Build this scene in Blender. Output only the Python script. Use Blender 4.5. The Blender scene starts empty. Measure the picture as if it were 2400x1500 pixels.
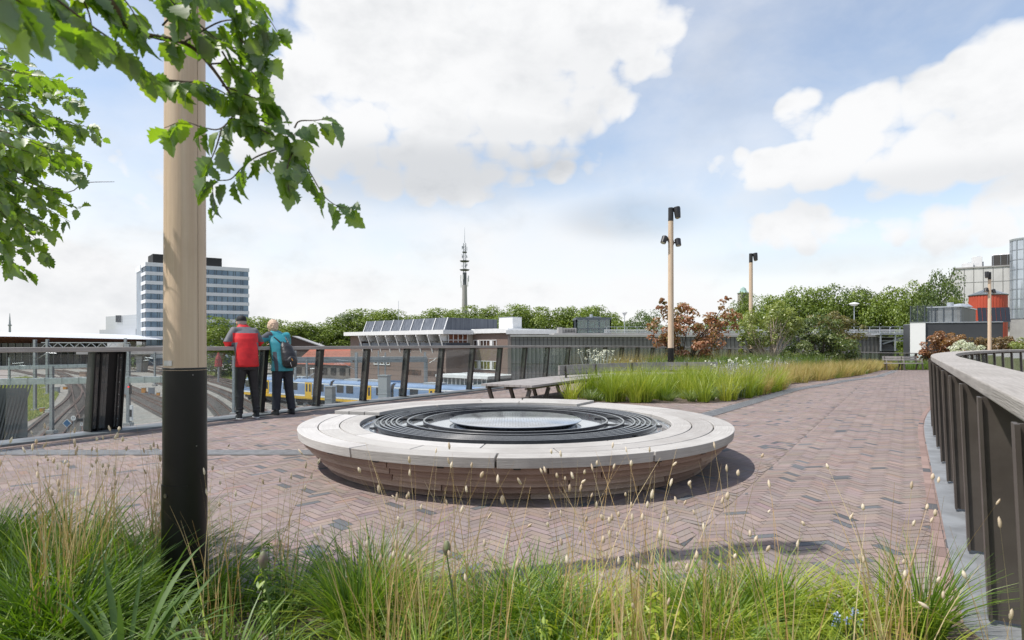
import bpy, math, random
import numpy as np
from mathutils import Vector, Matrix
R = math.radians
random.seed(7); rng = np.random.default_rng(7)
SC = bpy.context.scene
COL = SC.collection

# ---------------------------------------------------------------- camera
FPX, HOR, EYE = 1420.0, 806.0, 1.28          # photo focal length in pixels, horizon row, eye height
cam_d = bpy.data.cameras.new("camera"); cam = bpy.data.objects.new("camera", cam_d); COL.objects.link(cam)
cam.location = (0, 0, EYE); cam.rotation_euler = (R(90), 0, 0)
cam_d.sensor_width = 36; cam_d.lens = FPX/2400*36; cam_d.shift_y = (HOR-750)/2400
cam_d.clip_start = 0.05; cam_d.clip_end = 6000
cam_d.dof.use_dof = True; cam_d.dof.focus_distance = 8.0; cam_d.dof.aperture_fstop = 6.3
SC.camera = cam

# ---------------------------------------------------------------- sun, sky, exposure
SUN_EL = R(58.5)
SUN_DIR = Vector((-0.958, -0.285, 0)).normalized()     # horizontal direction towards the sun
SKY_STRENGTH = 0.1
sun_d = bpy.data.lights.new("sun", 'SUN'); sun = bpy.data.objects.new("sun", sun_d); COL.objects.link(sun)
sun_d.energy = 4.6; sun_d.angle = R(0.55); sun_d.color = (1.0, 0.955, 0.90)
sv = Vector((SUN_DIR.x*math.cos(SUN_EL), SUN_DIR.y*math.cos(SUN_EL), math.sin(SUN_EL)))
sun.rotation_euler = sv.to_track_quat('Z', 'Y').to_euler(); sun.location = (-30, -10, 60)
SC.view_settings.view_transform = 'Standard'; SC.view_settings.look = 'None'
SC.view_settings.exposure = 0.0; SC.view_settings.gamma = 1.0; SC.view_settings.use_curve_mapping = False
SC.cycles.max_bounces = 8; SC.cycles.transparent_max_bounces = 16; SC.cycles.caustics_reflective = False; SC.cycles.caustics_refractive = False
SC.render.film_transparent = False

world = bpy.data.worlds.new("World"); SC.world = world; world.use_nodes = True
NT = world.node_tree; NT.nodes.clear()
def wn(t, **k):
    n = NT.nodes.new(t)
    for a, b in k.items(): setattr(n, a, b)
    return n
def wmath(op, a, b=None, c=None, clamp=False):
    n = wn('ShaderNodeMath', operation=op, use_clamp=clamp)
    for i, v in enumerate((a, b, c)):
        if v is None: continue
        if isinstance(v, (int, float)): n.inputs[i].default_value = v
        else: NT.links.new(v, n.inputs[i])
    return n.outputs[0]
tc = wn('ShaderNodeTexCoord'); sep = wn('ShaderNodeSeparateXYZ'); NT.links.new(tc.outputs['Generated'], sep.inputs[0])
AZ = wmath('ARCTAN2', sep.outputs[0], sep.outputs[1]); EL = wmath('ARCSINE', sep.outputs[2])
def ae(px, py):
    az = math.atan((px-1200)/FPX); return az, math.atan((HOR-py)/FPX*math.cos(az))
def blob(px, py, rx, ry, amp, rot=0):
    a0, e0 = ae(px, py); sx, sy = rx/FPX, ry/FPX; c, s = math.cos(R(rot)), math.sin(R(rot))
    dx = wmath('SUBTRACT', AZ, a0); dy = wmath('SUBTRACT', EL, e0)
    u = wmath('MULTIPLY_ADD', dx, c/sx, wmath('MULTIPLY', dy, s/sx)); v = wmath('MULTIPLY_ADD', dx, -s/sy, wmath('MULTIPLY', dy, c/sy))
    q = wmath('ADD', wmath('MULTIPLY', u, u), wmath('MULTIPLY', v, v))
    q = wmath('MULTIPLY', q, q)
    return wmath('MULTIPLY', wmath('EXPONENT', wmath('MULTIPLY', q, -1.0)), amp)
def wnoise(scale, detail, rough, off=0.0, stretch=1.0, dist=0.0):
    mp = wn('ShaderNodeMapping'); NT.links.new(tc.outputs['Generated'], mp.inputs[0])
    mp.inputs['Location'].default_value = (off, off*1.7, off*0.3); mp.inputs['Scale'].default_value = (1, 1, stretch)
    n = wn('ShaderNodeTexNoise'); NT.links.new(mp.outputs[0], n.inputs['Vector'])
    n.inputs['Scale'].default_value = scale; n.inputs['Detail'].default_value = detail; n.inputs['Roughness'].default_value = rough
    n.inputs['Distortion'].default_value = dist
    return n.outputs['Fac']
fb = wnoise(3.6, 12, 0.60, 3.1, 1.7, 0.25); fb2 = wnoise(9.0, 8, 0.55, 8.3, 1.5, 0.1); fb3 = wnoise(2.2, 6, 0.5, 1.3, 2.2)
SKYBLOBS = [(1080,110,560,300,1.0,0),(1330,60,430,190,.9,0),(760,300,330,210,.9,-10),(1000,400,480,110,.9,4),(1560,110,170,150,.6,0),(1250,260,330,130,.7,0),
 (1885,268,80,78,.78,0),(1960,300,90,60,.8,0),(2040,272,125,80,.86,0),(2195,240,95,90,.95,0),(2345,170,135,110,1.0,20),(2440,120,120,80,.95,0),(1708,392,85,62,.82,0),(1830,400,150,70,.9,0),(2000,380,260,80,.98,0),(2250,350,330,95,1.0,8),(2420,260,220,120,1.0,0),
 (1780,150,80,55,.47,-20),(1800,560,130,90,.82,0),(1900,530,140,95,.84,0),(2080,575,170,60,.62,0),(2230,540,190,85,.78,0),(2395,500,120,110,.92,0),
 (430,240,150,45,.62,0),(400,430,190,90,.75,0),(250,560,300,60,.6,0),(650,600,330,60,.55,0),(60,650,300,60,.6,0),(960,605,110,40,.62,0),(1190,640,160,45,.62,0),
 (1000,660,460,45,.58,0),(1500,670,400,50,.56,0),(2000,660,420,60,.6,0),(1200,740,1500,70,.66,0),(200,740,500,60,.55,0)]
acc = None
for b in SKYBLOBS:
    v = blob(*b); acc = v if acc is None else wmath('MAXIMUM', acc, v)
front = wmath('MULTIPLY', acc, 0.66)
gen = wmath('MULTIPLY', wmath('GREATER_THAN', wmath('ABSOLUTE', AZ), 1.0), 0.22)     # ordinary broken cloud away from this view
vor = wn('ShaderNodeTexVoronoi'); vor.feature = 'F1'; vor.inputs['Scale'].default_value = 15.0; vor.inputs['Detail'].default_value = 1.0; vor.inputs['Roughness'].default_value = 0.5
nz = wn('ShaderNodeTexNoise'); nz.inputs['Scale'].default_value = 7.0; nz.inputs['Detail'].default_value = 4; NT.links.new(tc.outputs['Generated'], nz.inputs['Vector'])
vm = wn('ShaderNodeVectorMath', operation='MULTIPLY_ADD'); NT.links.new(nz.outputs['Color'], vm.inputs[0]); vm.inputs[1].default_value = (.10, .10, .10); NT.links.new(tc.outputs['Generated'], vm.inputs[2]); NT.links.new(vm.outputs[0], vor.inputs['Vector'])
billow = wmath('SUBTRACT', 1.0, vor.outputs['Distance'])
dens = wmath('ADD', wmath('MAXIMUM', front, gen), wmath('ADD', wmath('MULTIPLY', fb, 0.50), wmath('MULTIPLY_ADD', fb2, 0.26, wmath('MULTIPLY', billow, 0.26))))
def wmap(v, a, b, c=0.0, d=1.0, smooth=True):
    n = wn('ShaderNodeMapRange'); n.interpolation_type = 'SMOOTHSTEP' if smooth else 'LINEAR'
    NT.links.new(v, n.inputs['Value'])
    for i, q in zip((1, 2, 3, 4), (a, b, c, d)): n.inputs[i].default_value = q
    return n.outputs[0]
mask = wmap(dens, 0.81, 0.985)
veil = wmap(wmath('ADD', wmath('MULTIPLY', fb3, 0.8), wmap(EL, 0.0, 0.36, 0.66, 0.0, False)), 0.36, 0.90, 0.0, 0.78)
mask = wmath('MAXIMUM', mask, wmath('ADD', veil, wmap(fb, 0.35, 0.65, 0.10, 0.34)))
sky = wn('ShaderNodeTexSky'); sky.sky_type = 'NISHITA'; sky.sun_disc = False
sky.sun_elevation = SUN_EL; sky.sun_rotation = math.atan2(SUN_DIR.x, SUN_DIR.y)
sky.air_density = 1.0; sky.dust_density = 0.6; sky.ozone_density = 1.4
# thick bases of the clouds go grey
gb = None
for b in [(1000,405,430,75,.9,3),(830,380,200,60,.5,0),(1180,330,200,50,.4,0),(1480,510,160,50,.9,0),(2150,440,350,45,.45,0),(1900,610,250,30,.35,0),(2300,420,180,40,.4,0),(1350,180,200,80,.25,0)]:
    v = blob(*b); gb = v if gb is None else wmath('MAXIMUM', gb, v)
shade = wmath('ADD', wmath('MULTIPLY', gb, 0.8), wmap(wmath('MULTIPLY_ADD', fb2, 0.55, wmath('MULTIPLY', fb, 0.45)), 0.46, 0.66, 0.0, 0.42))
cr = wn('ShaderNodeMix', data_type='RGBA'); cr.clamp_factor = True
CL_HI = (9.7, 9.75, 9.85, 1); CL_LO = (6.0, 6.25, 6.6, 1)
cr.inputs['A'].default_value = CL_HI; cr.inputs['B'].default_value = CL_LO; NT.links.new(shade, cr.inputs['Factor'])
# unseen clouds overhead are dimmed to keep the ambient light low
over = wmap(EL, 0.62, 1.1, 1.0, 0.32)
ov = wn('ShaderNodeVectorMath', operation='SCALE'); NT.links.new(cr.outputs['Result'], ov.inputs[0]); NT.links.new(over, ov.inputs['Scale'])
sk = wn('ShaderNodeVectorMath', operation='MULTIPLY'); NT.links.new(sky.outputs[0], sk.inputs[0]); sk.inputs[1].default_value = (2.35, 2.15, 1.98)
mx = wn('ShaderNodeMix', data_type='RGBA'); mx.clamp_factor = True
NT.links.new(mask, mx.inputs['Factor']); NT.links.new(sk.outputs[0], mx.inputs['A']); NT.links.new(ov.outputs[0], mx.inputs['B'])
bg = wn('ShaderNodeBackground'); bg.inputs['Strength'].default_value = SKY_STRENGTH
wo = wn('ShaderNodeOutputWorld'); NT.links.new(mx.outputs['Result'], bg.inputs['Color']); NT.links.new(bg.outputs[0], wo.inputs[0])

# ---------------------------------------------------------------- helpers
def smooth01(t): t = max(0.0, min(1.0, t)); return t*t*(3-2*t)
def gz(y):                                   # the deck is level near the camera and falls gently farther on
    return 0.0 if y < 18 else (-0.00093*(y-18)**2 if y < 36 else -0.3013-0.0335*(y-36))
def at(px, py, Y): return Vector(((px-1200)/FPX*Y, Y, EYE-(py-HOR)/FPX*Y))
def ground(px, py, z=0.0):
    Y = (EYE-z)*FPX/(py-HOR); return Vector(((px-1200)/FPX*Y, Y, z))
def deckpt(px, py):
    z = 0.0
    for _ in range(12): p = ground(px, py, z); z = gz(p.y)
    return p
YARD = -7.0
def yard(px, py): return ground(px, py, YARD)

MATS = {}
def mat(name, col, rough=0.6, metal=0.0, col2=None, scale=8.0, stretch=(1,1,1), detail=5, bump=0.0, bscale=None, spec=0.4, coat=0.0, coords='Object', contrast=(0.35,0.65), trans=0.0, attr=None, alpha=1.0, nrough=0.6, stain=None):
    if name in MATS: return MATS[name]
    m = bpy.data.materials.new(name); m.use_nodes = True; nt = m.node_tree; p = nt.nodes['Principled BSDF']
    p.inputs['Roughness'].default_value = rough; p.inputs['Metallic'].default_value = metal; p.inputs['Specular IOR Level'].default_value = spec
    p.inputs['Base Color'].default_value = (*col, 1); p.inputs['Coat Weight'].default_value = coat
    if trans: p.inputs['Transmission Weight'].default_value = trans
    m.diffuse_color = (*col, 1)
    tcn = nt.nodes.new('ShaderNodeTexCoord'); mp = nt.nodes.new('ShaderNodeMapping'); mp.inputs['Scale'].default_value = stretch
    nt.links.new(tcn.outputs[coords], mp.inputs[0])
    cout = None
    if col2 is not None:
        n = nt.nodes.new('ShaderNodeTexNoise'); n.inputs['Scale'].default_value = scale; n.inputs['Detail'].default_value = detail; n.inputs['Roughness'].default_value = nrough
        nt.links.new(mp.outputs[0], n.inputs['Vector'])
        mr = nt.nodes.new('ShaderNodeMapRange'); mr.inputs[1].default_value, mr.inputs[2].default_value = contrast
        nt.links.new(n.outputs['Fac'], mr.inputs[0])
        x = nt.nodes.new('ShaderNodeMix'); x.data_type = 'RGBA'; x.inputs['A'].default_value = (*col, 1); x.inputs['B'].default_value = (*col2, 1)
        nt.links.new(mr.outputs[0], x.inputs['Factor']); cout = x.outputs['Result']
    if stain is not None:      # (colour, scale, amount): broad dirt patches
        n = nt.nodes.new('ShaderNodeTexNoise'); n.inputs['Scale'].default_value = stain[1]; n.inputs['Detail'].default_value = 6; n.inputs['Roughness'].default_value = 0.65
        nt.links.new(tcn.outputs['Object'], n.inputs['Vector'])
        mr = nt.nodes.new('ShaderNodeMapRange'); mr.inputs[1].default_value, mr.inputs[2].default_value, mr.inputs[4].default_value = 0.45, 0.75, stain[2]
        nt.links.new(n.outputs['Fac'], mr.inputs[0])
        x = nt.nodes.new('ShaderNodeMix'); x.data_type = 'RGBA'; x.inputs['B'].default_value = (*stain[0], 1)
        if cout is not None: nt.links.new(cout, x.inputs['A'])
        else: x.inputs['A'].default_value = (*col, 1)
        nt.links.new(mr.outputs[0], x.inputs['Factor']); cout = x.outputs['Result']
    if attr:
        at_ = nt.nodes.new('ShaderNodeAttribute'); at_.attribute_name = attr
        if cout is None: cout = at_.outputs['Color']
        else:
            x = nt.nodes.new('ShaderNodeMix'); x.data_type = 'RGBA'; x.blend_type = 'MULTIPLY'; x.inputs['Factor'].default_value = 1
            nt.links.new(cout, x.inputs['A']); nt.links.new(at_.outputs['Color'], x.inputs['B']); cout = x.outputs['Result']
    if cout is not None: nt.links.new(cout, p.inputs['Base Color'])
    if bump:
        n = nt.nodes.new('ShaderNodeTexNoise'); n.inputs['Scale'].default_value = bscale or scale*3; n.inputs['Detail'].default_value = 6
        nt.links.new(mp.outputs[0], n.inputs['Vector'])
        b = nt.nodes.new('ShaderNodeBump'); b.inputs['Strength'].default_value = bump; b.inputs['Distance'].default_value = 0.02
        nt.links.new(n.outputs['Fac'], b.inputs['Height']); nt.links.new(b.outputs[0], p.inputs['Normal'])
    MATS[name] = m; return m
def leafmat(name, c1, c2, c3, rough=0.45, translucent=0.35, tcol=(1.0,1.0,0.55), gloss=0.06, attr='tint'):
    """foliage: 'tint' (0..1 per leaf or blade) picks the colour, part of the light passes through"""
    if name in MATS: return MATS[name]
    m = bpy.data.materials.new(name); m.use_nodes = True; nt = m.node_tree; nt.nodes.clear()
    a = nt.nodes.new('ShaderNodeAttribute'); a.attribute_name = attr
    r = nt.nodes.new('ShaderNodeValToRGB'); r.color_ramp.elements[0].color = (*c1, 1); r.color_ramp.elements[1].color = (*c3, 1)
    e = r.color_ramp.elements.new(0.5); e.color = (*c2, 1); nt.links.new(a.outputs['Fac'], r.inputs[0])
    d = nt.nodes.new('ShaderNodeBsdfDiffuse'); nt.links.new(r.outputs[0], d.inputs[0])
    t = nt.nodes.new('ShaderNodeBsdfTranslucent'); mu = nt.nodes.new('ShaderNodeMix'); mu.data_type = 'RGBA'; mu.blend_type = 'MULTIPLY'; mu.inputs['Factor'].default_value = 1
    nt.links.new(r.outputs[0], mu.inputs['A']); mu.inputs['B'].default_value = (tcol[0]*1.6, tcol[1]*1.6, tcol[2]*1.6, 1); nt.links.new(mu.outputs['Result'], t.inputs[0])
    x = nt.nodes.new('ShaderNodeMixShader'); x.inputs[0].default_value = translucent; nt.links.new(d.outputs[0], x.inputs[1]); nt.links.new(t.outputs[0], x.inputs[2])
    g = nt.nodes.new('ShaderNodeBsdfGlossy'); g.inputs['Roughness'].default_value = rough; g.inputs['Color'].default_value = (1, 1, 1, 1)
    y = nt.nodes.new('ShaderNodeMixShader'); y.inputs[0].default_value = gloss; nt.links.new(x.outputs[0], y.inputs[1]); nt.links.new(g.outputs[0], y.inputs[2])
    o = nt.nodes.new('ShaderNodeOutputMaterial'); nt.links.new(y.outputs[0], o.inputs[0])
    m.diffuse_color = (*c2, 1); MATS[name] = m; return m
def glassmat(name, tint=(0.93,0.97,0.96), refl=0.10, rough=0.02, dirt=0.04):
    """thin clear pane: mostly see-through, mirrors more at a slant, slightly dusty"""
    if name in MATS: return MATS[name]
    m = bpy.data.materials.new(name); m.use_nodes = True; nt = m.node_tree; nt.nodes.clear()
    t = nt.nodes.new('ShaderNodeBsdfTransparent'); t.inputs[0].default_value = (*tint, 1)
    g = nt.nodes.new('ShaderNodeBsdfGlossy'); g.inputs['Roughness'].default_value = rough
    d = nt.nodes.new('ShaderNodeBsdfDiffuse'); d.inputs[0].default_value = (0.8, 0.82, 0.8, 1)
    lw = nt.nodes.new('ShaderNodeLayerWeight'); lw.inputs['Blend'].default_value = 0.5
    pw = nt.nodes.new('ShaderNodeMath'); pw.operation = 'POWER'; pw.inputs[1].default_value = 4.0; nt.links.new(lw.outputs['Facing'], pw.inputs[0])
    ad = nt.nodes.new('ShaderNodeMath'); ad.operation = 'MULTIPLY_ADD'; ad.inputs[1].default_value = 0.8; ad.inputs[2].default_value = refl; ad.use_clamp = True
    nt.links.new(pw.outputs[0], ad.inputs[0])
    x = nt.nodes.new('ShaderNodeMixShader'); nt.links.new(ad.outputs[0], x.inputs[0]); nt.links.new(t.outputs[0], x.inputs[1]); nt.links.new(g.outputs[0], x.inputs[2])
    n = nt.nodes.new('ShaderNodeTexNoise'); n.inputs['Scale'].default_value = 3; n.inputs['Detail'].default_value = 6
    mm = nt.nodes.new('ShaderNodeMath'); mm.operation = 'MULTIPLY'; mm.inputs[1].default_value = dirt*2; nt.links.new(n.outputs['Fac'], mm.inputs[0])
    y = nt.nodes.new('ShaderNodeMixShader'); nt.links.new(mm.outputs[0], y.inputs[0]); nt.links.new(x.outputs[0], y.inputs[1]); nt.links.new(d.outputs[0], y.inputs[2])
    o = nt.nodes.new('ShaderNodeOutputMaterial'); nt.links.new(y.outputs[0], o.inputs[0])
    m.diffuse_color = (0.7, 0.8, 0.85, 0.3); MATS[name] = m; return m

def link(name, me, parent=None, loc=None):
    o = bpy.data.objects.new(name, me); COL.objects.link(o)
    if parent is not None: o.parent = parent
    if loc is not None: o.location = loc
    return o
def tag(o, label=None, cat=None, group=None, kind=None):
    if label: o['label'] = label
    if cat: o['category'] = cat
    if group: o['group'] = group
    if kind: o['kind'] = kind
    return o
def thing(name, label, cat, loc=(0,0,0), rz=0.0, group=None):
    o = bpy.data.objects.new(name, None); COL.objects.link(o); o.location = loc; o.rotation_euler = (0, 0, rz)
    o.empty_display_size = 0.2
    return tag(o, label, cat, group)
def copy_tree(o, parent=None):
    c = o.copy(); COL.objects.link(c)
    if parent is not None: c.parent = parent
    for ch in list(o.children): copy_tree(ch, c)
    return c

class MB:
    def __init__(s): s.v = []; s.f = []; s.mi = []; s.uv = {}; s.cur = 0; s.M = None
    def add(s, vs, fs, uvs=None):
        b = len(s.v)
        for p in vs:
            p = Vector(p)
            s.v.append(tuple(s.M @ p) if s.M is not None else tuple(p))
        for i, f in enumerate(fs):
            if uvs is not None: s.uv[len(s.f)] = uvs[i]
            s.f.append(tuple(b+k for k in f)); s.mi.append(s.cur)
        return s
    def box(s, c, d, rz=0.0, tilt=None):
        x, y, z = d[0]/2, d[1]/2, d[2]/2
        vs = [Vector((a*x, b*y, e*z)) for e in (-1, 1) for b in (-1, 1) for a in (-1, 1)]
        m = Matrix.Rotation(rz, 4, 'Z')
        if tilt is not None: m = m @ tilt
        c = Vector(c); vs = [c + (m @ p) for p in vs]
        return s.add(vs, [(0,2,3,1), (4,5,7,6), (0,1,5,4), (2,6,7,3), (0,4,6,2), (1,3,7,5)])
    def box2(s, a, b):
        return s.box([(a[i]+b[i])/2 for i in range(3)], [abs(b[i]-a[i]) for i in range(3)])
    def beam(s, a, b, w, h, up=(0,0,1)):
        a, b = Vector(a), Vector(b); d = (b-a).normalized(); u = Vector(up)
        sd = d.cross(u)
        if sd.length < 1e-5: sd = d.cross(Vector((1, 0, 0)))
        sd.normalize(); u2 = sd.cross(d)
        vs = [p + sd*(i*w/2) + u2*(j*h/2) for p in (a, b) for i, j in ((-1,-1), (1,-1), (1,1), (-1,1))]
        return s.add(vs, [(3,2,1,0), (4,5,6,7), (0,1,5,4), (1,2,6,5), (2,3,7,6), (3,0,4,7)])
    def tube(s, pts, r, n=8, caps=True):
        pts = [Vector(p) for p in pts]; rs = r if isinstance(r, (list, tuple)) else [r]*len(pts)
        ring = []; u = None
        for i, p in enumerate(pts):
            d = (pts[min(i+1, len(pts)-1)]-pts[max(i-1, 0)]).normalized()
            if u is None: u = d.orthogonal().normalized()
            else:
                u = (u - d*u.dot(d)); u = u.normalized() if u.length > 1e-6 else d.orthogonal().normalized()
            w = d.cross(u)
            ring.append([p + (u*math.cos(2*math.pi*k/n) + w*math.sin(2*math.pi*k/n))*rs[i] for k in range(n)])
        vs = [q for rg in ring for q in rg]; fs = []
        for i in range(len(pts)-1):
            for k in range(n): fs.append((i*n+k, i*n+(k+1)%n, (i+1)*n+(k+1)%n, (i+1)*n+k))
        if caps: fs.append(tuple(reversed(range(n)))); fs.append(tuple((len(pts)-1)*n+k for k in range(n)))
        return s.add(vs, fs)
    def cyl(s, c, r, h, n=24, r2=None): c = Vector(c); return s.tube([c, c+Vector((0,0,h))], [r, r if r2 is None else r2], n)
    def lathe(s, c, prof, n=48, a0=0.0, a1=2*math.pi):
        full = abs(a1-a0-2*math.pi) < 1e-6; m = n if full else n+1; c = Vector(c)
        vs = [c+Vector((r*math.sin(a0+(a1-a0)*k/n), r*math.cos(a0+(a1-a0)*k/n), z)) for r, z in prof for k in range(m)]
        fs = []
        for i in range(len(prof)-1):
            for k in range(n): fs.append((i*m+k, i*m+(k+1)%m, (i+1)*m+(k+1)%m, (i+1)*m+k))
        return s.add(vs, fs)
    def arc(s, c, r0, r1, z0, z1, a0, a1, n, rb0=None, rb1=None):
        """closed curved plank; rb0, rb1: radii at the bottom; uv runs along the plank"""
        c = Vector(c); rb0 = r0 if rb0 is None else rb0; rb1 = r1 if rb1 is None else rb1
        vs = []; off = rng.random()*30
        for k in range(n+1):
            a = a0+(a1-a0)*k/n; sn, cs = math.sin(a), math.cos(a)
            for r, z in ((rb0, z0), (rb1, z0), (r1, z1), (r0, z1)): vs.append(c+Vector((r*sn, r*cs, z)))
        fs = []; uvs = []; pr = [0, r1-r0, r1-r0+abs(z1-z0), 2*(r1-r0)+abs(z1-z0), 2*(r1-r0)+2*abs(z1-z0)]
        for k in range(n):
            ua, ub = a0+(a1-a0)*k/n, a0+(a1-a0)*(k+1)/n
            for j in range(4):
                j2 = (j+1) % 4; fs.append((k*4+j, k*4+j2, (k+1)*4+j2, (k+1)*4+j))
                uvs.append([(ua*r1+off, pr[j]+off), (ua*r1+off, pr[j+1]+off), (ub*r1+off, pr[j+1]+off), (ub*r1+off, pr[j]+off)])
        fs.append((3,2,1,0)); uvs.append([(off, off)]*4); b = n*4; fs.append((b, b+1, b+2, b+3)); uvs.append([(off, off)]*4)
        return s.add(vs, fs, uvs)
    def poly(s, pts, z0, z1):
        n = len(pts); vs = [(p[0], p[1], z0) for p in pts]+[(p[0], p[1], z1) for p in pts]
        return s.add(vs, [tuple(reversed(range(n))), tuple(range(n, 2*n))]+[(i, (i+1)%n, n+(i+1)%n, n+i) for i in range(n)])
    def build(s, name, mats, parent=None, smooth=False, bevel=0.0, loc=None):
        me = bpy.data.meshes.new(name); me.from_pydata(s.v, [], s.f)
        for m in (mats if isinstance(mats, (list, tuple)) else [mats]): me.materials.append(m)
        if any(s.mi): me.polygons.foreach_set('material_index', s.mi)
        if s.uv:
            ul = me.uv_layers.new(name='UVMap')
            for fi, u in s.uv.items():
                for li, q in zip(me.polygons[fi].loop_indices, u): ul.data[li].uv = q
        me.validate(); me.update()
        o = link(name, me, parent, loc)
        if smooth:
            me.polygons.foreach_set('use_smooth', [True]*len(me.polygons))
            try: me.set_sharp_from_angle(angle=R(35))
            except Exception: pass
        if bevel:
            b = o.modifiers.new('bevel', 'BEVEL'); b.width = bevel; b.segments = 2; b.limit_method = 'ANGLE'; b.angle_limit = R(40)
        return o

def npmesh(name, V, F, mats, tint=None, parent=None, colour=None, smooth=False):
    """fast mesh from numpy arrays; all faces have the same number of corners"""
    V = np.ascontiguousarray(V, dtype=np.float32); F = np.ascontiguousarray(F, dtype=np.int32)
    me = bpy.data.meshes.new(name); nf, k = F.shape
    me.vertices.add(len(V)); me.vertices.foreach_set('co', V.ravel())
    me.loops.add(nf*k); me.loops.foreach_set('vertex_index', F.ravel())
    me.polygons.add(nf); me.polygons.foreach_set('loop_start', np.arange(nf, dtype=np.int32)*k)
    me.materials.append(mats)
    me.update(calc_edges=True)
    if tint is not None:
        a = me.attributes.new('tint', 'FLOAT', 'POINT'); a.data.foreach_set('value', np.ascontiguousarray(tint, dtype=np.float32))
    if colour is not None:
        a = me.attributes.new('tone', 'FLOAT_COLOR', 'POINT'); a.data.foreach_set('color', np.ascontiguousarray(colour, dtype=np.float32).ravel())
    if smooth: me.polygons.foreach_set('use_smooth', [True]*nf)
    return link(name, me, parent)

def unit(a): return a/np.maximum(np.linalg.norm(a, axis=-1, keepdims=True), 1e-9)
def leaf_cards(C, N, size, tint, jitter=0.5, shape='oval', aspect=0.62):
    """small bent leaves: centres C, rough normals N"""
    n = len(C); nrm = unit(N + jitter*rng.normal(size=(n, 3)))
    t = unit(np.cross(nrm, rng.normal(size=(n, 3)))); b = np.cross(nrm, t)
    s = (np.asarray(size)*rng.uniform(0.7, 1.3, n))[:, None]
    if shape == 'oval':
        pts = [(-.5, 0, 0), (-.1, -.5*aspect, .12), (.5, 0, -.06), (-.1, .5*aspect, .12)]
    V = np.stack([C + s*(a*t + q*b + h*nrm) for a, q, h in pts], 1).reshape(-1, 3)
    F = np.arange(n*4).reshape(n, 4)
    return V, F, np.repeat(tint, 4)

def crown(nclump, nleaf, rx, ry, rz, leaf, zc, seed=0, gap=0.0, lump=0.28, low=0.9):
    """clumps of leaves over and inside an uneven ellipsoid"""
    r = np.random.default_rng(seed)
    d = unit(r.normal(size=(nclump, 3))); d[:, 2] = np.where(d[:, 2] < -low, -d[:, 2], d[:, 2])
    rad = r.uniform(0.25, 1.0, nclump)**0.6
    c = d*rad[:, None]*np.array([rx, ry, rz]); sizes = r.uniform(0.6, 1.35, nclump)*lump*min(rx, rz)
    w = sizes**2; w /= w.sum(); idx = r.choice(nclump, nleaf, p=w)
    ld = unit(r.normal(size=(nleaf, 3))+np.array([0, 0, .35])); rr = r.uniform(0.55, 1.0, nleaf)
    C = c[idx]+ld*(sizes[idx]*rr)[:, None]*np.array([1, 1, .75])
    C[:, 2] += zc
    tint = np.clip(0.5+0.22*(r.random(nclump)[idx]-.5)*2+0.2*r.normal(size=nleaf), 0, 1)
    return leaf_cards(C, ld+np.array([0, 0, .4]), leaf*np.ones(nleaf), tint, 0.6)

def blades(base, height, lean, width, seg=3, droop=0.5, tint=None):
    """grass: base (n,3), height n, lean n (horizontal reach), curved flat blades"""
    n = len(base); a = rng.uniform(0, 2*math.pi, n); dx = np.stack([np.cos(a), np.sin(a), np.zeros(n)], 1)
    if isinstance(lean, tuple): dx = lean[1]; lean = lean[0]
    fa = rng.uniform(0, 2*math.pi, n); sd = np.stack([np.cos(fa), np.sin(fa), np.zeros(n)], 1)
    rows = []
    for k in range(seg+1):
        t = k/seg
        z = height*(t - droop*0.5*t*t*np.minimum(1, lean/np.maximum(height, 1e-3)))
        c = base + dx*(lean*t**1.8)[:, None]; c[:, 2] = c[:, 2]+z
        w = width*(1-0.85*t**1.5)*0.5
        rows.append(c - sd*w[:, None]); rows.append(c + sd*w[:, None])
    V = np.stack(rows, 1); m = 2*(seg+1); V = V.reshape(-1, 3)
    o = (np.arange(n)*m)[:, None, None]
    q = np.array([[2*k, 2*k+1, 2*k+3, 2*k+2] for k in range(seg)])[None]
    F = (o+q).reshape(-1, 4)
    tv = np.repeat(tint if tint is not None else rng.random(n), m)
    return V, F, tv
def merge(parts):
    V = []; F = []; T = []; b = 0
    for v, f, t in parts: V.append(v); F.append(f+b); T.append(t); b += len(v)
    return np.concatenate(V), np.concatenate(F), np.concatenate(T)
def in_poly(P, poly):
    x, y = P[:, 0], P[:, 1]; ins = np.zeros(len(P), bool); n = len(poly)
    for i in range(n):
        x1, y1 = poly[i][0], poly[i][1]; x2, y2 = poly[(i+1)%n][0], poly[(i+1)%n][1]
        if y1 == y2: continue
        c = ((y1 > y) != (y2 > y)) & (x < (x2-x1)*(y-y1)/(y2-y1)+x1); ins ^= c
    return ins
def scatter(poly, n, r=None):
    r = r or rng; xs = [p[0] for p in poly]; ys = [p[1] for p in poly]; out = []
    tot = 0
    while tot < n:
        P = np.stack([r.uniform(min(xs), max(xs), n*2), r.uniform(min(ys), max(ys), n*2)], 1); P = P[in_poly(P, poly)]
        out.append(P); tot += len(P)
    return np.concatenate(out)[:n]
def dist_poly(P, line):
    """distance of points to an open polyline"""
    best = np.full(len(P), 1e9)
    for a, b in zip(line[:-1], line[1:]):
        a = np.array(a[:2]); b = np.array(b[:2]); d = b-a; t = np.clip(((P-a)@d)/(d@d), 0, 1)
        best = np.minimum(best, np.linalg.norm(P-(a+t[:, None]*d), axis=1))
    return best
GZ = np.vectorize(gz)
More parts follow.
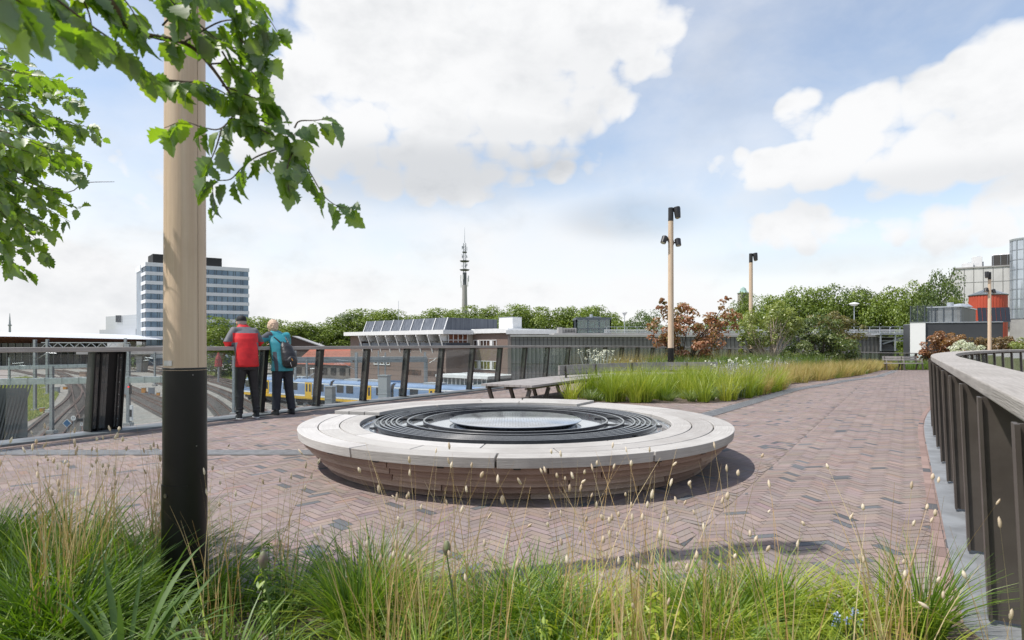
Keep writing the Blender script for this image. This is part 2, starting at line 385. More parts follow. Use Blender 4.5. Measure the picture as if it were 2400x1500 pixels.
# ---------------------------------------------------------------- materials
def woodmat(name, c1, c2, c3, uvbased=True, sc=(0.9, 26, 26)):
    m = mat(name, c1, 0.75, col2=c2, scale=3.0, stretch=sc, detail=7, bump=0.25, bscale=6, spec=0.2, coords='UV' if uvbased else 'Object', stain=(c3, 1.6, 0.55), contrast=(.3,.7))
    return m
M_SEAT = [woodmat('weathered hardwood', (.56,.54,.50), (.41,.39,.36), (.27,.245,.22)), woodmat('pale weathered hardwood', (.63,.61,.575), (.49,.47,.44), (.33,.305,.28)), woodmat('darker weathered hardwood', (.49,.47,.435), (.36,.34,.315), (.25,.225,.20))]
M_SKIRT = [woodmat('brown hardwood cladding', (.48,.36,.29), (.33,.235,.185), (.22,.165,.135)), woodmat('pale brown hardwood cladding', (.55,.42,.34), (.38,.28,.22), (.26,.19,.155)), woodmat('deep brown hardwood cladding', (.38,.265,.205), (.25,.165,.13), (.17,.12,.10))]
M_RAILW = woodmat('silver handrail wood', (.47,.44,.40), (.31,.285,.26), (.25,.23,.20))
M_BENCHW = woodmat('grey bench boards', (.40,.375,.35), (.27,.25,.235), (.20,.185,.17), False, (3, 3, 3))
M_BLACK = mat('black coated steel', (.018,.017,.017), 0.38, 0.0, (.03,.028,.027), 5, spec=0.5)
M_BROWN = mat('dark brown coated steel', (.075,.062,.053), 0.42, 0.25, (.10,.085,.073), 3, spec=0.5, stain=((.13,.115,.10), 5, 0.5))
M_STEEL = mat('galvanised steel', (.42,.44,.46), 0.5, 0.6, (.30,.32,.34), 6)
M_PALESTEEL = mat('pale steel', (.55,.58,.61), 0.42, 0.5, (.42,.45,.48), 5)
M_DARKST = mat('dark ring steel', (.035,.037,.04), 0.2, 0.0, (.05,.052,.056), 20, spec=0.9, coat=.4)
M_GLASS = glassmat('railing glass', refl=0.05)
M_POLEW = mat('pale timber pole', (.70,.55,.40), 0.5, col2=(.59,.44,.305), scale=3.0, stretch=(9,9,0.2), detail=8, spec=0.35, bump=0.12, stain=((.46,.33,.22), 5.0, .3))
M_WHITE = mat('white painted metal', (.78,.78,.77), 0.5, col2=(.70,.70,.69), scale=2)
M_SOIL = mat('bark mulch soil', (.085,.06,.045), 0.95, col2=(.20,.155,.12), scale=26, detail=8, bump=0.8, bscale=40, contrast=(.4,.6))
M_CONC = mat('concrete', (.42,.41,.39), 0.85, col2=(.33,.32,.31), scale=0.6, detail=8, stain=((.26,.255,.25), 0.5, .5))
M_JOINT = mat('sand jointing', (.17,.135,.115), 0.95, col2=(.26,.215,.18), scale=9, detail=7)
M_BRICK = mat('clay pavers', (1,1,1), 0.8, col2=(.80,.80,.82), scale=1.1, detail=9, attr='tone', bump=0.25, bscale=70, spec=0.25, stain=((.72,.70,.68), 1.3, .5), contrast=(.35,.7))

# ---------------------------------------------------------------- the two railing curves
def path_from(p0, head0, fwd_rate, n_f, n_b, step, back_rate=0.0, hmax=999, straight=0):
    pts = {0: (Vector((p0[0], p0[1], 0)), R(head0))}
    p, h = pts[0]
    rate = fwd_rate
    for i in range(1, n_f+1):
        fwd_rate = 0.0 if i <= straight else rate
        hh = min(h+R(fwd_rate*step/2), R(hmax)); p = p+Vector((math.sin(hh), math.cos(hh), 0))*step; h = min(h+R(fwd_rate*step), R(hmax)); pts[i] = (p, h)
    p, h = pts[0]
    for i in range(1, n_b+1):
        h2 = h-R(back_rate*step/2); p = p-Vector((math.sin(h2), math.cos(h2), 0))*step; h = h-R(back_rate*step); pts[-i] = (p, h)
    ks = sorted(pts); return ks, [pts[k] for k in ks]
LK, LP = path_from((-3.76, 12.1), 30.6, 0.6, 54, 10, 1.3, 0.1)       # handrail line of the left railing
RK, RP = path_from((4.62, 6.42), 33.0, 1.25, 26, 8, 1.1, 0.0, 58, 2)       # handrail line of the right railing (middle of the wide rail is to its right)
def fine(P, side, off, sub=4):
    """points along the curve moved sideways (off > 0: away from the path)"""
    out = []
    for i in range(len(P)-1):
        (p, h), (q, g) = P[i], P[i+1]
        for k in range(sub):
            t = k/sub; hh = h+(g-h)*t; m = (p+Vector((math.sin(h), math.cos(h), 0))*0).lerp(q, t)
            nrm = Vector((-math.cos(hh), math.sin(hh), 0))*(1 if side == 'L' else -1)
            bulge = 0
            out.append((m+nrm*off, hh))
    p, h = P[-1]; nrm = Vector((-math.cos(h), math.sin(h), 0))*(1 if side == 'L' else -1); out.append((p+nrm*off, h))
    return out
def ribbon(P, side, o0, o1, z0, z1, i0=0, i1=None, lean=0.0, sub=4):
    """solid band between sideways offsets o0 and o1, heights z0 and z1 above the deck, with uv along it"""
    A = fine(P, side, o0, sub); B = fine(P, side, o1, sub)
    if i1 is not None or i0: A = A[i0*sub:(i1*sub+1) if i1 is not None else None]; B = B[i0*sub:(i1*sub+1) if i1 is not None else None]
    mb = MB(); vs = []; L = 0; us = []
    for i, ((a, h), (b, _)) in enumerate(zip(A, B)):
        if i: L += (a-A[i-1][0]).length
        g = gz(a.y); us.append(L)
        vs += [(a.x, a.y, g+z0), (b.x, b.y, g+z0), (b.x, b.y, g+z1), (a.x, a.y, g+z1)]
    fs = []; uvs = []; w, t = abs(o1-o0), abs(z1-z0); pr = [0, w, w+t, 2*w+t, 2*w+2*t]; n = len(A)
    for i in range(n-1):
        for j in range(4):
            j2 = (j+1) % 4; fs.append((i*4+j, i*4+j2, (i+1)*4+j2, (i+1)*4+j))
            uvs.append([(us[i], pr[j]), (us[i], pr[j+1]), (us[i+1], pr[j+1]), (us[i+1], pr[j])])
    fs.append((3,2,1,0)); uvs.append([(0,0)]*4); b = (n-1)*4; fs.append((b, b+1, b+2, b+3)); uvs.append([(0,0)]*4)
    mb.add(vs, fs, uvs); return mb
def xs_at(P, side, off):
    L = fine(P, side, off); ys = [p.y for p, h in L]; xs = [p.x for p, h in L]
    return lambda y: np.interp(y, ys, xs)
leftX = xs_at(LP, 'L', 0.02); rightX = xs_at(RP, 'R', -0.24)

# ---------------------------------------------------------------- planting beds (ground outlines)
BED = [(1.03,13.36),(2.6,13.1),(4.1,13.05),(5.0,13.6),(6.1,15.0),(7.5,16.8),(8.7,19.0),(11.2,21.6),(14.5,25.3),(18.5,31),(22.6,37.2),(25.5,39.4)]
lf = [(p.x, p.y) for p, h in fine(LP, 'L', -0.45) if 21.0 < p.y < 41.2]
BED_POLY = BED + list(reversed(lf)) + [(3.4,20.9),(2.2,18.6),(1.9,16.8),(1.35,14.9)]
FRONT_POLY = [(-7.5,1.0),(-7.2,4.3),(-4.5,3.7),(-2.9,3.42),(-1.9,3.2),(-1.0,2.98),(0.0,2.92),(1.2,2.88),(2.05,2.83),(1.95,2.3),(1.55,1.6),(1.2,1.0),(1.0,.4),(0,.25),(-7.5,.2)]
FAR_POLY = [(22.9,39.2),(25.2,41.2),(29,44.5),(36,49),(52,60),(64,60),(60,46),(48,40.5),(36,38.6),(29.5,38.3)]
RIGHTBED_POLY = [(2.6,1.0),(3.4,2.6),(5.5,6.0),(8.5,9.5),(12,12.6),(18,17.5),(27,21.5),(40,26),(40,-2),(2.2,-2)]

# ---------------------------------------------------------------- deck, pavers
dk = MB(); ys = [-8, -4, 0]+[v*1.0 for v in range(1, 66)]
cols_ = [0, .25, .5, .75, 1]
LX = xs_at(LP, 'L', 0.34)
for i, y in enumerate(ys): 
    x0, x1 = float(LX(y)) if y < 62 else 60.0, 75.0
    if y < LP[0][0].y: x0 = float(LX(LP[0][0].y))
    for c in cols_: dk.v.append((x0+(x1-x0)*c, y, gz(y)-0.0035))
n = len(cols_)
for i in range(len(ys)-1):
    for j in range(n-1): dk.f.append((i*n+j, i*n+j+1, (i+1)*n+j+1, (i+1)*n+j)); dk.mi.append(0)
# outer edge of the slab
nb = len(dk.v)
for i, y in enumerate(ys): a = dk.v[i*n]; dk.v.append((a[0]+0.6, a[1], a[2]-0.9))
for i in range(len(ys)-1): dk.f.append((i*n, (i+1)*n, nb+i+1, nb+i)); dk.mi.append(0)
deck = dk.build('bridge_deck', M_JOINT); tag(deck, kind='structure', label='raised bridge deck below the clay pavers')

def in_deck(P, ml=0.0, mr=0.0):
    return (P[:, 0] > leftX(P[:, 1])+ml) & (P[:, 0] < rightX(P[:, 1])-mr)
def make_pavers():
    VV = []
    for ang, zone in ((R(45), 0), (R(12), 1)): VV.append(pavers_zone(ang, zone))
    finish_pavers(np.concatenate(VV))
def pavers_zone(ang, zone):
    W, L = 0.066, 0.198; gap = 0.0024; ca, sa = math.cos(ang), math.sin(ang)
    def uvof(x, y): return (x*ca+y*sa)/W, (-x*sa+y*ca)/W
    Q = []
    for y0 in np.arange(1.6, 44, 1.0):
        xa, xb = float(leftX(y0)), float(rightX(y0))+1.2
        if y0 > 36: xb = 60
        Q.append((xa-1.2, y0, xb+.5))
    # lattice: H brick at (k+6m, k), V brick at (c, c+1+6m), units of W
    H = []; V = []
    for xa, y0, xb in Q:
        u = []; v = []
        for xx in (xa, xb):
            for yy in (y0, y0+1): a, b = uvof(xx, yy); u.append(a); v.append(b)
        k = np.arange(math.floor(min(min(u), min(v)))-6, math.ceil(max(max(u), max(v)))+6)
        w_ = max(max(u)-min(v), max(v)-min(u)); m = np.arange(-math.ceil(w_/6)-3, math.ceil(w_/6)+4)
        K, Mm = np.meshgrid(k, m); K = K.ravel(); Mm = Mm.ravel()
        for lst, cu, cv in ((H, K+6*Mm+1.5, K+0.5), (V, K+0.5, K+1+6*Mm+1.5)):
            x = (cu*ca-cv*sa)*W; y = (cu*sa+cv*ca)*W
            ok = (y >= y0) & (y < y0+1.0) & (x > xa) & (x < xb)
            lst.append(np.stack([x[ok], y[ok]], 1))
    out = []
    for lst, (hx, hy) in ((np.concatenate(H), (L/2-gap, W/2-gap)), (np.concatenate(V), (W/2-gap, L/2-gap))):
        P = lst; y = P[:, 1]
        ok = (P[:, 0] > leftX(y)+0.26) & (P[:, 0] < rightX(y)+0.10)
        ok &= ~in_poly(P, BED_POLY) & ~in_poly(P, FRONT_POLY) & ~in_poly(P, FAR_POLY)
        ok &= np.hypot(P[:, 0]-0.04, y-7.06) > 1.95
        for ln in DRAINS: ok &= dist_poly(P, ln) > 0.18
        strip = P[:, 0]-0.65*y+1.40; ok &= (strip > -.10) if zone else (strip < .10)      # the strip along the curved railing is laid at another angle
        # keep to what the bend of the path leaves open
        P = P[ok]; n = len(P)
        cs = [(-hx, -hy), (hx, -hy), (hx, hy), (-hx, hy)]
        pts = []
        tz = rng.normal(0, 0.0004, n)
        for a, b in cs:
            x = P[:, 0]+a*ca-b*sa; yv = P[:, 1]+a*sa+b*ca; ln_ = 0.65*yv-1.40; x = np.maximum(x, ln_+.002) if zone else np.minimum(x, ln_-.002)      # bricks are cut where the two layings meet
            pts.append(np.stack([x, yv, GZ(yv)+0.001+tz+rng.normal(0, .0004, n)], 1))
        Q4 = np.stack(pts, 1); d1 = Q4[:, 2]-Q4[:, 0]; d2 = Q4[:, 3]-Q4[:, 1]; area = np.abs(d1[:, 0]*d2[:, 1]-d1[:, 1]*d2[:, 0])/2; out.append(Q4[area > .0035].reshape(-1, 3))
    return np.concatenate(out)
def finish_pavers(Vv):
    n = len(Vv)//4
    base = np.array([.318,.254,.226]); c = np.tile(base, (n, 1))
    c = c*rng.normal(1, .045, (n, 1)); c[:, 0] *= rng.normal(1, .03, n); c[:, 2] *= rng.normal(1, .04, n)
    q = rng.random(n); y = Vv[::4, 1]
    c[q < .13] *= np.array([.86, .85, .87]); c[q < .04] = np.array([.150,.155,.160])*rng.normal(1, .12, ((q < .04).sum(), 1)); c[q > .93] *= np.array([1.09, 1.07, 1.05])
    c[(q > .90) & (q < .93)] *= np.array([1.05, .96, .92])
    col = np.concatenate([np.repeat(c, 4, 0), np.ones((n*4, 1))], 1).clip(0, 1)
    o = npmesh('paving', Vv, np.arange(n*4).reshape(n, 4), M_BRICK, colour=col); tag(o, 'herringbone clay brick paving with scattered dark bricks', kind='structure')
    print('pavers', n)
DRAINS = [[(-6.6,7.12),(-2.0,7.12)], [(2.2,9.3),(3.55,10.95),(5.4,13.5),(7.85,16.9),(9.6,18.8),(11.6,21.1),(14.9,24.6),(18.9,30.2),(22.0,34.8)]]
make_pavers()
def soldier(P, side, off, w, name, lab):
    A = fine(P, side, off, 1); V = []; n = 0; pts = [p for p, h in A if 1.5 < p.y < 40]
    mb = []
    s = 0.0; seg = 0; L = [0]
    for a, b in zip(pts[:-1], pts[1:]): L.append(L[-1]+(b-a).length)
    tot = L[-1]; k = int(tot/0.204); X = np.array([p.x for p in pts]); Y = np.array([p.y for p in pts])
    for i in range(k):
        q = [np.array([np.interp(v, L, X), np.interp(v, L, Y)]) for v in (i*.204+.003, (i+1)*.204-.003)]
        d = unit((q[1]-q[0])[None])[0]; nn = np.array([-d[1], d[0]])
        for j in (-1, 0, 1)[:w]:
            for pt in (q[0]+nn*(j*.068-.031), q[1]+nn*(j*.068-.031), q[1]+nn*(j*.068+.031), q[0]+nn*(j*.068+.031)): V.append((pt[0], pt[1], gz(pt[1])+0.0075))
    V = np.array(V); n = len(V)//4; c = np.array([.33,.235,.205])*rng.normal(1, .09, (n, 1)); dk_ = rng.random(n) < .07; c[dk_] = (.12,.12,.125)
    o = npmesh(name, V, np.arange(n*4).reshape(n, 4), M_BRICK, colour=np.concatenate([np.repeat(c, 4, 0), np.ones((n*4, 1))], 1)); tag(o, lab, kind='structure')
soldier(RP, 'R', -0.20, 2, 'paving_edge', 'row of bricks laid along the foot of the curved railing')
soldier(LP, 'L', -0.20, 2, 'paving_edge', 'row of bricks laid along the glazed railing')

def drain(line, name, label, w=0.27):
    root = thing(name, label, 'drain', (line[0][0], line[0][1], 0)); bars = MB(); bed = MB(); o = Vector((line[0][0], line[0][1], 0))
    for a, b in zip(line[:-1], line[1:]):
        a3 = Vector((a[0], a[1], gz(a[1])))-o; b3 = Vector((b[0], b[1], gz(b[1])))-o; d = (b3-a3).normalized(); nn = Vector((-d.y, d.x, 0)).normalized()
        bed.beam(a3+Vector((0,0,-.004)), b3+Vector((0,0,-.004)), w+.03, .008)
        for k in range(7):
            off = nn*((k-3)/3*(w/2)); bars.beam(a3+off+Vector((0,0,.005)), b3+off+Vector((0,0,.005)), .017, .012)
    bed.build('channel', M_BLACK, root); bars.build('grating', mat('drain steel', (.42,.42,.415), .6, .15, (.30,.30,.30), 8), root)
drain(DRAINS[0], 'drain_grate', 'long steel slot drain in the bricks left of the round bench')
drain(DRAINS[1], 'drain_grate', 'dark grating strip running along the path beside the grasses')

# soil of the beds, with a thin steel edge
def soil(poly, name, label, z=0.012):
    r2 = np.random.default_rng(5); xs = [p[0] for p in poly]; ysx = [p[1] for p in poly]
    me = bpy.data.meshes.new(name); import bmesh
    bm = bmesh.new(); vs = [bm.verts.new((p[0], p[1], 0)) for p in poly]; bm.faces.new(vs)
    for yy in np.arange(math.ceil(min(ysx)), max(ysx), 1.0):
        bmesh.ops.bisect_plane(bm, geom=bm.verts[:]+bm.edges[:]+bm.faces[:], plane_co=(0, float(yy), 0), plane_no=(0, 1, 0))
    for v in bm.verts: v.co.z = gz(v.co.y)+z
    bm.normal_update()
    for f in bm.faces:
        if f.normal.z < 0: f.normal_flip()
    bm.to_mesh(me); bm.free(); me.materials.append(M_SOIL); o = link(name, me); tag(o, label, kind='structure')
soil(BED_POLY, 'planting_soil', 'mulched soil under the grasses beside the path')
soil(FRONT_POLY, 'planting_soil', 'mulched soil under the grasses in the foreground', 0.02)
soil(FAR_POLY, 'planting_soil', 'mulched soil of the bed where the path ends')
soil(RIGHTBED_POLY, 'planting_soil', 'soil on the far side of the right railing')

# ---------------------------------------------------------------- railings
def railing(P, K, side, name, label, top, thick, rw0, rw1, lean, posts, glass, plate, plate_m=None):
    root = thing(name, label, 'railing', (0,0,0))
    ribbon(P, side, rw0, rw1, top-thick, top).build('handrail', M_RAILW, root, bevel=0.008)
    fl = plate; ribbon(P, side, fl[0], fl[1], 0.0, fl[2]).build('base_plate', mat('pale aluminium edge', (.36,.375,.385), .5, .3, (.28,.29,.30), 4, stain=((.17,.17,.165), 2, .6)) if plate_m else mat('zinc edge flashing', (.24,.25,.26), .55, .35, (.17,.18,.185), 4, stain=((.12,.115,.11), 2, .6)), root)
    zt = top-thick
    for k, (p, h) in zip(K, P):
        if k not in posts: continue
        t = Vector((math.sin(h), math.cos(h), 0)); nrm = Vector((-math.cos(h), math.sin(h), 0))*(1 if side == 'L' else -1)
        g = gz(p.y); mb = MB()
        for a, b, w, dpt in posts[k]:       # along-offset, outward offset, width along, depth outward
            top_c = p+t*a+nrm*b+Vector((0,0,g+zt+.002)); bot = p+t*a+nrm*(b+lean)+Vector((0,0,g+.03))
            vs = []
            for c in (bot, top_c):
                for i, j in ((-1,-1), (1,-1), (1,1), (-1,1)): vs.append(c+t*(i*w/2)+nrm*(j*dpt/2))
            mb.add(vs, [(3,2,1,0), (4,5,6,7), (0,1,5,4), (1,2,6,5), (2,3,7,6), (3,0,4,7)])
        if side == 'L': c = p+nrm*(posts[k][0][1]+lean)+Vector((0,0,g+.036)); mb.box(c, (.13, .13, .014), -h)
        mb.build('post', M_BLACK if side == 'L' else M_BROWN, root)
    for k in glass:
        i = K.index(k); (p, h), (q, h2) = P[i], P[i+1]
        n1 = Vector((-math.cos(h), math.sin(h), 0))*(1 if side == 'L' else -1)
        t = (q-p).normalized(); a = p+t*.06; b = q-t*.06; off = .02 if side == 'L' else .16
        g1, g2 = gz(p.y), gz(q.y); z0, z1 = .07, zt-.035; l0, l1 = lean*(1-z0/zt), lean*(1-z1/zt); th = n1*.006
        f_ = [a+n1*(off+l0)+Vector((0,0,g1+z0)), b+n1*(off+l0)+Vector((0,0,g2+z0)), b+n1*(off+l1)+Vector((0,0,g2+z1)), a+n1*(off+l1)+Vector((0,0,g1+z1))]
        mb = MB(); mb.add(f_+[v+th for v in f_], [(0,1,2,3), (7,6,5,4), (0,4,5,1), (1,5,6,2), (2,6,7,3), (3,7,4,0)]); mb.build('glass_panel', M_GLASS, root)
    return root
# left railing: posts every 1.3 m, one wide box panel at the expansion joint
lp = {}
for k in range(-2, 41): lp[k] = [(0, .03, .085, .012), (0, .10, .014, .13), (0, .165, .085, .012)]
lp[-6] = lp[0]
rl = railing(LP, LK, 'L', 'glazed_railing', 'long glass railing with black posts on the left edge of the bridge', 1.235, .065, -.07, .15, .13, lp, [k for k in LK if -10 <= k < 40], (-.12, .32, .03))
# the black box at the expansion joint
i = LK.index(-3); p, h = LP[i]; t = Vector((math.sin(h), math.cos(h), 0)); nrm = Vector((-math.cos(h), math.sin(h), 0)); p = p-t*.05
def slab(mb, a0, a1, b0, b1, z0, z1, lean=.13, zt=1.17):
    vs = []
    for z in (z0, z1):
        l = lean*(1-z/zt)
        for a, b in ((a0, b0), (a1, b0), (a1, b1), (a0, b1)): vs.append(p+t*a+nrm*(b+l)+Vector((0,0,z)))
    mb.add(vs, [(3,2,1,0), (4,5,6,7), (0,1,5,4), (1,2,6,5), (2,3,7,6), (3,0,4,7)])
jp = MB(); slab(jp, -.19, .19, .06, .14, .03, 1.165); slab(jp, -.21, -.19, -.02, .18, .03, 1.165); slab(jp, .19, .21, -.02, .18, .03, 1.165)
slab(jp, -.12, -.10, 0.0, .06, .03, 1.16); slab(jp, .13, .145, 0.01, .06, .03, 1.16); slab(jp, -.03, -.025, .045, .06, .03, 1.16)
jbs = []
for z in (.18, .36, .54, .72, .9, 1.08):
    l = .13*(1-z/1.17); q = MB(); q.box(p+t*.165+nrm*(.05+l)+Vector((0,0,z)), (.016,.016,.016), -h); jbs.append(q)
jo = jp.build('joint_panel', mat('deep black steel', (.007,.0065,.0065), .5, 0, (.011,.0105,.010), 5, spec=.3), rl)
for q in jbs: q.build('bolt', M_STEEL, jo)
# right railing: deep fins every 1.1 m
rp = {}
for k in RK:
    rp[k] = [(0, -.095, .075, .014), (0, .045, .018, .27), (0, .185, .075, .014)]
rr = railing(RP, RK, 'R', 'curved_railing', 'dark finned railing with wide silvery wooden handrail on the right', 1.10, .065, -.07, .26, .04, rp, [k for k in RK if k < 25], (-.155, .40, .012), plate_m='pale')

# ---------------------------------------------------------------- round bench
BC = Vector((0.04, 7.06, 0)); Ro, Ri = 2.40, 1.76
bench = thing('round_bench', 'big round timber bench ringing the steel water feature', 'bench', BC)
rings = [(Ri, 1.965), (1.977, 2.185), (2.197, Ro)]
ZL, ZR, TH = .402, .428, .085
def arcs(mb, a0, a1, z1, th, joints):
    for ri, (r0, r1) in enumerate(rings):
        js = [a0]+[j for j in joints[ri] if a0 < j < a1]+[a1]
        for s, e in zip(js[:-1], js[1:]):
            g = 0.0030 if (ri < 2) else 0.0038
            thk = th if ri == 2 else .045
            mb.cur = int(rng.integers(0, 3)); mb.arc((0,0,0), r0, r1, z1-thk, z1, R(s)+g, R(e)-g, max(2, int((e-s)/2.0)), rb1=(r1-.012 if ri == 2 else r1))
# angles measured clockwise from the far side (+Y)
low = MB(); arcs(low, 31, 283, ZL, TH, ([74, 112, 152, 189, 232, 262], [55, 97, 137, 171, 204, 246], [62, 104, 152, 184, 216, 252]))
seat = low.build('seat', M_SEAT, bench, bevel=0.004)
hi = MB(); arcs(hi, -74, 30.2, ZR, .07, ([-38, 2], [-55, -14], [-30, 3]))
hi.build('raised_seat', M_SEAT, bench, bevel=0.004)
frm = MB(); frm.arc((0,0,0), Ri+.04, Ro-.10, .29, ZL-.05, R(0), R(359.9), 90)
for a in range(0, 360, 15): frm.arc((0,0,0), Ri+.02, Ro-.04, .30, ZL-.046, R(a)-.012, R(a)+.012, 1)
frm.arc((0,0,0), Ri+.03, Ro-.06, ZL-.02, ZR-.072, R(-73), R(29.5), 30)
frm.build('frame', M_BLACK, bench)
sk_ = MB(); nl = 5; zt = ZL-TH-.003; r2 = np.random.default_rng(3)
for i in range(nl):
    z1 = zt-i*zt/nl; z0 = zt-(i+1)*zt/nl+.009; rt = 2.335-.058*i; rb = rt+.004
    js = np.cumsum(r2.uniform(22, 48, 12)); js = [0]+[float(x) for x in js if x < 345]+[360]; off = float(r2.uniform(0, 40))
    for s, e in zip(js[:-1], js[1:]):
        sk_.cur = int(r2.integers(0, 3)); sk_.arc((0,0,0), rt-.03, rt, z0, z1, R(s+off)+.0028, R(e+off)-.0028, max(2, int((e-s)/2.5)), rb0=rb-.03, rb1=rb)
sk_.build('skirt', M_SKIRT, bench)
inn = MB(); inn.arc((0,0,0), 1.90, 2.00, 0.0, .30, 0, R(359.9), 80); inn.build('plinth', M_BLACK, bench)

wf = thing('water_feature', 'round steel water table with concentric rings inside the timber bench', 'water feature', BC)
M_WET = mat('wet dark steel', (.50,.53,.57), 0.16, 0.85, (.36,.38,.41), 3, spec=1.0, coat=1.0, bump=0.03, bscale=5)
M_DISC = mat('brushed wet disc', (.76,.79,.83), 0.16, 1.0, (.64,.67,.71), 4, spec=1.0, bump=0.015, bscale=60, stain=((.50,.53,.57), 2.2, .6))
b_ = MB(); b_.lathe((0,0,0), [(0,.366),(1.655,.366),(1.66,.345),(1.74,.345),(1.745,.36),(1.755,.36),(1.755,.16)], 96); b_.build('basin', M_WET, wf, smooth=True)
for rad in (1.61, 1.548, 1.49, 1.433, 1.375, 1.25, 1.066):
    q = MB(); w = .024
    q.lathe((0,0,0), [(rad-w,.372),(rad-w,.408),(rad-w+.004,.412),(rad-.004,.412),(rad,.408),(rad,.372),(rad-w,.372)], 128); q.build('ring', M_DARKST, wf, smooth=True)
for a in range(12, 372, 30):
    q = MB(); ra = R(a); d = Vector((math.sin(ra), math.cos(ra), 0)); q.beam(d*1.0+Vector((0,0,.372)), d*1.66+Vector((0,0,.372)), .05, .016); q.build('bracket', M_DARKST, wf)
dd = MB(); dd.lathe((0,0,0), [(0,.414),(.757,.410),(.765,.407),(.765,.402),(.735,.384),(.70,.366)], 96); dsc = dd.build('disc', M_DISC, wf, smooth=True)
ho = MB()
for i in range(-11, 12):
    for j in range(-11, 12):
        x, y = i*.062+(.0 if j % 2 else .031), j*.062
        if math.hypot(x, y) < .70: ho.cyl((x, y, .4135), .0045, .0012, 6)
ho.build('spray_holes', M_BLACK, dsc)

# ---------------------------------------------------------------- lamp posts
def lamp_post(loc, label, H=5.55, heads=True, rz=0.0, spots=True, headside=1):
    root = thing('lamp_post', label, 'lamp post', loc, rz, 'timber lamp posts along the bridge')
    lo = MB(); lo.lathe((0,0,0), [(.0975,-.02),(.0965,.5),(.0945,1.155),(.09,1.157)], 40); lower = lo.build('lower_sleeve', mat('black sleeve', (.007,.0068,.0065), .38, 0, (.010,.0095,.009), 2, spec=.35), root, smooth=True)
    up = MB(); up.lathe((0,0,0), [(.093,1.155),(.0925,1.16),(.080,H-.42)], 40); shaft = up.build('shaft', M_POLEW, root, smooth=True)
    cp = MB(); cp.lathe((0,0,0), [(.082,H-.42),(.083,H-.41),(.080,H-.005),(.074,H),(0,H)], 32); cp.build('top_sleeve', M_BLACK, root, smooth=True)
    hm = MB(); s = headside
    hm.beam((s*.05,0,H-.10), (s*.2,-.03,H-.12), .05, .05)
    hm.tube([(s*.175,-.03,H+.01), (s*.18,-.035,H-.03), (s*.195,-.05,H-.20), (s*.205,-.06,H-.325)], [.098,.108,.096,.086], 24)
    hd = hm.build('lamp_head', M_BLACK, root, smooth=True)
    ln = MB(); ln.tube([(s*.2055,-.061,H-.326), (s*.2065,-.063,H-.332)], .072, 20); ln.build('lens', mat('lamp lens', (.6,.6,.58), .2, spec=.6), hd)
    if spots:
        for q, (dx, dz, tx) in enumerate(((-1, -1.02, -.10), (1, -1.10, .05))):
            sm = MB(); z = H+dz; sm.beam((dx*.07,0,z), (dx*.19,-.02,z+.01), .035, .05); sm.tube([(dx*.07,0,z-.06), (dx*.07,0,z+.07)], .03, 10)
            c = Vector((dx*.22, -.03, z)); ax = Vector((tx*1.6 if dx < 0 else tx*1.2, -.35, -1)).normalized()
            if dx < 0: ax = Vector((-.42,-.3,-1)).normalized()
            sm.tube([c-ax*.135, c-ax*.11, c+ax*.10], [.07, .098, .085], 20)
            sp = sm.build('spotlight', M_BLACK, root, smooth=True)
            l2 = MB(); l2.tube([c+ax*.101, c+ax*.106], .068, 16); l2.build('lens', MATS['lamp lens'], sp)
    return root, lower, shaft
M_BLK2 = mat('dark collar', (.03,.03,.03), .5)
# near post: service door, screws, number plate
pn, lower, shaft = lamp_post((-1.565, 2.90, 0), 'tall timber lamp post with black foot rising from the foreground grasses', headside=1)
def on_cyl(r, deg, z): a = R(deg); return Vector((r*math.sin(a), -r*math.cos(a), z))
view = 28.0     # towards the camera
def curved_patch(mb, r, d0, d1, z0, z1, th=.003, n=8):
    vs = []
    for k in range(n+1):
        a = d0+(d1-d0)*k/n
        vs += [on_cyl(r, a, z0), on_cyl(r, a, z1), on_cyl(r+th, a, z1), on_cyl(r+th, a, z0)]
    fs = []
    for k in range(n):
        for j in range(4): fs.append((k*4+j, (k+1)*4+j, (k+1)*4+(j+1) % 4, k*4+(j+1) % 4))
    fs += [(0,1,2,3), (n*4+3, n*4+2, n*4+1, n*4)]; mb.add(vs, fs)
dr = MB(); curved_patch(dr, .0963, view-88, view+7, .02, .62, .0035, 14); do = dr.build('service_door', MATS['black sleeve'], lower, smooth=True)
lk = MB(); c = on_cyl(.1000, view-52, .575); ax = on_cyl(1, view-52, 0); lk.tube([c, c+ax*.004], .010, 16); lk.build('lock', mat('lock steel', (.25,.25,.25), .3, .9), pn)
sc_ = MB()
for dg, z in ((view-4, .43), (view-4, .39), (view+30, .80), (view+20, 1.135)): c = on_cyl(.0985 if z < .7 else .0945, dg, z); ax = on_cyl(1, dg, 0); sc_.tube([c, c+ax*.003], .0028, 8)
sc_.build('screws', MATS['lock steel'], pn)
npl = MB(); curved_patch(npl, .0935, view-66, view-34, 1.178, 1.202, .002, 8); npo = npl.build('number_plate', mat('aluminium tag', (.62,.62,.62), .45, .7, (.5,.5,.5), 40), shaft)
wd = MB()
gv = MB(); gv.lathe((0,0,0), [(.0935,1.158),(.0950,1.160),(.0950,1.166),(.0930,1.168)], 40); gv.build('collar', M_BLK2, shaft, smooth=True)
wd.beam(on_cyl(.0945, view+36, 1.165), on_cyl(.0815, view+36, 5.0), .0012, .0012); wd.build('seam', mat('pole seam', (.3,.22,.15), .7), shaft)
lamp_post((4.98, 19.0, gz(19)), 'timber lamp post with two side spotlights standing in the yellow green grasses', rz=R(0))
lamp_post((11.04, 28.0, gz(28)), 'timber lamp post without side spotlights beside the pale stemmed shrub', spots=False)
lamp_post((26.8, 34.0, gz(34)), 'timber lamp post seen over the right handrail before the red silo', headside=-1)

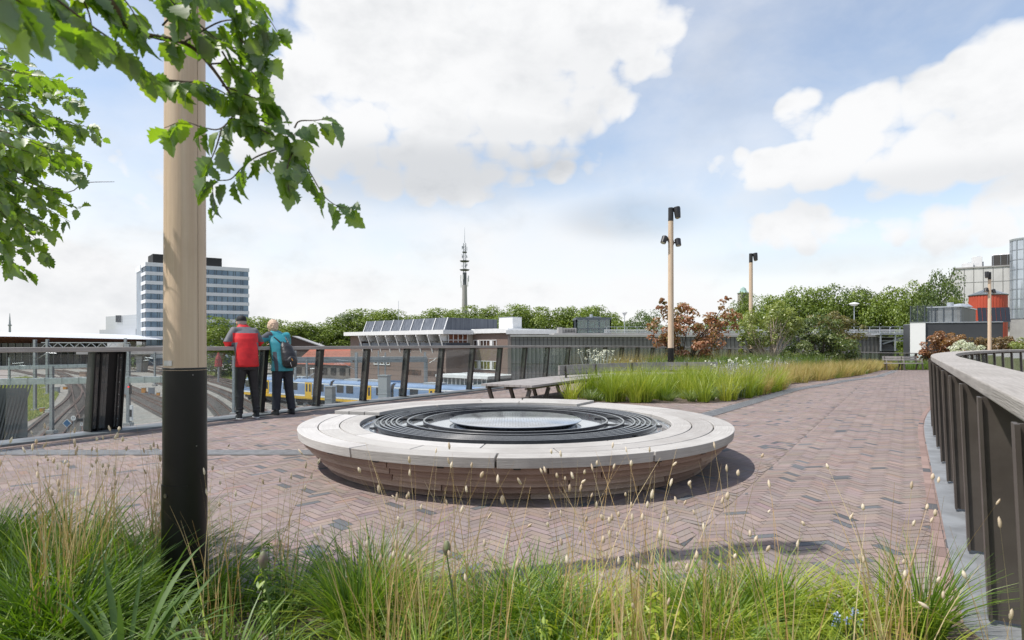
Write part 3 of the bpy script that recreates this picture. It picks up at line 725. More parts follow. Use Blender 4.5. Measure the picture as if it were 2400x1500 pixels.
# ---------------------------------------------------------------- long lounge bench along the left edge
def ribbon_pts(cl, w0, w1, z0, z1, mb, plank=None):
    n = len(cl)
    def nr(i): d = (Vector(cl[min(i+1, n-1)])-Vector(cl[max(i-1, 0)])); d.z = 0; d.normalize(); return Vector((-d.y, d.x, 0))
    vs = []
    for i in range(n):
        c = Vector((cl[i][0], cl[i][1], 0)); nn = nr(i)
        for w, z in ((w0, z0), (w1, z0), (w1, z1), (w0, z1)): vs.append(c+nn*w+Vector((0,0,z)))
    fs = [(i*4+j, i*4+(j+1) % 4, (i+1)*4+(j+1) % 4, (i+1)*4+j) for i in range(n-1) for j in range(4)]+[(3,2,1,0), ((n-1)*4, (n-1)*4+1, (n-1)*4+2, (n-1)*4+3)]
    mb.add(vs, fs)
def spline(pts, n):
    pts = [Vector((p[0], p[1], 0)) for p in pts]; out = []
    P = [2*pts[0]-pts[1]]+pts+[2*pts[-1]-pts[-2]]
    for i in range(1, len(P)-2):
        for k in range(n):
            t = k/n; a, b, c, d = P[i-1:i+3]
            out.append(0.5*((2*b)+(-a+c)*t+(2*a-5*b+4*c-d)*t*t+(-a+3*b-3*c+d)*t**3))
    out.append(pts[-1]); return out
CLB = spline([(-.13,12.8),(.65,14.2),(1.55,15.7),(2.75,17.0),(4.3,17.9),(6.2,18.2)], 12)
lb = thing('lounge_bench', 'long low slatted lounge bench curving behind the bright grasses', 'bench', (0,0,0))
sb = MB(); ln = 9
for i in range(ln):
    w = -.62+1.24*i/ln; ribbon_pts(CLB, w, w+1.24/ln-.008, .375, .42, sb)
sb.build('seat', M_BENCHW, lb)
fb_ = MB()
for w in (-.5, 0, .45): ribbon_pts(CLB, w, w+.05, .32, .374, fb_)
fb_.build('frame', M_BROWN, lb)
CL2 = CLB[20:]
bk = MB()
for z0, z1 in ((.50, .60), (.61, .735)): ribbon_pts([c for c in CL2], .03, .075, z0, z1, bk)
bk.build('backrest', M_BENCHW, lb)
for i in (1, 8, 16, 24, 32, 40, 48, 56):
    c = CLB[i]; d = (CLB[i+1]-c).normalized(); nn = Vector((-d.y, d.x, 0))
    for sgn in (-1, 1):
        q = MB(); q.beam(c+nn*sgn*.50+Vector((0,0,.32)), c+nn*sgn*.42+d*(.05)*sgn+Vector((0,0,0.005)), .075, .06, up=(d.x, d.y, 0)); q.build('leg', M_BROWN, lb)
for i in (22, 32, 42, 54):
    c = CLB[i]; d = (CLB[i+1]-c).normalized(); nn = Vector((-d.y, d.x, 0)); q = MB(); q.beam(c+nn*.0+Vector((0,0,.42)), c+nn*.027+Vector((0,0,.72)), .05, .03, up=(d.x, d.y, 0)); q.build('back_support', M_BROWN, lb)

def small_bench(loc, rz, label, w=1.5):
    root = thing('park_bench', label, 'bench', loc, rz)
    s = MB()
    for i in range(3): s.box((0, -.17+i*.15, .43), (w, .135, .04))
    s.build('seat', M_BENCHW, root)
    b = MB()
    for z in (.66, .80): b.box((0, .33+(z-.6)*.25, z), (w, .035, .12))
    b.build('backrest', M_BENCHW, root)
    for x in (-w/2+.12, w/2-.12):
        l = MB(); l.beam((x,-.2,.41), (x,-.27,0), .06, .07); l.beam((x,.16,.41), (x,.30,0), .06, .07); l.beam((x,.22,.40), (x,.40,.86), .05, .06); l.beam((x,-.24,.40), (x,.2,.40), .05, .04)
        l.build('leg', M_BROWN, root)
        a = MB(); a.beam((x,-.22,.63), (x,.32,.64), .06, .035); a.beam((x,-.2,.42), (x,-.2,.62), .04, .04); a.build('armrest', M_BENCHW, root)
small_bench((23.6, 37.4, gz(37.4)), R(-20), 'small grey bench at the far end of the path beside the tall grasses', 1.15)
small_bench((25.2, 38.3, gz(38.3)), R(8), 'farther small bench with armrests standing before the green bank', 1.5)
# ---------------------------------------------------------------- low ground: rail yard
M_GRAV = mat('track ballast', (.36,.335,.30), .95, col2=(.17,.155,.14), scale=1.6, detail=12, bump=.6, bscale=6, stain=((.24,.16,.12), .12, .55), nrough=.75)
M_GRASSG = mat('rough grass ground', (.10,.135,.03), .95, col2=(.20,.215,.055), scale=.35, detail=10, stain=((.26,.22,.12), .5, .5), nrough=.7)
M_RUST = mat('rusty rail', (.15,.085,.06), .7, .2, (.09,.06,.05), 3)
M_SLEEP = mat('sleepers', (.23,.205,.185), .9, col2=(.15,.13,.115), scale=2)
g = MB(); N_ = 40
g.v = [(-3000, 30, YARD), (3000, 30, YARD), (3000, 5200, YARD), (-3000, 5200, YARD), (3000, -800, YARD), (-3000, -800, YARD)]; g.f = [(0,1,2,3), (5,4,1,0)]; g.mi = [0, 0]
tag(g.build('ground', M_GRASSG), kind='structure', label='low green ground far beyond the rail yard')
yb = [yard(-40,1120), yard(760,1120), yard(1400,950), yard(1250,885), yard(1000,868), yard(620,850), yard(300,838), yard(200,833), yard(-60,836)]
bal = MB(); bal.poly([(p.x, p.y) for p in yb], YARD-.2, YARD+.03); tag(bal.build('ballast_bed', M_GRAV), kind='structure', label='pale gravel of the rail yard below the bridge')
def track(pxs, label=None):
    P = spline([yard(*q) for q in pxs], 14); rails = MB(); sl = MB()
    L = 0; nxt = 0
    for i in range(len(P)-1):
        d = (P[i+1]-P[i]); ll = d.length
        if ll < 1e-6: continue
        d.normalize(); nn = Vector((-d.y, d.x, 0))
        while nxt < L+ll:
            c = P[i]+d*(nxt-L); 
            if c.y < 190: sl.box((c.x, c.y, YARD+.06), (.24, 2.5, .10), math.atan2(d.y, d.x))
            nxt += .65
        L += ll
    for s in (-1, 1):
        prev = None
        pts = []
        for i in range(len(P)):
            d = (P[min(i+1, len(P)-1)]-P[max(i-1, 0)]).normalized(); nn = Vector((-d.y, d.x, 0)); pts.append(P[i]+nn*s*.76+Vector((0,0,YARD+.19)))
        for a, b in zip(pts[:-1], pts[1:]):
            d = (b-a); 
            if d.length > 1e-4: rails.beam(a, b+d.normalized()*.02, .10, .16)
    o = rails.build('railway_track', M_RUST); tag(o, label or 'rusty rails on sleepers in the rail yard', kind='structure')
    sl.build('sleepers', M_SLEEP, o)
TR = [[(40,1060),(130,975),(172,938),(180,915),(168,900),(150,890),(90,880),(0,862)],
 [(95,1055),(160,980),(196,940),(204,918),(192,903),(172,890),(150,884)],
 [(225,1040),(208,985),(190,945),(182,918),(176,900),(168,889),(120,868),(60,856),(0,850)],
 [(420,985),(360,955),(310,930),(270,915),(215,898),(185,890)],
 [(420,955),(350,930),(290,905),(240,890),(200,880),(140,868)],
 [(470,930),(400,905),(330,886),(260,874),(190,864),(90,854)],
 [(640,985),(575,948),(520,920),(450,895),(380,877),(300,864),(200,852)],
 [(720,975),(640,940),(560,912),(490,892),(400,872),(320,860),(240,851)],
 [(790,972),(700,940),(610,912),(520,890),(440,872),(350,858)],
 [(560,1010),(530,975),(500,945),(470,925),(430,905),(370,886)],
 [(860,972),(760,938),(660,908),(560,885),(470,866),(380,855)],
 [(960,968),(860,938),(760,910),(640,888),(540,872),(440,858)]]
for t in TR: track(t)
def verge(pxs, name, label, h=0.25):
    P = [yard(*q) for q in pxs]; m = MB(); m.poly([(p.x, p.y) for p in P], YARD, YARD+.08); o = m.build(name, mat('verge grass', (.135,.165,.035), .95, col2=(.235,.24,.06), scale=.7, detail=11, bump=.8, bscale=3, stain=((.30,.25,.14), .5, .5), nrough=.75)); tag(o, label, kind='structure')
    poly = [(p.x, p.y) for p in P]; xs = [p[0] for p in poly]; area = abs(sum(poly[i][0]*poly[(i+1) % len(poly)][1]-poly[(i+1) % len(poly)][0]*poly[i][1] for i in range(len(poly))))/2
    n = int(min(14000, area*26)); B = scatter(poly, n); B3 = np.concatenate([B, np.full((n, 1), YARD+.08)], 1)
    big = rng.random(n)
    V, F, T = blades(B3, rng.uniform(.15, .5, n)*(1+1.1*(big > .95)), rng.uniform(.05, .3, n), np.full(n, .075), 2, tint=rng.random(n))
    o = npmesh('wild_grass', V, F, leafmat('meadow blades', (.14,.20,.035), (.24,.29,.06), (.42,.38,.13)), T); tag(o, 'yellowish wild grass growing beside the tracks', 'grass', kind='stuff')
verge([(-30,1035),(40,1000),(95,975),(125,945),(138,925),(120,912),(60,915),(-30,900)], 'grass_verge', 'wild grass bank left of the tracks')
verge([(-30,905),(20,890),(60,885),(120,893),(134,900),(90,910),(30,918),(-30,925)], 'grass_verge', 'smaller grassy strip between two tracks')
verge([(-30,850),(60,852),(140,857),(210,858),(200,848),(120,842),(40,838),(-30,836)], 'grass_verge', 'far grass bank in front of the station')
verge([(485,880),(560,892),(600,890),(560,876),(500,868),(484,868)], 'grass_verge', 'grass strip below the low shrubs left of the train')

# ---------------------------------------------------------------- catenary masts, portals, wires
def mast(px, ptop, pbase, label, w=0.26, arm=0, group='grey masts standing in the rail yard', lattice=False):
    b = yard(px, pbase); top = EYE-(ptop-HOR)*b.y/FPX; H = top-YARD
    root = thing('catenary_mast', label, 'mast', b, 0, group); m = MB()
    if lattice:
        for sx in (-1, 1): m.box((sx*.22, 0, H/2), (.07, .12, H))
        k = int(H/.8)
        for i in range(k): m.box((0, 0, .5+i*.8), (.4, .06, .10))
        m.build('ladder_frame', M_WHITE, root)
    else:
        m.box((0, -w/2, H/2), (w, .02, H)); m.box((0, w/2, H/2), (w, .02, H)); m.box((0, 0, H/2), (.02, w, H)); m.build('column', M_STEEL, root)
        ft = MB(); ft.box((0, 0, .15), (.7, .7, .5)); ft.build('footing', M_CONC, root)
    if arm:
        a = MB(); z = H-1.3; a.tube([(0,0,z), (arm, 0, z+.25)], .035, 6); a.tube([(0,0,z-1.2), (arm*.9, 0, z+.1)], .03, 6); a.tube([(arm*.6,0,z-.3), (arm*1.1, 0, z-.35)], .025, 6); a.build('bracket_arm', M_PALESTEEL, root)
        q = MB()
        for t in (.12, .16): q.cyl((arm*t, 0, z-.05), .09, .22, 8)
        q.build('insulator', mat('brown insulator', (.10,.05,.035), .3), root)
    return b
mast(82, 796, 966, 'grey mast on the grass bank, leftmost of the yard masts', .28, 2.4)
mast(111, 795, 927, 'grey mast carrying the left end of the lattice portal', .34)
mast(121.5, 858, 1019, 'short grey mast beside the blue diamond sign', .26)
mast(301, 806, 1000, 'grey mast with a signal box right of the black joint panel', .28)
mast(363, 825, 905, 'thin grey mast just left of the near lamp post', .3, -2.0)
mast(548, 838, 975, 'grey mast seen beside the legs of the man in red', .27, 0)
mast(692, 822, 950, 'grey mast right of the woman with the backpack', .27, -2.6)
mast(719, 843, 951, 'thin grey mast in front of the yellow train doors', .2, 2)
mast(835, 826, 944, 'grey mast before the middle of the blue train', .34, -2.8)
mast(887, 822, 905, 'green mast against the brick wall, left of the pair', .24, 1.6)
mast(903, 826, 905, 'green mast against the brick wall, right of the pair', .24, 1.6)
mast(996, 825, 914, 'tall pale mast in front of the brick signal building', .36, 2.2)
mast(1138, 846, 896, 'green tinted mast before the yellowish windows', .4)
mast(1268, 832, 890, 'white ladder frame standing before the grey cladding', .3, lattice=True)
mast(1314, 837, 890, 'short grey mast before the grey cladding', .5)
mast(22, 838, 900, 'distant grey mast at the left picture edge', .3, 3)
# lattice portal (between the masts at 111 and 294)
b = yard(111, 927); pr = thing('lattice_portal', 'light lattice girder spanning the tracks above the handrail', 'gantry', (b.x, b.y, YARD), 0)
mm = MB(); z1 = EYE-(803-HOR)*b.y/FPX-YARD; z0 = EYE-(815-HOR)*b.y/FPX-YARD; x0 = (97-111)/FPX*b.y; x1 = (304-111)/FPX*b.y
mm.box(((x0+x1)/2, 0, z1), (x1-x0, .12, .12)); mm.box(((x0+x1)/2, 0, z0), (x1-x0, .12, .12)); nseg = 8
for i in range(nseg):
    a, c = x0+(x1-x0)*i/nseg, x0+(x1-x0)*(i+1)/nseg; m_ = (a+c)/2; mm.beam((a,0,z0), (m_,0,z1), .07, .07); mm.beam((m_,0,z1), (c,0,z0), .07, .07)
mm.build('girder', M_PALESTEEL, pr)
xe = (294-111)/FPX*b.y; q = MB(); q.box((xe, 0, (z1+.7)/2), (.3, .3, z1+.7)); q.build('column', M_STEEL, pr)
def boxbeam(pxa, pya, pxb, pyb, Ya, Yb, th, label, mata, posts=()):
    A, B = at(pxa, pya, Ya), at(pxb, pyb, Yb); root = thing('portal_beam', label, 'gantry', (A.x, A.y, YARD), 0); o = Vector((A.x, A.y, YARD)); m = MB()
    m.beam(A-o, B-o, th, th); m.build('beam', mata, root); c = MB(); d = (B-A)
    for t in np.linspace(.03, .97, 16): c.beam(A-o+d*t-d.normalized()*.03, A-o+d*t+d.normalized()*.03, th+.05, th+.05)
    c.build('clamps', M_STEEL, root)
    for t in posts: p = A+d*t-o; k = MB(); k.box((p.x, p.y, p.z/2), (.32, .32, p.z)); k.build('column', M_STEEL, root)
boxbeam(-160, 897, 470, 888, 41, 44.5, .42, 'thick grey portal beam crossing behind the railing glass', M_PALESTEEL, (0, 1))
boxbeam(-160, 866, 214, 857, 66, 72, .40, 'thin grey portal beam higher and farther over the tracks', M_PALESTEEL, (0,))
boxbeam(665, 844, 1000, 842, 92, 100, .9, 'bluish portal beam in front of the red roof', M_STEEL, (1,))
wi = MB()
def wire(a, b, sag=.4, r=.018):
    a, b = Vector(a), Vector(b); pts = [a.lerp(b, t/8)-Vector((0,0,sag*4*(t/8)*(1-t/8))) for t in range(9)]; wi.tube(pts, r, 4)
for (pa, pb) in [((-50,838,60),(700,835,120)),((-50,846,60),(690,838,110)),((0,880,45),(548,846,80)),((300,836,70),(1150,832,130)),((484,842,60),(1000,838,100)),((700,848,75),(1300,878,60)),((700,862,75),(1300,890,60)),((640,870,80),(1180,902,55)),((484,858,60),(690,850,88)),((760,850,90),(1330,862,70)),((560,905,60),(900,945,48)),((300,826,110),(880,828,130))]:
    wire(at(*pa), at(*pb))
tag(wi.build('overhead_wires', M_BLACK), 'thin overhead contact wires strung across the rail yard', 'wires')
# signs and small equipment
def sign(px, py, pb, build, label, cat='sign', name='track_sign'):
    b = yard(px, pb); c = at(px, py, b.y); root = thing(name, label, cat, b, 0); p = MB(); p.cyl((0,.03,0), .035, c.z-YARD, 8); p.build('pole', M_STEEL, root); build(root, Vector((0,0,c.z-YARD)), b.y); return root
def text(s, size, parent, loc, m, rot=(R(90),0,0)):
    cu = bpy.data.curves.new('lettering', 'FONT'); cu.body = s; cu.size = size; cu.align_x = 'CENTER'; cu.align_y = 'CENTER'; cu.extrude = .004
    o = bpy.data.objects.new('lettering', cu); COL.objects.link(o); dg = bpy.context.evaluated_depsgraph_get(); me = bpy.data.meshes.new_from_object(o.evaluated_get(dg)); bpy.data.objects.remove(o)
    me.materials.clear(); me.materials.append(m); q = link('lettering', me, parent); q.location = loc; q.rotation_euler = rot; return q
M_SBLUE = mat('sign blue', (.035,.14,.30), .4); M_SWHITE = mat('sign white', (.8,.8,.8), .4); M_BLK = mat('matt black', (.02,.02,.02), .6)
def bd(root, c, Y):
    m = MB(); m.box(c, (.60,.02,.60), tilt=Matrix.Rotation(R(45), 4, 'Y')); m.build('border', M_SWHITE, root); n = MB(); n.box(c+Vector((0,-.014,0)), (.50,.012,.50), tilt=Matrix.Rotation(R(45), 4, 'Y')); n.build('face', M_SBLUE, root)
sign(157, 992, 1014, bd, 'blue diamond sign with white border beside the track')
def rd(root, c, Y):
    m = MB(); m.tube([c+Vector((0,.01,0)), c+Vector((0,-.01,0))], .24, 24); m.build('disc', M_SWHITE, root); text('37', .30, root, c+Vector((0,-.016,0)), M_BLK)
sign(172, 980, 1008, rd, 'small round white number sign behind the blue diamond')
def vv(root, c, Y):
    m = MB(); m.box(c+Vector((0,0,.15)), (.5,.14,.26)); m.build('box', M_BLK, root); n = MB(); n.box(c+Vector((.14,-.03,-.22)), (.26,.02,.32)); n.build('plate', M_SWHITE, root); text('V', .30, root, c+Vector((.14,-.045,-.22)), M_BLK)
sign(188, 988, 1013, vv, 'black sign box with a small white V plate')
def sg(root, c, Y):
    m = MB(); m.box(c, (.36,.25,.95)); m.build('housing', M_BLK, root); n = MB(); n.tube([c+Vector((0,-.13,.28)), c+Vector((0,-.15,.28))], .09, 12)
    e = mat('red signal lamp', (.7,.02,.02), .3); e.node_tree.nodes['Principled BSDF'].inputs['Emission Color'].default_value = (1,.03,.03,1); e.node_tree.nodes['Principled BSDF'].inputs['Emission Strength'].default_value = 1.6; n.build('lamp', e, root)
sign(303, 913, 1000, sg, 'railway signal showing red right of the black panel', 'signal', 'railway_signal')
def sb2(root, c, Y):
    m = MB(); m.box(c, (.24,.2,1.5)); m.build('backboard', M_SWHITE, root); n = MB(); n.box(c+Vector((0,-.12,0)), (.2,.03,.7)); n.build('housing', M_BLK, root)
sign(308, 968, 1004, sb2, 'low black and white dwarf signal below the red signal', 'signal', 'dwarf_signal')
M_ORA = mat('orange cabinet', (.62,.27,.04), .6, col2=(.5,.2,.03), scale=3); M_CAB = mat('grey cabinet', (.30,.32,.34), .6)
def cabinet(px, pb, w, h, m, label):
    b = yard(px, pb); root = thing('track_cabinet', label, 'cabinet', b, 0, 'small cabinets beside the tracks'); q = MB(); q.box((0,0,h/2+.05), (w, w*.7, h)); q.build('body', m, root, bevel=.03); l = MB(); l.box((0,0,h+.07), (w*1.1, w*.8, .06)); l.build('lid', M_CONC, root)
cabinet(99, 968, .45, .55, M_ORA, 'small orange box at the foot of the leftmost mast')
cabinet(112, 968, .5, .30, M_WHITE, 'low white box beside the orange box')
cabinet(132, 921, .9, .95, M_CAB, 'grey cabinet on the grass bank edge')
cabinet(153, 913, .6, .5, M_ORA, 'orange box in the gravel beside the curved track')
cabinet(197, 882, 1.6, 1.2, mat('pinkish cabinet', (.40,.27,.2), .7), 'pinkish cabinet between the far tracks')
cabinet(337, 922, .6, .9, M_ORA, 'taller orange box right of the black panel')
cabinet(355, 925, .8, 1.1, M_CAB, 'grey cabinet beside the taller orange box')
cabinet(371, 928, .45, .5, M_ORA, 'small orange box nearest the lamp post')
# slanted grey noise screen at far left
ns = thing('noise_screen', 'slanted dark ribbed screen on the bank at the left edge', 'screen', at(10, 940, 48)+Vector((0,0,-2.5)), R(10)); q = MB()
for i in range(14): q.beam((-2.4+i*.22,0,-1.5), (-1.6+i*.26,.3,4.0), .10, .10)
q.box((-.2,.25,1.2), (3.4,.05,4.6)); q.build('ribs', mat('dark screen', (.10,.11,.12), .6), ns)
# ---------------------------------------------------------------- train
M_TB = mat('train blue', (.22,.31,.48), .45, col2=(.17,.25,.40), scale=.6, coat=.3); M_TW = mat('train white', (.70,.72,.75), .4); M_TY = mat('train yellow', (.66,.40,.03), .5); M_TG = mat('train window', (.03,.035,.045), .12, spec=.8); M_UND = mat('train underframe', (.05,.045,.04), .8)
A0, B0 = Vector((-38.6, 89.2, 0)), Vector((5.0, 60.5, 0)); td = (B0-A0).normalized()
tr = thing('train', 'blue white and yellow passenger train standing in the rail yard', 'train', (A0.x, A0.y, YARD), math.atan2(td.y, td.x))
L_ = 0.0
cars = [(0.3, 19.0), (19.8, 10.2), (30.5, 20.5)]
def car(x0, ln, front=False):
    W = 1.45; fl, rf = 1.05, 3.62
    b = MB(); sec = [(-W, fl), (-W, rf-.75), (-W*.93, rf-.28), (-W*.7, rf), (W*.7, rf), (W*.93, rf-.28), (W, rf-.75), (W, fl)]
    xs = [x0, x0+ln]
    vs = [(x, y, z) for x in xs for y, z in sec]; n = len(sec); fs = [(i, (i+1) % n, n+(i+1) % n, n+i) for i in range(n)]+[tuple(reversed(range(n))), tuple(range(n, 2*n))]
    if front:
        vs = [(x+(0 if x > x0 or z < 2.0 else (z-2.0)*.75), y, z) for x, y, z in vs]
    b.add(vs, fs); body = b.build('car_body', M_TB, tr)
    y = -W-.012
    st = MB(); st.box((x0+ln/2, y, fl+.12), (ln-.4, .02, .34)); st.build('yellow_stripe', M_TY, body)
    st = MB(); st.box((x0+ln/2, y-.002, fl+.42), (ln-.2, .02, .20)); st.box((x0+ln/2, -W*.975-.02, rf-.50), (ln-.2, .03, .16)); st.build('white_stripe', M_TW, body)
    dpos = [x0+ln*.62] if ln < 15 else [x0+ln*.30, x0+ln*.78]
    if ln >= 15:
        pass
    for d in dpos:
        dm = MB(); dm.box((d, y-.006, fl+1.13), (1.35, .03, 2.1)); do_ = dm.build('door', M_TY, body)
        wm = MB()
        for s in (-.32, .32): wm.box((d+s, y-.024, fl+1.45), (.34, .01, 1.0))
        wm.build('door_window', M_TG, do_)
    x = x0+.8
    while x < x0+ln-1.6:
        if all(abs(x+.65-d) > 1.5 for d in dpos):
            w = MB(); w.box((x+.65, y-.004, fl+1.55), (1.25, .03, .95)); w.build('window', M_TG, body, bevel=.05)
        x += 1.75
    u = MB(); u.box((x0+ln/2, 0, .85), (ln-.6, 2.3, .45))
    for xx in (x0+2.2, x0+ln-2.2):
        u.box((xx, 0, .55), (2.6, 2.2, .35))
    u.build('underframe', M_UND, body)
    for xx in (x0+2.2, x0+ln-2.2):
        for s in (-.9, .9):
            w = MB(); w.tube([(xx+s, -1.15, .62), (xx+s, -1.02, .62)], .42, 18); w.build('wheel', M_UND, body)
    r = MB()
    for t in (.25, .6): r.box((x0+ln*t, 0, rf+.10), (2.4, 1.4, .22))
    r.build('roof_unit', mat('roof unit grey', (.4,.42,.44), .7), body)
car(*cars[0], front=True); car(*cars[1]); car(*cars[2])
for x in (19.3, 30.0):
    q = MB(); q.box((x+.25, 0, 2.25), (.55, 2.6, 2.5)); q.build('gangway', M_BLK, tr)
# grey trackside box column and name board
def trackside(px, py0, py1, w, Y, m, label, name, cat):
    a = at(px, py0, Y); r_ = thing(name, label, cat, (a.x, a.y, YARD), R(-20)); q = MB(); q.box((0, 0, (a.z-YARD)/2), (w, w*.7, a.z-YARD)); q.box((0,0,(a.z-YARD)*.62), (w+.06, w*.7+.06, .08)); q.build('column', m, r_, bevel=.04); q = MB(); q.box((0,0,a.z-YARD+.05), (w+.12, w*.7+.12, .1)); q.build('cap', M_STEEL, r_)
trackside(901, 881, 950, 1.1, 64, mat('grey column paint', (.30,.32,.34), .6), 'square grey lift column standing in front of the train', 'equipment_column', 'column')
trackside(774, 907, 960, 1.0, 68, mat('dark grey column', (.20,.21,.22), .6), 'dark grey cabinet column before the middle train doors', 'equipment_column', 'column')
a = at(928, 897, 74); sr = thing('platform_sign', 'small blue and white platform sign right of the grey column', 'sign', (a.x, a.y, YARD), R(-10)); q = MB(); q.box((0,0,a.z-YARD), (1.7,.1,.55)); q.build('board', M_SBLUE, sr); q = MB(); q.box((0,-.06,a.z-YARD), (1.5,.02,.14)); q.build('stripe', M_SWHITE, sr); q = MB(); q.box((0,0,(a.z-YARD)/2), (.1,.1,a.z-YARD)); q.build('post', M_STEEL, sr)

# ---------------------------------------------------------------- station shell roof
M_ROOFW = mat('white roof shell', (.72,.74,.76), .45, col2=(.66,.68,.70), scale=.05); M_SOFF = mat('brown timber soffit', (.42,.19,.13), .6, col2=(.34,.15,.10), scale=.3); M_DKB = mat('dark glazing', (.03,.04,.05), .15, spec=.8, col2=(.08,.10,.12), scale=.15)
Yc = 235; c = at(95, 806, Yc); st_ = thing('station_roof', 'huge lens shaped station canopy with white rim and brown soffit', 'station', (c.x, c.y, 0), 0)
def zpx(py, Y=Yc): return EYE-(py-HOR)*Y/FPX
Rr = 276/FPX*Yc
def roofgrid(fr, zf):
    n = 96; vs = []; fs = []
    for i, f in enumerate(fr):
        for k in range(n):
            a = 2*math.pi*k/n; s = math.sin(a)**2; vs.append((Rr*f*math.sin(a), Rr*f*math.cos(a), zf(f, s)))
    for i in range(len(fr)-1):
        for k in range(n): fs.append((i*n+k, i*n+(k+1) % n, (i+1)*n+(k+1) % n, (i+1)*n+k))
    return vs, fs
fr_ = [.02,.2,.4,.55,.7,.8,.88,.93,.955]
ztop = lambda f, s: (5.35-.15*f*f)*(1-s)+(5.45-2.25*f**3.2)*s
zbot = lambda f, s: (3.85 if f > .9 else 3.85-(.9-f)*5.2)*(1-s)+(2.95 if f > .9 else 2.95-(.9-f)*3.4)*s
q = MB(); v1_, f1_ = roofgrid(fr_, ztop); q.add(v1_, f1_); v2_, f2_ = roofgrid([.955, 1.0], lambda f, s: ztop(.955, s) if f < .99 else zbot(1, s)); q.add(v2_, f2_); q.build('shell', M_ROOFW, st_, smooth=True)
q = MB(); v3_, f3_ = roofgrid([.44,.5,.6,.7,.8,.88,.94,.996], zbot); q.add(v3_, [tuple(reversed(f)) for f in f3_]); q.build('soffit', M_SOFF, st_, smooth=True)
q = MB(); q.lathe((0,0,0), [(Rr*.46, 1.6), (Rr*.46, YARD)], 60); q.build('facade', M_DKB, st_)
q = MB()
for a_ in range(0, 360, 6): q.box((Rr*.468*math.sin(R(a_)), Rr*.468*math.cos(R(a_)), (1.5+YARD)/2), (.25,.25,1.5-YARD))
q.build('mullions', M_STEEL, st_)
pr_ = thing('concrete_pier', 'flared pale concrete viaduct pier left of the lamp post', 'pier', yard(334, 872), 0); q = MB(); b = yard(334, 872); hh = zpx(830, b.y)-YARD
q.tube([(0,0,0),(0,0,hh*.6),(0,0,hh)], [1.3,1.6,2.2], 4); q.build('shaft', M_CONC, pr_); q = MB(); q.box((0,0,hh+.6), (34, 7, 1.2)); q.build('beam', M_CONC, pr_)
q = MB(); q.tube([(-.0,-1.2,0), (.3,-1.3,hh*.9)], [.9,1.3], 4); q.build('brace', M_CONC, pr_)
# dark clutter of parked carriages / hedge under the station
def hedge(px0, px1, pt, pb, Y, name, label, m, cat='hedge'):
    a, b = at(px0, pt, Y), at(px1, pt, Y); h = a.z-YARD; n = int(abs(b.x-a.x)*h*3.2)+200; P = np.stack([rng.uniform(a.x, b.x, n), Y+rng.uniform(-2, 2, n), YARD+h*rng.random(n)**.8*rng.uniform(.7, 1, n)], 1)
    V, F, T = leaf_cards(P, np.tile([0,-.5,.8], (n, 1)), .75*np.ones(n), rng.random(n), .7); o = npmesh(name, V, F, m, T); tag(o, label, cat); return o
M_TREE = leafmat('tree leaves', (.095,.145,.02), (.165,.23,.035), (.26,.33,.055), rough=.5, translucent=.30, gloss=.04)
M_TREE2 = leafmat('tree leaves darker', (.055,.095,.02), (.10,.155,.033), (.165,.22,.05), rough=.5, translucent=.25, gloss=.04)
hedge(215, 320, 835, 862, 190, 'hedge', 'dark hedge behind the tracks left of the concrete pier', M_TREE2)
hedge(505, 548, 851, 880, 150, 'shrub_row', 'round dark shrubs on the bank left of the train', M_TREE2)
hedge(790, 1000, 895, 915, 88, 'shrub_row', 'scrubby bushes between the train and the brick building', M_TREE)

# ---------------------------------------------------------------- office tower
M_TWH = mat('white tower cladding', (.74,.75,.77), .5, col2=(.68,.69,.71), scale=.3); M_TGL = mat('blue tower glass', (.07,.13,.20), .08, .35, (.16,.25,.34), .25, spec=1.0, contrast=(.4,.6), stain=((.03,.05,.07), .5, .4)); M_TFR = mat('window mullion', (.05,.06,.07), .5)
P1, P2 = Vector((-142.8, 236, 0)), Vector((-111.0, 256, 0)); ta = (P2-P1).normalized(); wf_ = (P2-P1).length; tb = Vector((-.65, .76, 0)).normalized()
tw = thing('office_tower', 'ten storey white banded office tower with blue glass windows', 'tower', (P1.x, P1.y, YARD), 0)
TOP = 33.2-YARD; nfl = 11; fh = 3.62
def tp(a, b, z, off=0): p = ta*a+tb*b; return Vector((p.x, p.y, z))
def tprism(a0, a1, b0, b1, z0, z1, mb):
    vs = [tp(a, b, z) for z in (z0, z1) for a, b in ((a0, b0), (a1, b0), (a1, b1), (a0, b1))]; mb.add(vs, [(3,2,1,0), (4,5,6,7), (0,1,5,4), (1,2,6,5), (2,3,7,6), (3,0,4,7)])
gl = MB(); tprism(0.25, wf_-.25, .25, 21, 0, TOP-.3, gl); gl.build('glass_core', M_TGL, tw)
for i in range(nfl):
    z1 = TOP-i*fh; z0 = z1-(1.35 if i else 1.5); m = MB(); tprism(0, wf_, 0, 9.8, z0, z1, m); bo_ = m.build('spandrel_band', M_TWH, tw)
    mu = MB(); z1 = TOP-i*fh-1.35; z0 = z1-(fh-1.35); a = 1.9; j = 0
    while a < wf_-.4:
        tprism(a-.09, a+.09, .10, .24, z0, z1, mu); a += (2.15, .75)[j % 2] if j % 3 else 2.15; j += 1
    for b in (1.5, 4.5, 7.5): tprism(.12, .24, b-.08, b+.08, z0, z1, mu)
    mu.build('mullions', M_TFR, bo_)
cl = MB(); tprism(.3, .8, .3, 2.2, 0, TOP-.4, cl); cl.build('corner_glazing', M_DKB, tw)
stg = MB(); tprism(.6, 6, 9.9, 21, 0, TOP-2.5, stg); so = stg.build('stair_glass', M_TGL, tw); m = MB(); tprism(-.1, 8, 10.2, 21.3, TOP-2.5, TOP-.2, m); m.build('stair_parapet', M_TWH, tw)
m = MB()
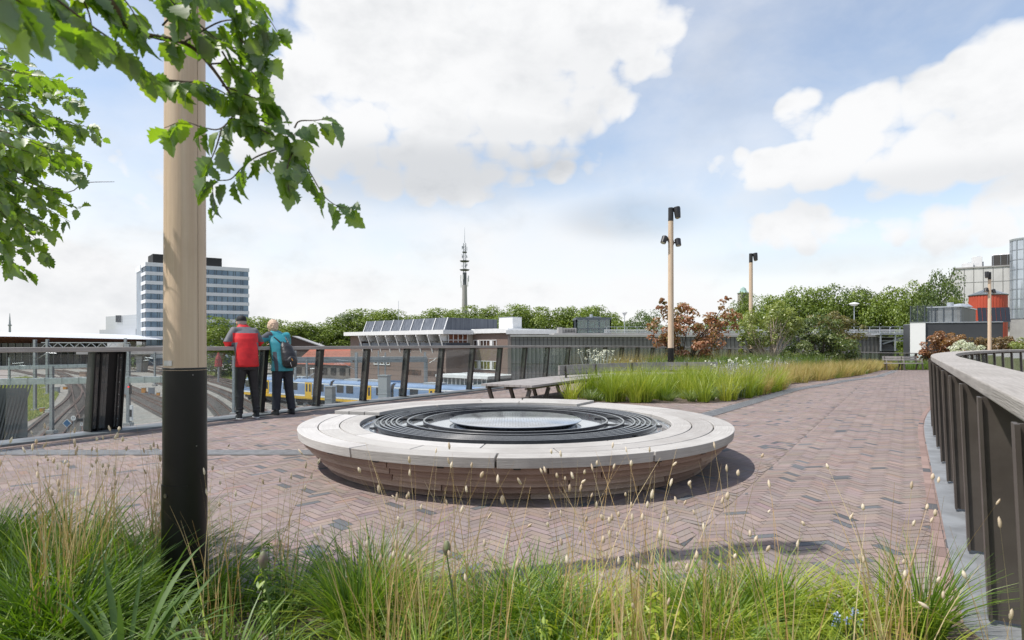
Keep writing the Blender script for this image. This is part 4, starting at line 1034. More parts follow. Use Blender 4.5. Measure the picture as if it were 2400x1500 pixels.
for b in (9.9, 12.6, 15.4, 18.2, 21): tprism(.4, .7, b-.12, b+.12, 0, TOP-2.5, m)
for i in range(nfl*2): tprism(.45, .65, 9.9, 21, i*fh/2, i*fh/2+.14, m)
m.build('stair_mullions', M_TFR, tw)
m = MB(); z = TOP; tprism(3.2, wf_-9.5, 4.0, 14, z, z+3.9, m); m.build('plant_room', M_BLK, tw)
# grey low building left of it
a, b = at(248, 742, 306), at(322, 730, 283); gb_ = thing('warehouse', 'pale grey corrugated box building left of the tower', 'building', (a.x, a.y, YARD), 0)
M_CORR = mat('corrugated pale cladding', (.50,.52,.54), .5, col2=(.42,.44,.46), scale=.2, stretch=(.05,.05,40))
def wallbox(root, name, A, B, z0, z1, depth, m):
    o = Vector(root.location); A, B = Vector(A), Vector(B); d = (B-A); d.z = 0; d.normalize(); nn = Vector((-d.y, d.x, 0)); q = MB()
    q.poly([(A-o)[:2], (B-o)[:2], (B+nn*depth-o)[:2], (A+nn*depth-o)[:2]], z0-YARD, z1-YARD); return q.build(name, m, root)
wallbox(gb_, 'wall', a, b, YARD, a.z, 25, M_CORR)
q = MB(); v0, v1 = at(273, 740, 297.0), at(284, 740, 293.5)
for i in range(5): p = v0.lerp(v1, i/4)-Vector(gb_.location); q.box((p.x, p.y-.25, p.z-1.5), (.36, .3, 3.4))
q.build('vent_slots', mat('vent grey', (.13,.135,.14), .7), gb_)
a2, b2 = at(233, 773, 292), at(318, 766, 276); w2 = wallbox(gb_, 'lower_wing', a2, b2, YARD, a2.z, 10, M_CORR)

# ---------------------------------------------------------------- distant tower, mast, church
tm = thing('radio_tower', 'tall concrete telecom tower with antenna platforms above the trees', 'tower', (at(1089, 700, 620).x, 620, YARD), 0)
def zt_(py): return EYE-(py-HOR)*620/FPX-YARD
q = MB(); q.lathe((0,0,0), [(3.1, 0), (2.75, zt_(715)), (2.45, zt_(675)), (2.4, zt_(668))], 24); q.build('shaft', mat('tower concrete', (.33,.32,.31), .9), tm, smooth=True)
q = MB(); q.lathe((0,0,0), [(2.0, zt_(672)), (2.0, zt_(639)), (0, zt_(639))], 20); q.build('upper_core', mat('tower dark', (.12,.13,.14), .8), tm, smooth=True)
for py0, py1, s, yy in ((645,662,-1,0),(646,660,1,0),(652,672,.85,-1),(660,674,-.9,-.5),(644,655,-.4,-1)):
    q = MB(); q.box((s*3.9, yy*2.5, (zt_(py0)+zt_(py1))/2), (1.1, 1.1, zt_(py0)-zt_(py1))); q.build('antenna', M_WHITE, tm)
q = MB()
for sx in (-1, 1):
    for sy in (-1, 1): q.beam((sx*1.3, sy*1.3, zt_(640)), (sx*1.2, sy*1.2, zt_(570)), .35, .35)
for i in range(12): z = zt_(638-i*5.6); q.beam((-1.3,-1.3,z), (1.3,-1.3,z+2.4), .22, .22); q.beam((1.3,-1.3,z), (-1.3,-1.3,z+2.4), .22, .22); q.box((0,-1.3,z), (2.6,.25,.25))
q.build('lattice', M_STEEL, tm)
for py, rr in ((632.5, 5.2), (612, 5.0), (591, 2.6)): q = MB(); q.lathe((0,0,0), [(0, zt_(py)), (rr, zt_(py)+.3), (rr*.8, zt_(py)-.8), (0, zt_(py)-.9)], 20); q.build('platform', mat('tower platform', (.10,.11,.12), .7), tm)
q = MB()
rr_ = np.random.default_rng(4)
for py in (585, 581, 602, 624, 622, 600, 579): 
    for k in range(4): a_ = rr_.uniform(0, 6.28); q.box((2.6*math.cos(a_), 2.2*math.sin(a_), zt_(py)+rr_.uniform(-1, 1)), (.5, .5, rr_.uniform(1.2, 2.6)))
q.build('small_antennas', M_STEEL, tm)
q = MB(); q.tube([(0,0,zt_(570)), (0,0,zt_(532))], [.35,.12], 8); q.build('spire', M_PALESTEEL, tm)
c2 = thing('distant_mast', 'thin faraway broadcasting mast at the left horizon', 'mast', (at(23, 780, 1500).x, 1500, YARD), 0)
q = MB(); q.tube([(0,0,0), (0,0,58), (0,0,84)], [3.0,2.2,.5], 8); q.build('pole', M_STEEL, c2); q = MB(); q.lathe((0,0,0), [(0,52),(4,53),(4,56),(0,57)], 12); q.build('platform', M_STEEL, c2)
ch = thing('church_tower', 'old stone tower top with green cap between the maple and the lamp post', 'tower', (at(1742, 700, 380).x, 380, YARD), 0)
def zc_(py): return EYE-(py-HOR)*380/FPX-YARD
q = MB(); q.box((0,0,zc_(686)/2), (5.2,5.2,zc_(686))); q.build('shaft', mat('old stone', (.38,.35,.31), .9, col2=(.25,.23,.2), scale=1.2), ch)
q = MB()
for s in (-1.2, 0, 1.2): q.box((s, -2.62, zc_(700)), (.6,.1,5))
q.build('louvres', M_BLK, ch); q = MB(); q.lathe((0,0,0), [(3.4, zc_(687)), (2.2, zc_(682)), (1.6, zc_(676)), (0, zc_(672))], 8); q.build('cap', mat('copper green', (.30,.42,.38), .7), ch); q = MB(); q.box((0,0,zc_(687)), (5.9,5.9,.5)); q.build('cornice', M_CONC, ch)

# ---------------------------------------------------------------- brick signal building
def bricks(name, c1, c2, mort, sc):
    if name in MATS: return MATS[name]
    m = bpy.data.materials.new(name); m.use_nodes = True; nt = m.node_tree; p = nt.nodes['Principled BSDF']; p.inputs['Roughness'].default_value = .85
    t = nt.nodes.new('ShaderNodeUVMap'); b = nt.nodes.new('ShaderNodeTexBrick'); b.inputs['Scale'].default_value = sc; b.inputs['Color1'].default_value = (*c1,1); b.inputs['Color2'].default_value = (*c2,1); b.inputs['Mortar'].default_value = (*mort,1); b.inputs['Mortar Size'].default_value = .02
    b.inputs['Brick Width'].default_value = .5; b.inputs['Row Height'].default_value = .16; nt.links.new(t.outputs[0], b.inputs[0])
    n = nt.nodes.new('ShaderNodeTexNoise'); n.inputs['Scale'].default_value = .6; n.inputs['Detail'].default_value = 8; x = nt.nodes.new('ShaderNodeMix'); x.data_type = 'RGBA'; x.blend_type = 'MULTIPLY'; x.inputs['B'].default_value = (.72,.70,.68,1); nt.links.new(b.outputs[0], x.inputs['A']); nt.links.new(n.outputs[0], x.inputs['Factor']); nt.links.new(x.outputs['Result'], p.inputs['Base Color']); MATS[name] = m; return m
M_BRK = bricks('brown brickwork', (.25,.165,.13), (.20,.13,.105), (.24,.21,.19), 2.2)
K = Vector((-12.0, 110, 0)); ua, ub = Vector((-.705, .708, 0)).normalized(), Vector((.708, .705, 0)).normalized()
sbld = thing('signal_building', 'brown brick railway building with white canopy and slate roof box', 'building', (K.x, K.y, YARD), 0)
def kp(a, b, z): p = ua*a+ub*b; return Vector((p.x, p.y, z))
def kbox(mb, a0, a1, b0, b1, z0, z1, shear=0):
    vs = [kp(a, b+(shear if (z == z1 and b == b0) else 0), z) for z in (z0, z1) for a, b in ((a0, b0), (a1, b0), (a1, b1), (a0, b1))]
    fs = [(0,1,2,3), (7,6,5,4), (4,5,1,0), (5,6,2,1), (6,7,3,2), (7,4,0,3)]
    uv = []
    co = [(a, b, z) for z in (z0, z1) for a, b in ((a0, b0), (a1, b0), (a1, b1), (a0, b1))]
    for f in fs: uv.append([(co[i][0]+co[i][1], co[i][2]) for i in f])
    mb.add(vs, fs, uv)
def fa(px): u = (px-1200)/FPX; return (u*K.y-K.x)/(ua.x-u*ua.y)     # distance along the facade seen at column px
def fz(px, py): a = fa(px); return EYE-(py-HOR)*(K.y+ua.y*a)/FPX-YARD
RT = fz(1045, 773); FB = fz(1045, 783)
LA = 33.9; a0 = 0.0
m = MB(); kbox(m, 0.2, LA, .2, 20, 0, fz(1045,812)-.0); kbox(m, fa(846), LA, .2, 20, fz(1045,812), FB); m.build('wall', M_BRK, sbld)
m = MB(); kbox(m, .3, fa(846), 1.8, 18, fz(1045,812), FB); m.build('recessed_wall', mat('cream render', (.42,.38,.33), .8), sbld)
m = MB(); kbox(m, 0, fa(846)+.3, -.25, 1.75, fz(1045,812), fz(1045,804)); m.build('balcony_front', mat('slate panels', (.045,.055,.07), .5, col2=(.09,.10,.12), scale=.4, stretch=(1,1,.1)), sbld)
m = MB(); kbox(m, -.6, LA+.6, -1.1, 20.4, FB, RT); m.build('canopy', M_WHITE, sbld)
m = MB(); kbox(m, 1.2, fa(846)+.1, .6, 14, RT+.02, fz(1045,743), .9); m.build('roof_box', mat('slate cladding', (.065,.075,.095), .55, col2=(.14,.155,.18), scale=.8, stretch=(3,3,.12), spec=.5, detail=8), sbld)
fins = [850,870,891,913,936,960,985,1012,1040]
for px in fins:
    a = fa(px); m = MB(); zb, zt = fz(1045,829), FB
    # slanted white bracket with a deep head
    for (b0, z0, b1, z1, w) in ((-1.0, zt-.12, .3, zb, .16),): m.beam(kp(a, b0, z0), kp(a, b1, z1), .22, .16)
    vs = [kp(a+s, b, z) for s in (-.1, .1) for b, z in ((-1.05, zt), (1.8, zt), (1.8, zt-1.25), (-.2, zt-1.25), (-1.05, zt-.4))]
    m.add(vs, [(0,1,2,3,4), (9,8,7,6,5), (0,5,6,1), (1,6,7,2), (2,7,8,3), (3,8,9,4), (4,9,5,0)])
    m.build('bracket', M_WHITE, sbld)
    m = MB(); m.beam(kp(a+.5, .45, RT), kp(a+.5, 1.38, fz(1045,743)), .18, .12); m.build('roof_rib', M_WHITE, sbld)
m2 = mat('room glass', (.035,.03,.03), .1, spec=.8, col2=(.12,.07,.05), scale=.6)
for p0, p1 in zip(fins[:-1], fins[1:]):
    a_, b_1 = fa(p0), fa(p1); m = MB(); kbox(m, a_-.75, b_1+1.4 if False else b_1+.55, 1.72, 1.79, fz(1045,802), fz(1045,790)); f_ = m.build('window', m2, sbld); m = MB()
    for t in (.3, .7): aa = b_1+.55+(a_-.75-b_1-.55)*t; kbox(m, aa-.05, aa+.05, 1.66, 1.72, fz(1045,802), fz(1045,790))
    kbox(m, b_1+.5, a_-.7, 1.64, 1.72, fz(1045,802)-.1, fz(1045,802)); m.build('frame', M_WHITE, f_)
# side of the main block (right-facing) with the reddish windows, and the wing
def sideb(px): u = (px-1200)/FPX; return (u*K.y-K.x)/(ub.x-u*ub.y)
def sz(px, py): b = sideb(px); return EYE-(py-HOR)*(K.y+ub.y*b)/FPX-YARD
m = MB(); kbox(m, .12, .19, sideb(1053), sideb(1096), sz(1075,803), sz(1075,783)); wi_ = m.build('side_window', mat('reddish glass', (.20,.075,.04), .15, spec=.6, col2=(.09,.04,.03), scale=1.0), sbld); m = MB()  # reddish brown tinted glass
for t in np.linspace(0, 1, 5): b = sideb(1052)+(sideb(1096)-sideb(1052))*t; kbox(m, .04, .12, b-.06, b+.06, sz(1075,803), sz(1075,783))
kbox(m, .04, .12, sideb(1052), sideb(1096), sz(1075,797)-.05, sz(1075,797)+.05); m.build('frame', M_WHITE, wi_)
m = MB(); kbox(m, -.25, .19, -.2, sideb(1100), sz(1075,812), sz(1075,804)); m.build('side_balcony', MATS['slate panels'], sbld)
WA = -9.3; WB = 6.7; WO = kp(0, WB, 0)
def wa(px): u = (px-1200)/FPX; ox, oy = K.x+WO.x, K.y+WO.y; return (u*oy-ox)/(ua.x-u*ua.y)
def wz(px, py): a = wa(px); return EYE-(py-HOR)*(K.y+WO.y+ua.y*a)/FPX-YARD
WT, WBt = wz(1150, 772), wz(1150, 781)
m = MB(); kbox(m, WA, .2, WB, 20, 0, WBt); m.build('wing_wall', M_BRK, sbld)
m = MB(); kbox(m, WA-.5, -.02, WB-.6, 20.5, WBt, WT+.1); m.build('wing_canopy', M_WHITE, sbld)
def wwin(pa, pb, yt, yb, gm, parts):
    m = MB(); kbox(m, wa(pb), wa(pa), WB-.06, WB-.004, wz(1140,yb), wz(1140,yt)); f_ = m.build('window', gm, sbld); m = MB()
    for p in parts: kbox(m, wa(p)-.28, wa(p)+.28, WB-.12, WB-.06, wz(1140,yb), wz(1140,yt))
    for p in np.linspace(pa, pb, 8): kbox(m, wa(p)-.05, wa(p)+.05, WB-.10, WB-.06, wz(1140,yb), wz(1140,yt))
    kbox(m, wa(pb)-.1, wa(pa)+.1, WB-.14, WB-.06, wz(1140,yt), wz(1140,yt-1.4)); kbox(m, wa(pb)-.1, wa(pa)+.1, WB-.2, WB-.004, wz(1140,yb+1.5), wz(1140,yb)); m.build('frame', M_WHITE, f_)
wwin(1111, 1164, 798, 811, MATS['room glass'], (1122, 1152)); wwin(1112, 1164, 847, 865, mat('olive glass', (.20,.19,.04), .2, spec=.5, col2=(.08,.08,.03), scale=.8), (1124, 1152))  # olive tinted glass in the lower wing windows
m = MB(); a_, b2_ = fa(876), fa(912); kbox(m, b2_, a_, .13, .19, fz(895,853), fz(895,843)); f_ = m.build('window', MATS['room glass'], sbld); m = MB()
for p in np.linspace(876, 912, 6): kbox(m, fa(p)-.07, fa(p)+.07, .07, .13, fz(895,853), fz(895,843))
kbox(m, b2_-.1, a_+.1, .05, .19, fz(895,855), fz(895,853)); m.build('frame', M_WHITE, f_)
m = MB()
for pa, pb in ((940, 985), (1000, 1040)): kbox(m, fa(pb), fa(pa), .13, .19, fz(990,880), fz(990,868))
m.build('ground_window', MATS['room glass'], sbld)
ac = thing('roof_unit', 'white ventilation box on the roof corner of the brick building', 'roof unit', kp(-7.0, 9.5, WT+.1)+Vector((K.x, K.y, YARD)), math.atan2(ua.y, ua.x)); m = MB(); m.box((0,0,1.05), (3.6,2.4,2.1)); m.build('housing', M_WHITE, ac, bevel=.04); m = MB(); m.box((.7,-1.0,.9), (.35,1.0,1.8)); m.build('duct', M_STEEL, ac); m = MB(); m.box((0,0,2.13), (3.7,2.5,.06)); m.build('lid', M_PALESTEEL, ac)
# roof deck behind the slate box + low annex + platform fence in front
fe = thing('platform_fence', 'long white barred fence at the foot of the brick building', 'fence', (0,0,YARD), 0); A, B = at(880, 888, 100), at(1180, 925, 62); m = MB(); m2_ = MB(); nn = 46
A = Vector((A.x, A.y, 0)); B = Vector((B.x, B.y, 0))
for i in range(nn+1):
    p = A.lerp(B, i/nn); m.box((p.x, p.y, 1.0), (.07,.07,2.0))
for z in (.25, 1.95): m2_.beam(A+Vector((0,0,z)), B+Vector((0,0,z)), .06, .10)
m.build('bars', mat('pale green paint', (.45,.52,.46), .6), fe); m2_.build('rails', MATS['pale green paint'], fe)
an = thing('annex', 'low flat white roofed annex at the foot of the brick building', 'building', at(1120, 884, 84)*1, 0); an.location.z = YARD; m = MB(); zt3 = EYE-(884-HOR)*84/FPX-YARD
m.box((0,0,zt3/2), (9,6,zt3), R(-40)); m.build('wall', mat('annex glass', (.10,.12,.12), .3, spec=.6), an); m = MB(); m.box((0,0,zt3+.2), (9.8,6.8,.4), R(-40)); m.build('roof', M_WHITE, an); m = MB()
for i in range(12): q = Matrix.Rotation(R(-40), 4, 'Z') @ Vector((-4.4+i*.8, -3.05, zt3/2)); m.box(q, (.1,.1,zt3), R(-40))
m.build('mullions', M_WHITE, an)
# red roofed shed and gable
a, b = at(688, 852, 150), at(835, 852, 138); rs = thing('red_roof_shed', 'long low building with red tiled roof behind the train', 'building', (a.x, a.y, YARD), 0); o = Vector((a.x, a.y, YARD)); zr, ze = EYE-(812-HOR)*150/FPX-YARD, EYE-(853-HOR)*150/FPX-YARD
d = Vector((b.x-a.x, b.y-a.y, 0)); nn = Vector((-d.y, d.x, 0)).normalized()
m = MB(); m.add([Vector((0,0,ze)), d+Vector((0,0,ze)), d+nn*6+Vector((0,0,zr)), nn*6+Vector((0,0,zr)), d+nn*12+Vector((0,0,ze)), nn*12+Vector((0,0,ze))], [(0,1,2,3), (3,2,4,5)]); m.build('roof', mat('red roof tiles', (.36,.115,.07), .8, col2=(.27,.09,.06), scale=1.2, stretch=(1,1,6), detail=6), rs)
m = MB(); m.poly([(.3*nn)[:2], (d+.3*nn)[:2], (d+nn*11.7)[:2], (nn*11.7)[:2]], 0, ze-.05); m.build('wall', mat('shed wall', (.11,.105,.10), .8, col2=(.2,.18,.16), scale=.4), rs); m = MB()
for t in np.linspace(.08, .92, 7): p = d*t+nn*.25; m.box((p.x, p.y, ze*.55), (1.8,.1,1.6), math.atan2(d.y, d.x))
m.build('doors', M_BLK, rs)
a = at(706, 850, 170); gh = thing('gabled_house', 'dark gabled house end behind the woman with the backpack', 'house', (a.x, a.y, YARD), R(10)); zg, zgl = EYE-(789-HOR)*170/FPX-YARD, EYE-(812-HOR)*170/FPX-YARD
m = MB(); m.poly([(-5,0), (5,0), (5,8), (-5,8)], 0, zgl); m.add([(-5,0,zgl), (5,0,zgl), (-2.2,0,zg)], [(0,1,2)]); m.build('wall', mat('dark gable brick', (.12,.085,.07), .85), gh); m = MB(); m.beam((-2.4,-.3,zg+.15), (5.4,-.3,zgl+.05), .12, .25); m.add([(-2.2,-.3,zg+.2), (5.4,-.3,zgl+.15), (5.4,9,zgl+.15), (-2.2,9,zg+.2)], [(0,1,2,3)]); m.add([(-2.2,-.3,zg+.2), (-5.4,-.3,zgl+.15), (-5.4,9,zgl+.15), (-2.2,9,zg+.2)], [(3,2,1,0)]); m.build('roof', mat('pale roof edge', (.45,.44,.43), .7), gh)
# red hut far left of people
a = at(512, 845, 130); rh = thing('red_hut', 'tiny red hut with a pointed top behind the glass left of the man', 'hut', (a.x, a.y, YARD), 0); m = MB(); hz = EYE-(826-HOR)*130/FPX-YARD; m.tube([(0,0,hz-3.0), (0,0,hz-1.4), (0,0,hz)], [.8,.65,.12], 12); m.build('body', mat('red hut paint', (.30,.03,.025), .7), rh); m = MB(); m.cyl((0,0,0), .2, hz-3.0, 8); m.build('post', M_STEEL, rh)
ca = thing('parked_car', 'small white car parked beside the shrubs left of the man', 'car', yard(491, 873), R(5)); m = MB(); m.box((0,0,.62), (4.0,1.6,.6)); m.build('body', M_WHITE, ca, bevel=.15); m = MB(); m.box((.1,0,1.12), (2.1,1.45,.5)); m.build('cabin', M_TG, ca, bevel=.2)
for x in (-1.25, 1.25):
    for s in (-.8, .8): m = MB(); m.tube([(x, s-.08, .3), (x, s+.08, .3)], .3, 14); m.build('wheel', M_BLK, ca)
# ---------------------------------------------------------------- grey clad parking deck behind the railing
YG = 70.0
def gx(px, Y=YG): return (px-1200)/FPX*Y
def gzz(py, Y=YG): return EYE-(py-HOR)*Y/FPX-YARD
gd = thing('parking_deck', 'long grey ribbed parking deck with white railings behind the glazed railing', 'building', (gx(1198), YG, YARD), 0)
M_CLAD = mat('grey perforated cladding', (.235,.225,.215), .6, .2, (.175,.168,.16), .35, stretch=(1,1,.35), detail=8, stain=((.13,.125,.12), .22, .6)); M_CAP = mat('pale cladding cap', (.40,.39,.37), .6, col2=(.33,.32,.31), scale=.5)
W_ = gx(2062)-gx(1198)
m = MB(); m.box2((0,0,0), (W_, 22, gzz(789.5))); m.build('wall', M_CLAD, gd)
m = MB(); m.box2((-.1,-.18,gzz(789.5)), (W_+.05, 22, gzz(784.5))); m.box2((gx(1300)-gx(1198), .6, gzz(784.5)), (W_+4, 22, gzz(780.5))); m.build('cap', M_CAP, gd)
m = MB(); n = int(W_/.46)
for i in range(n+1): m.box((i*.46+.05, -.03, gzz(789.5)/2), (.05, .06, gzz(789.5)-.02))
m.build('ribs', mat('dark cladding seam', (.07,.067,.062), .6, .3), gd)
m = MB(); m.box2((0,-.10,gzz(853.5)), (W_, -.062, gzz(852))); m.box2((0,-.075,gzz(797)), (W_,-.062,gzz(796.4))); m.build('seam', MATS['dark cladding seam'], gd)
m = MB(); zr0 = gzz(780.5)
for z0, z1, y in ((776.5, 779.0, 1.0), (772.0, 774.2, 1.05)): m.box2((gx(1420)-gx(1198), y, gzz(z1)), (gx(2135)-gx(1198), y+.1, gzz(z0)))
m.build('guard_rail', M_WHITE, gd)
m = MB()
for px in range(1425, 2136, 24): m.box((gx(px)-gx(1198), .9, (gzz(765)+gzz(784))/2), (.06,.06,gzz(765)-gzz(784)))
m.box2((gx(1420)-gx(1198), .87, gzz(766)), (gx(2135)-gx(1198), .93, gzz(765))); m.build('handrail', M_PALESTEEL, gd)
m = MB(); m.box2((gx(2065)-gx(1198), 3.0, gzz(775)), (gx(2135)-gx(1198), 3.2, gzz(768))); m.box2((gx(1985)-gx(1198), 3.0, gzz(774)), (gx(2062)-gx(1198), 3.2, gzz(769))); m.build('dark_panels', M_BLK, gd)
# white parapet of the low wing on the left of it and the concrete upstand
lw = thing('flat_roof_wing', 'white edged flat roof joining the brick building and the grey deck', 'building', (gx(1190, 104), 104, YARD), 0)
m = MB(); m.box2((0,0,0), (gx(1312,104)-gx(1190,104), 16, gzz(783,104))); m.build('wall', M_BRK, lw); m = MB(); m.box2((-.3,-.4,gzz(783,104)), (gx(1312,104)-gx(1190,104), 16, gzz(774,104))); m.build('fascia', M_WHITE, lw)
cu = thing('concrete_upstand', 'grey concrete roof upstand left of the glass pavilion', 'wall', (gx(1309,78), 78, YARD), 0); m = MB(); m.box2((0,0,0), (.5,3,gzz(767,78))); m.box2((.5,.4,0), (gx(1352,78)-gx(1309,78), 3, gzz(768.5,78))); m.build('wall', M_CONC, cu); m = MB()
for i in range(7): m.box((.9+i*.2, .35, gzz(775,78)), (.05,.1,.45))
m.build('slots', M_BLK, cu)
# glass pavilion
YP = 80.0; gp = thing('glass_pavilion', 'small square glass stair pavilion with dark flat roof on the deck', 'pavilion', (gx(1352,YP), YP, YARD), 0)
GP = glassmat('pavilion glass', (.62,.74,.76), .10, .02, .06); M_GR = mat('dark grey frame', (.085,.10,.115), .4); w = gx(1431,YP)-gx(1352,YP)
m = MB(); m.box2((-.1,-.1,gzz(749,YP)), (w+.1, w+.1, gzz(744,YP))); m.lathe((w*.55,w*.4,0), [(1.25,gzz(744,YP)), (.9,gzz(741.5,YP)), (0,gzz(740,YP))], 20); m.build('roof', M_GR, gp)
m = MB()
for t in (0, .33, .66, 1):
    for q in ((t*w, 0), (t*w, w), (0, t*w), (w, t*w)): m.box((q[0], q[1], (gzz(749,YP)+gzz(783,YP))/2), (.13,.13,gzz(749,YP)-gzz(783,YP)))
for y in (0, w): m.box2((0,y-.05,gzz(771,YP)), (w,y+.05,gzz(769.5,YP)))
m.build('frame', M_GR, gp); m = MB(); m.box2((.03,.03,gzz(783,YP)), (w-.03,.05,gzz(749,YP))); m.build('glazing', GP, gp); m = MB(); m.box2((.03,w-.05,gzz(783,YP)), (w-.03,w-.03,gzz(749,YP))); m.build('glazing', GP, gp)
m = MB(); m.cyl((w*.45, .8, gzz(744,YP)), .22, .45, 12); m.build('vent', M_PALESTEEL, gp)
def street_lamp(px, pt, pb, Y, label, flat=False):
    r_ = thing('street_lamp', label, 'street lamp', (gx(px,Y), Y, YARD), 0); zt = gzz(pt, Y); m = MB(); m.tube([(0,0,0), (0,0,zt-.35)], [.09,.05], 8); m.build('pole', M_PALESTEEL, r_); m = MB()
    if flat: m.lathe((0,0,0), [(0,zt),(.5,zt-.14),(.62,zt-.24),(.35,zt-.42),(.10,zt-.5)], 20)
    else: m.lathe((0,0,0), [(0,zt),(.34,zt-.03),(.36,zt-.10),(.06,zt-.55)], 16)
    m.build('lamp_head', M_WHITE, r_)
street_lamp(1464, 731, 782, 82, 'thin white funnel headed street lamp left of the red maple')
street_lamp(2002, 708, 772, 78, 'white mushroom headed street lamp before the big green trees', True)

# ---------------------------------------------------------------- right hand group of buildings
YR = 60.0
def span(px1, Y1, px2, phi):
    """length of a front that starts at column px1 at depth Y1, turned phi degrees clockwise, and ends at column px2"""
    u = (px2-1200)/FPX; x1 = gx(px1, Y1); c, s = math.cos(R(phi)), math.sin(R(phi)); return (u*Y1-x1)/(c+u*s)
op = thing('covered_stairway', 'dark opening with pale beams and stairs left of the white wall', 'stairway', (gx(2062,YR+9), YR+9, YARD), 0); W2 = gx(2134,YR+9)-gx(2062,YR+9)
m = MB(); m.box2((0,3,0), (W2, 3.4, gzz(790,69))); m.build('back_wall', M_BLK, op); m = MB(); m.box2((-.05,-.1,gzz(784.5,69)), (W2, 3, gzz(781,69))); m.box2((0,1.2,gzz(800,69)), (W2,1.5,gzz(797,69))); m.beam((W2*.2,.6,gzz(806,69)), (W2,.6,gzz(787,69)), .14,.14); m.beam((W2*.1,.9,gzz(790,69)), (W2*.95,.9,gzz(790,69)), .12,.12)
for t in (0.03, .5, .97): m.box((W2*t, 0, gzz(800,69)), (.12,.12,2.2))
m.build('beams', M_PALESTEEL, op); m = MB()
for i in range(9): m.box((W2*.45, 1.6+.2*i, gzz(822-2*i,69)), (W2*.9,.2,.08))
m.build('steps', mat('grey steps', (.22,.22,.22), .7), op)
YW = 58.0
ww = thing('white_wall', 'bright white rendered wall block at the end of the path', 'wall', (gx(2133,YW), YW, YARD), R(-38))
M_REND = mat('white render', (.80,.80,.79), .7, col2=(.74,.74,.73), scale=.3)
wq = span(2133,YW,2169,38); m = MB(); m.box2((0,0,0), (wq, 5, gzz(755,YW))); m.build('wall', M_REND, ww); m = MB(); m.box2((-.06,-.06,gzz(755,YW)), (wq, 5, gzz(754,YW))); m.build('coping', M_GR, ww)
dkb = thing('dark_terrace', 'long dark fascia terrace behind the red and white shrubs', 'building', (gx(2169.5,YW-.6), YW-.6, YARD), R(-20)); wd_ = span(2169,YW-.6,2350,20)
m = MB(); m.box2((0,0,0), (wd_, 8, gzz(757,YW))); m.build('wall', mat('anthracite cladding', (.045,.048,.053), .55, col2=(.065,.068,.073), scale=.3), dkb); m = MB(); m.box2((0,-.06,gzz(757.5,YW)), (wd_, 8, gzz(755.8,YW))); m.build('edge_trim', M_PALESTEEL, dkb)
mf = thing('mesh_fence', 'dark mesh fence on top of the white wall', 'fence', (gx(2134,YW+.3), YW+.3, gzz(755,YW)+YARD), R(-20)); m = MB(); hf = gzz(716,YW)-gzz(755,YW)
for t in np.linspace(0, 1, 4): m.box((1.75*t, 0, hf/2), (.07,.07,hf))
m.build('posts', M_GR, mf); m = MB()
for i in range(26): m.box((1.75*i/25, 0, hf/2), (.014,.014,hf-.06))
for i in range(18): m.box((.875, 0, .06+i*hf/18), (1.75,.012,.012))
m.build('mesh', M_GR, mf)
gbx = thing('glazed_stair_box', 'glass fronted stair box with dark ribbed side on the terrace', 'building', (gx(2175,YW+.8), YW+.8, gzz(757,YW)+YARD), R(-46)); h1 = gzz(719,YW)-gzz(758,YW); w1 = span(2175,YW+.8,2252,46)
m = MB(); m.box2((w1-.3,.06,0), (w1, 7.5, h1-.13)); m.build('dark_side', mat('dark ribbed side', (.075,.085,.082), .5, col2=(.05,.055,.055), scale=1, stretch=(14,1,.01)), gbx)
m = MB(); m.box2((.04,.05,0), (w1-.02,.08,h1-.12)); m.build('glazing', glassmat('stair glass', (.45,.56,.62), .16, .03, .15), gbx); m = MB(); m.box2((.06,.9,0), (w1,1.1,h1-.3)); m.build('inner_wall', mat('inner grey', (.22,.25,.27), .6, col2=(.12,.14,.15), scale=1.4, stretch=(.2,1,4)), gbx)
m = MB()
for t in (0, .22, .48, .75, 1): m.box((w1*t, 0, h1/2), (.07,.12,h1))
m.build('mullions', M_GR, gbx); m = MB(); m.box2((-.1,-.1,h1-.12), (w1+.08, 7.6, h1)); m.lathe((w1*.75,3.2,0), [(1.1,h1),(.8,h1+.25),(0,h1+.38)], 18); m.cyl((w1*.6,1.2,h1), .28, .4, 12); m.build('roof', M_PALESTEEL, gbx)
sl = thing('solar_panel_row', 'row of dark tilted panels before the red silo', 'panels', (gx(2292,YW-1), YW-1, gzz(757,YW)+YARD), R(-20)); m = MB()
for i in range(7): m.box((.25+i*.36, .3, .75), (.32,.06,1.35), tilt=Matrix.Rotation(R(-12), 4, 'X'))
m.build('panels', mat('panel black', (.02,.022,.03), .25, spec=.7), sl); m = MB(); m.box((1.3,.5,.1), (2.6,.6,.12)); m.build('base_rail', M_STEEL, sl)
YS = 84.0; si = thing('red_silo', 'round red ribbed silo with grey conical roof', 'silo', (gx(2315.5,YS), YS, YARD), 0); rs_ = (gx(2352,YS)-gx(2279,YS))/2
m = MB(); n = 72; vs = []
for z in (0, gzz(693,YS)):
    for k in range(n*2): r_ = rs_-(.05 if k % 4 == 0 else 0); a = math.pi*k/n; vs.append((r_*math.cos(a), r_*math.sin(a), z))
m.add(vs, [(k, (k+1) % (2*n), 2*n+(k+1) % (2*n), 2*n+k) for k in range(2*n)]); m.build('shell', mat('red ribbed paint', (.50,.085,.045), .5, col2=(.43,.07,.035), scale=.5), si)
m = MB(); m.lathe((0,0,0), [(rs_+.08, gzz(693.5,YS)), (rs_+.12, gzz(692,YS)), (.5, gzz(680,YS)), (0, gzz(679.5,YS))], 40); co = m.build('cone_roof', mat('grey cone roof', (.16,.18,.18), .5, .3), si); m = MB()
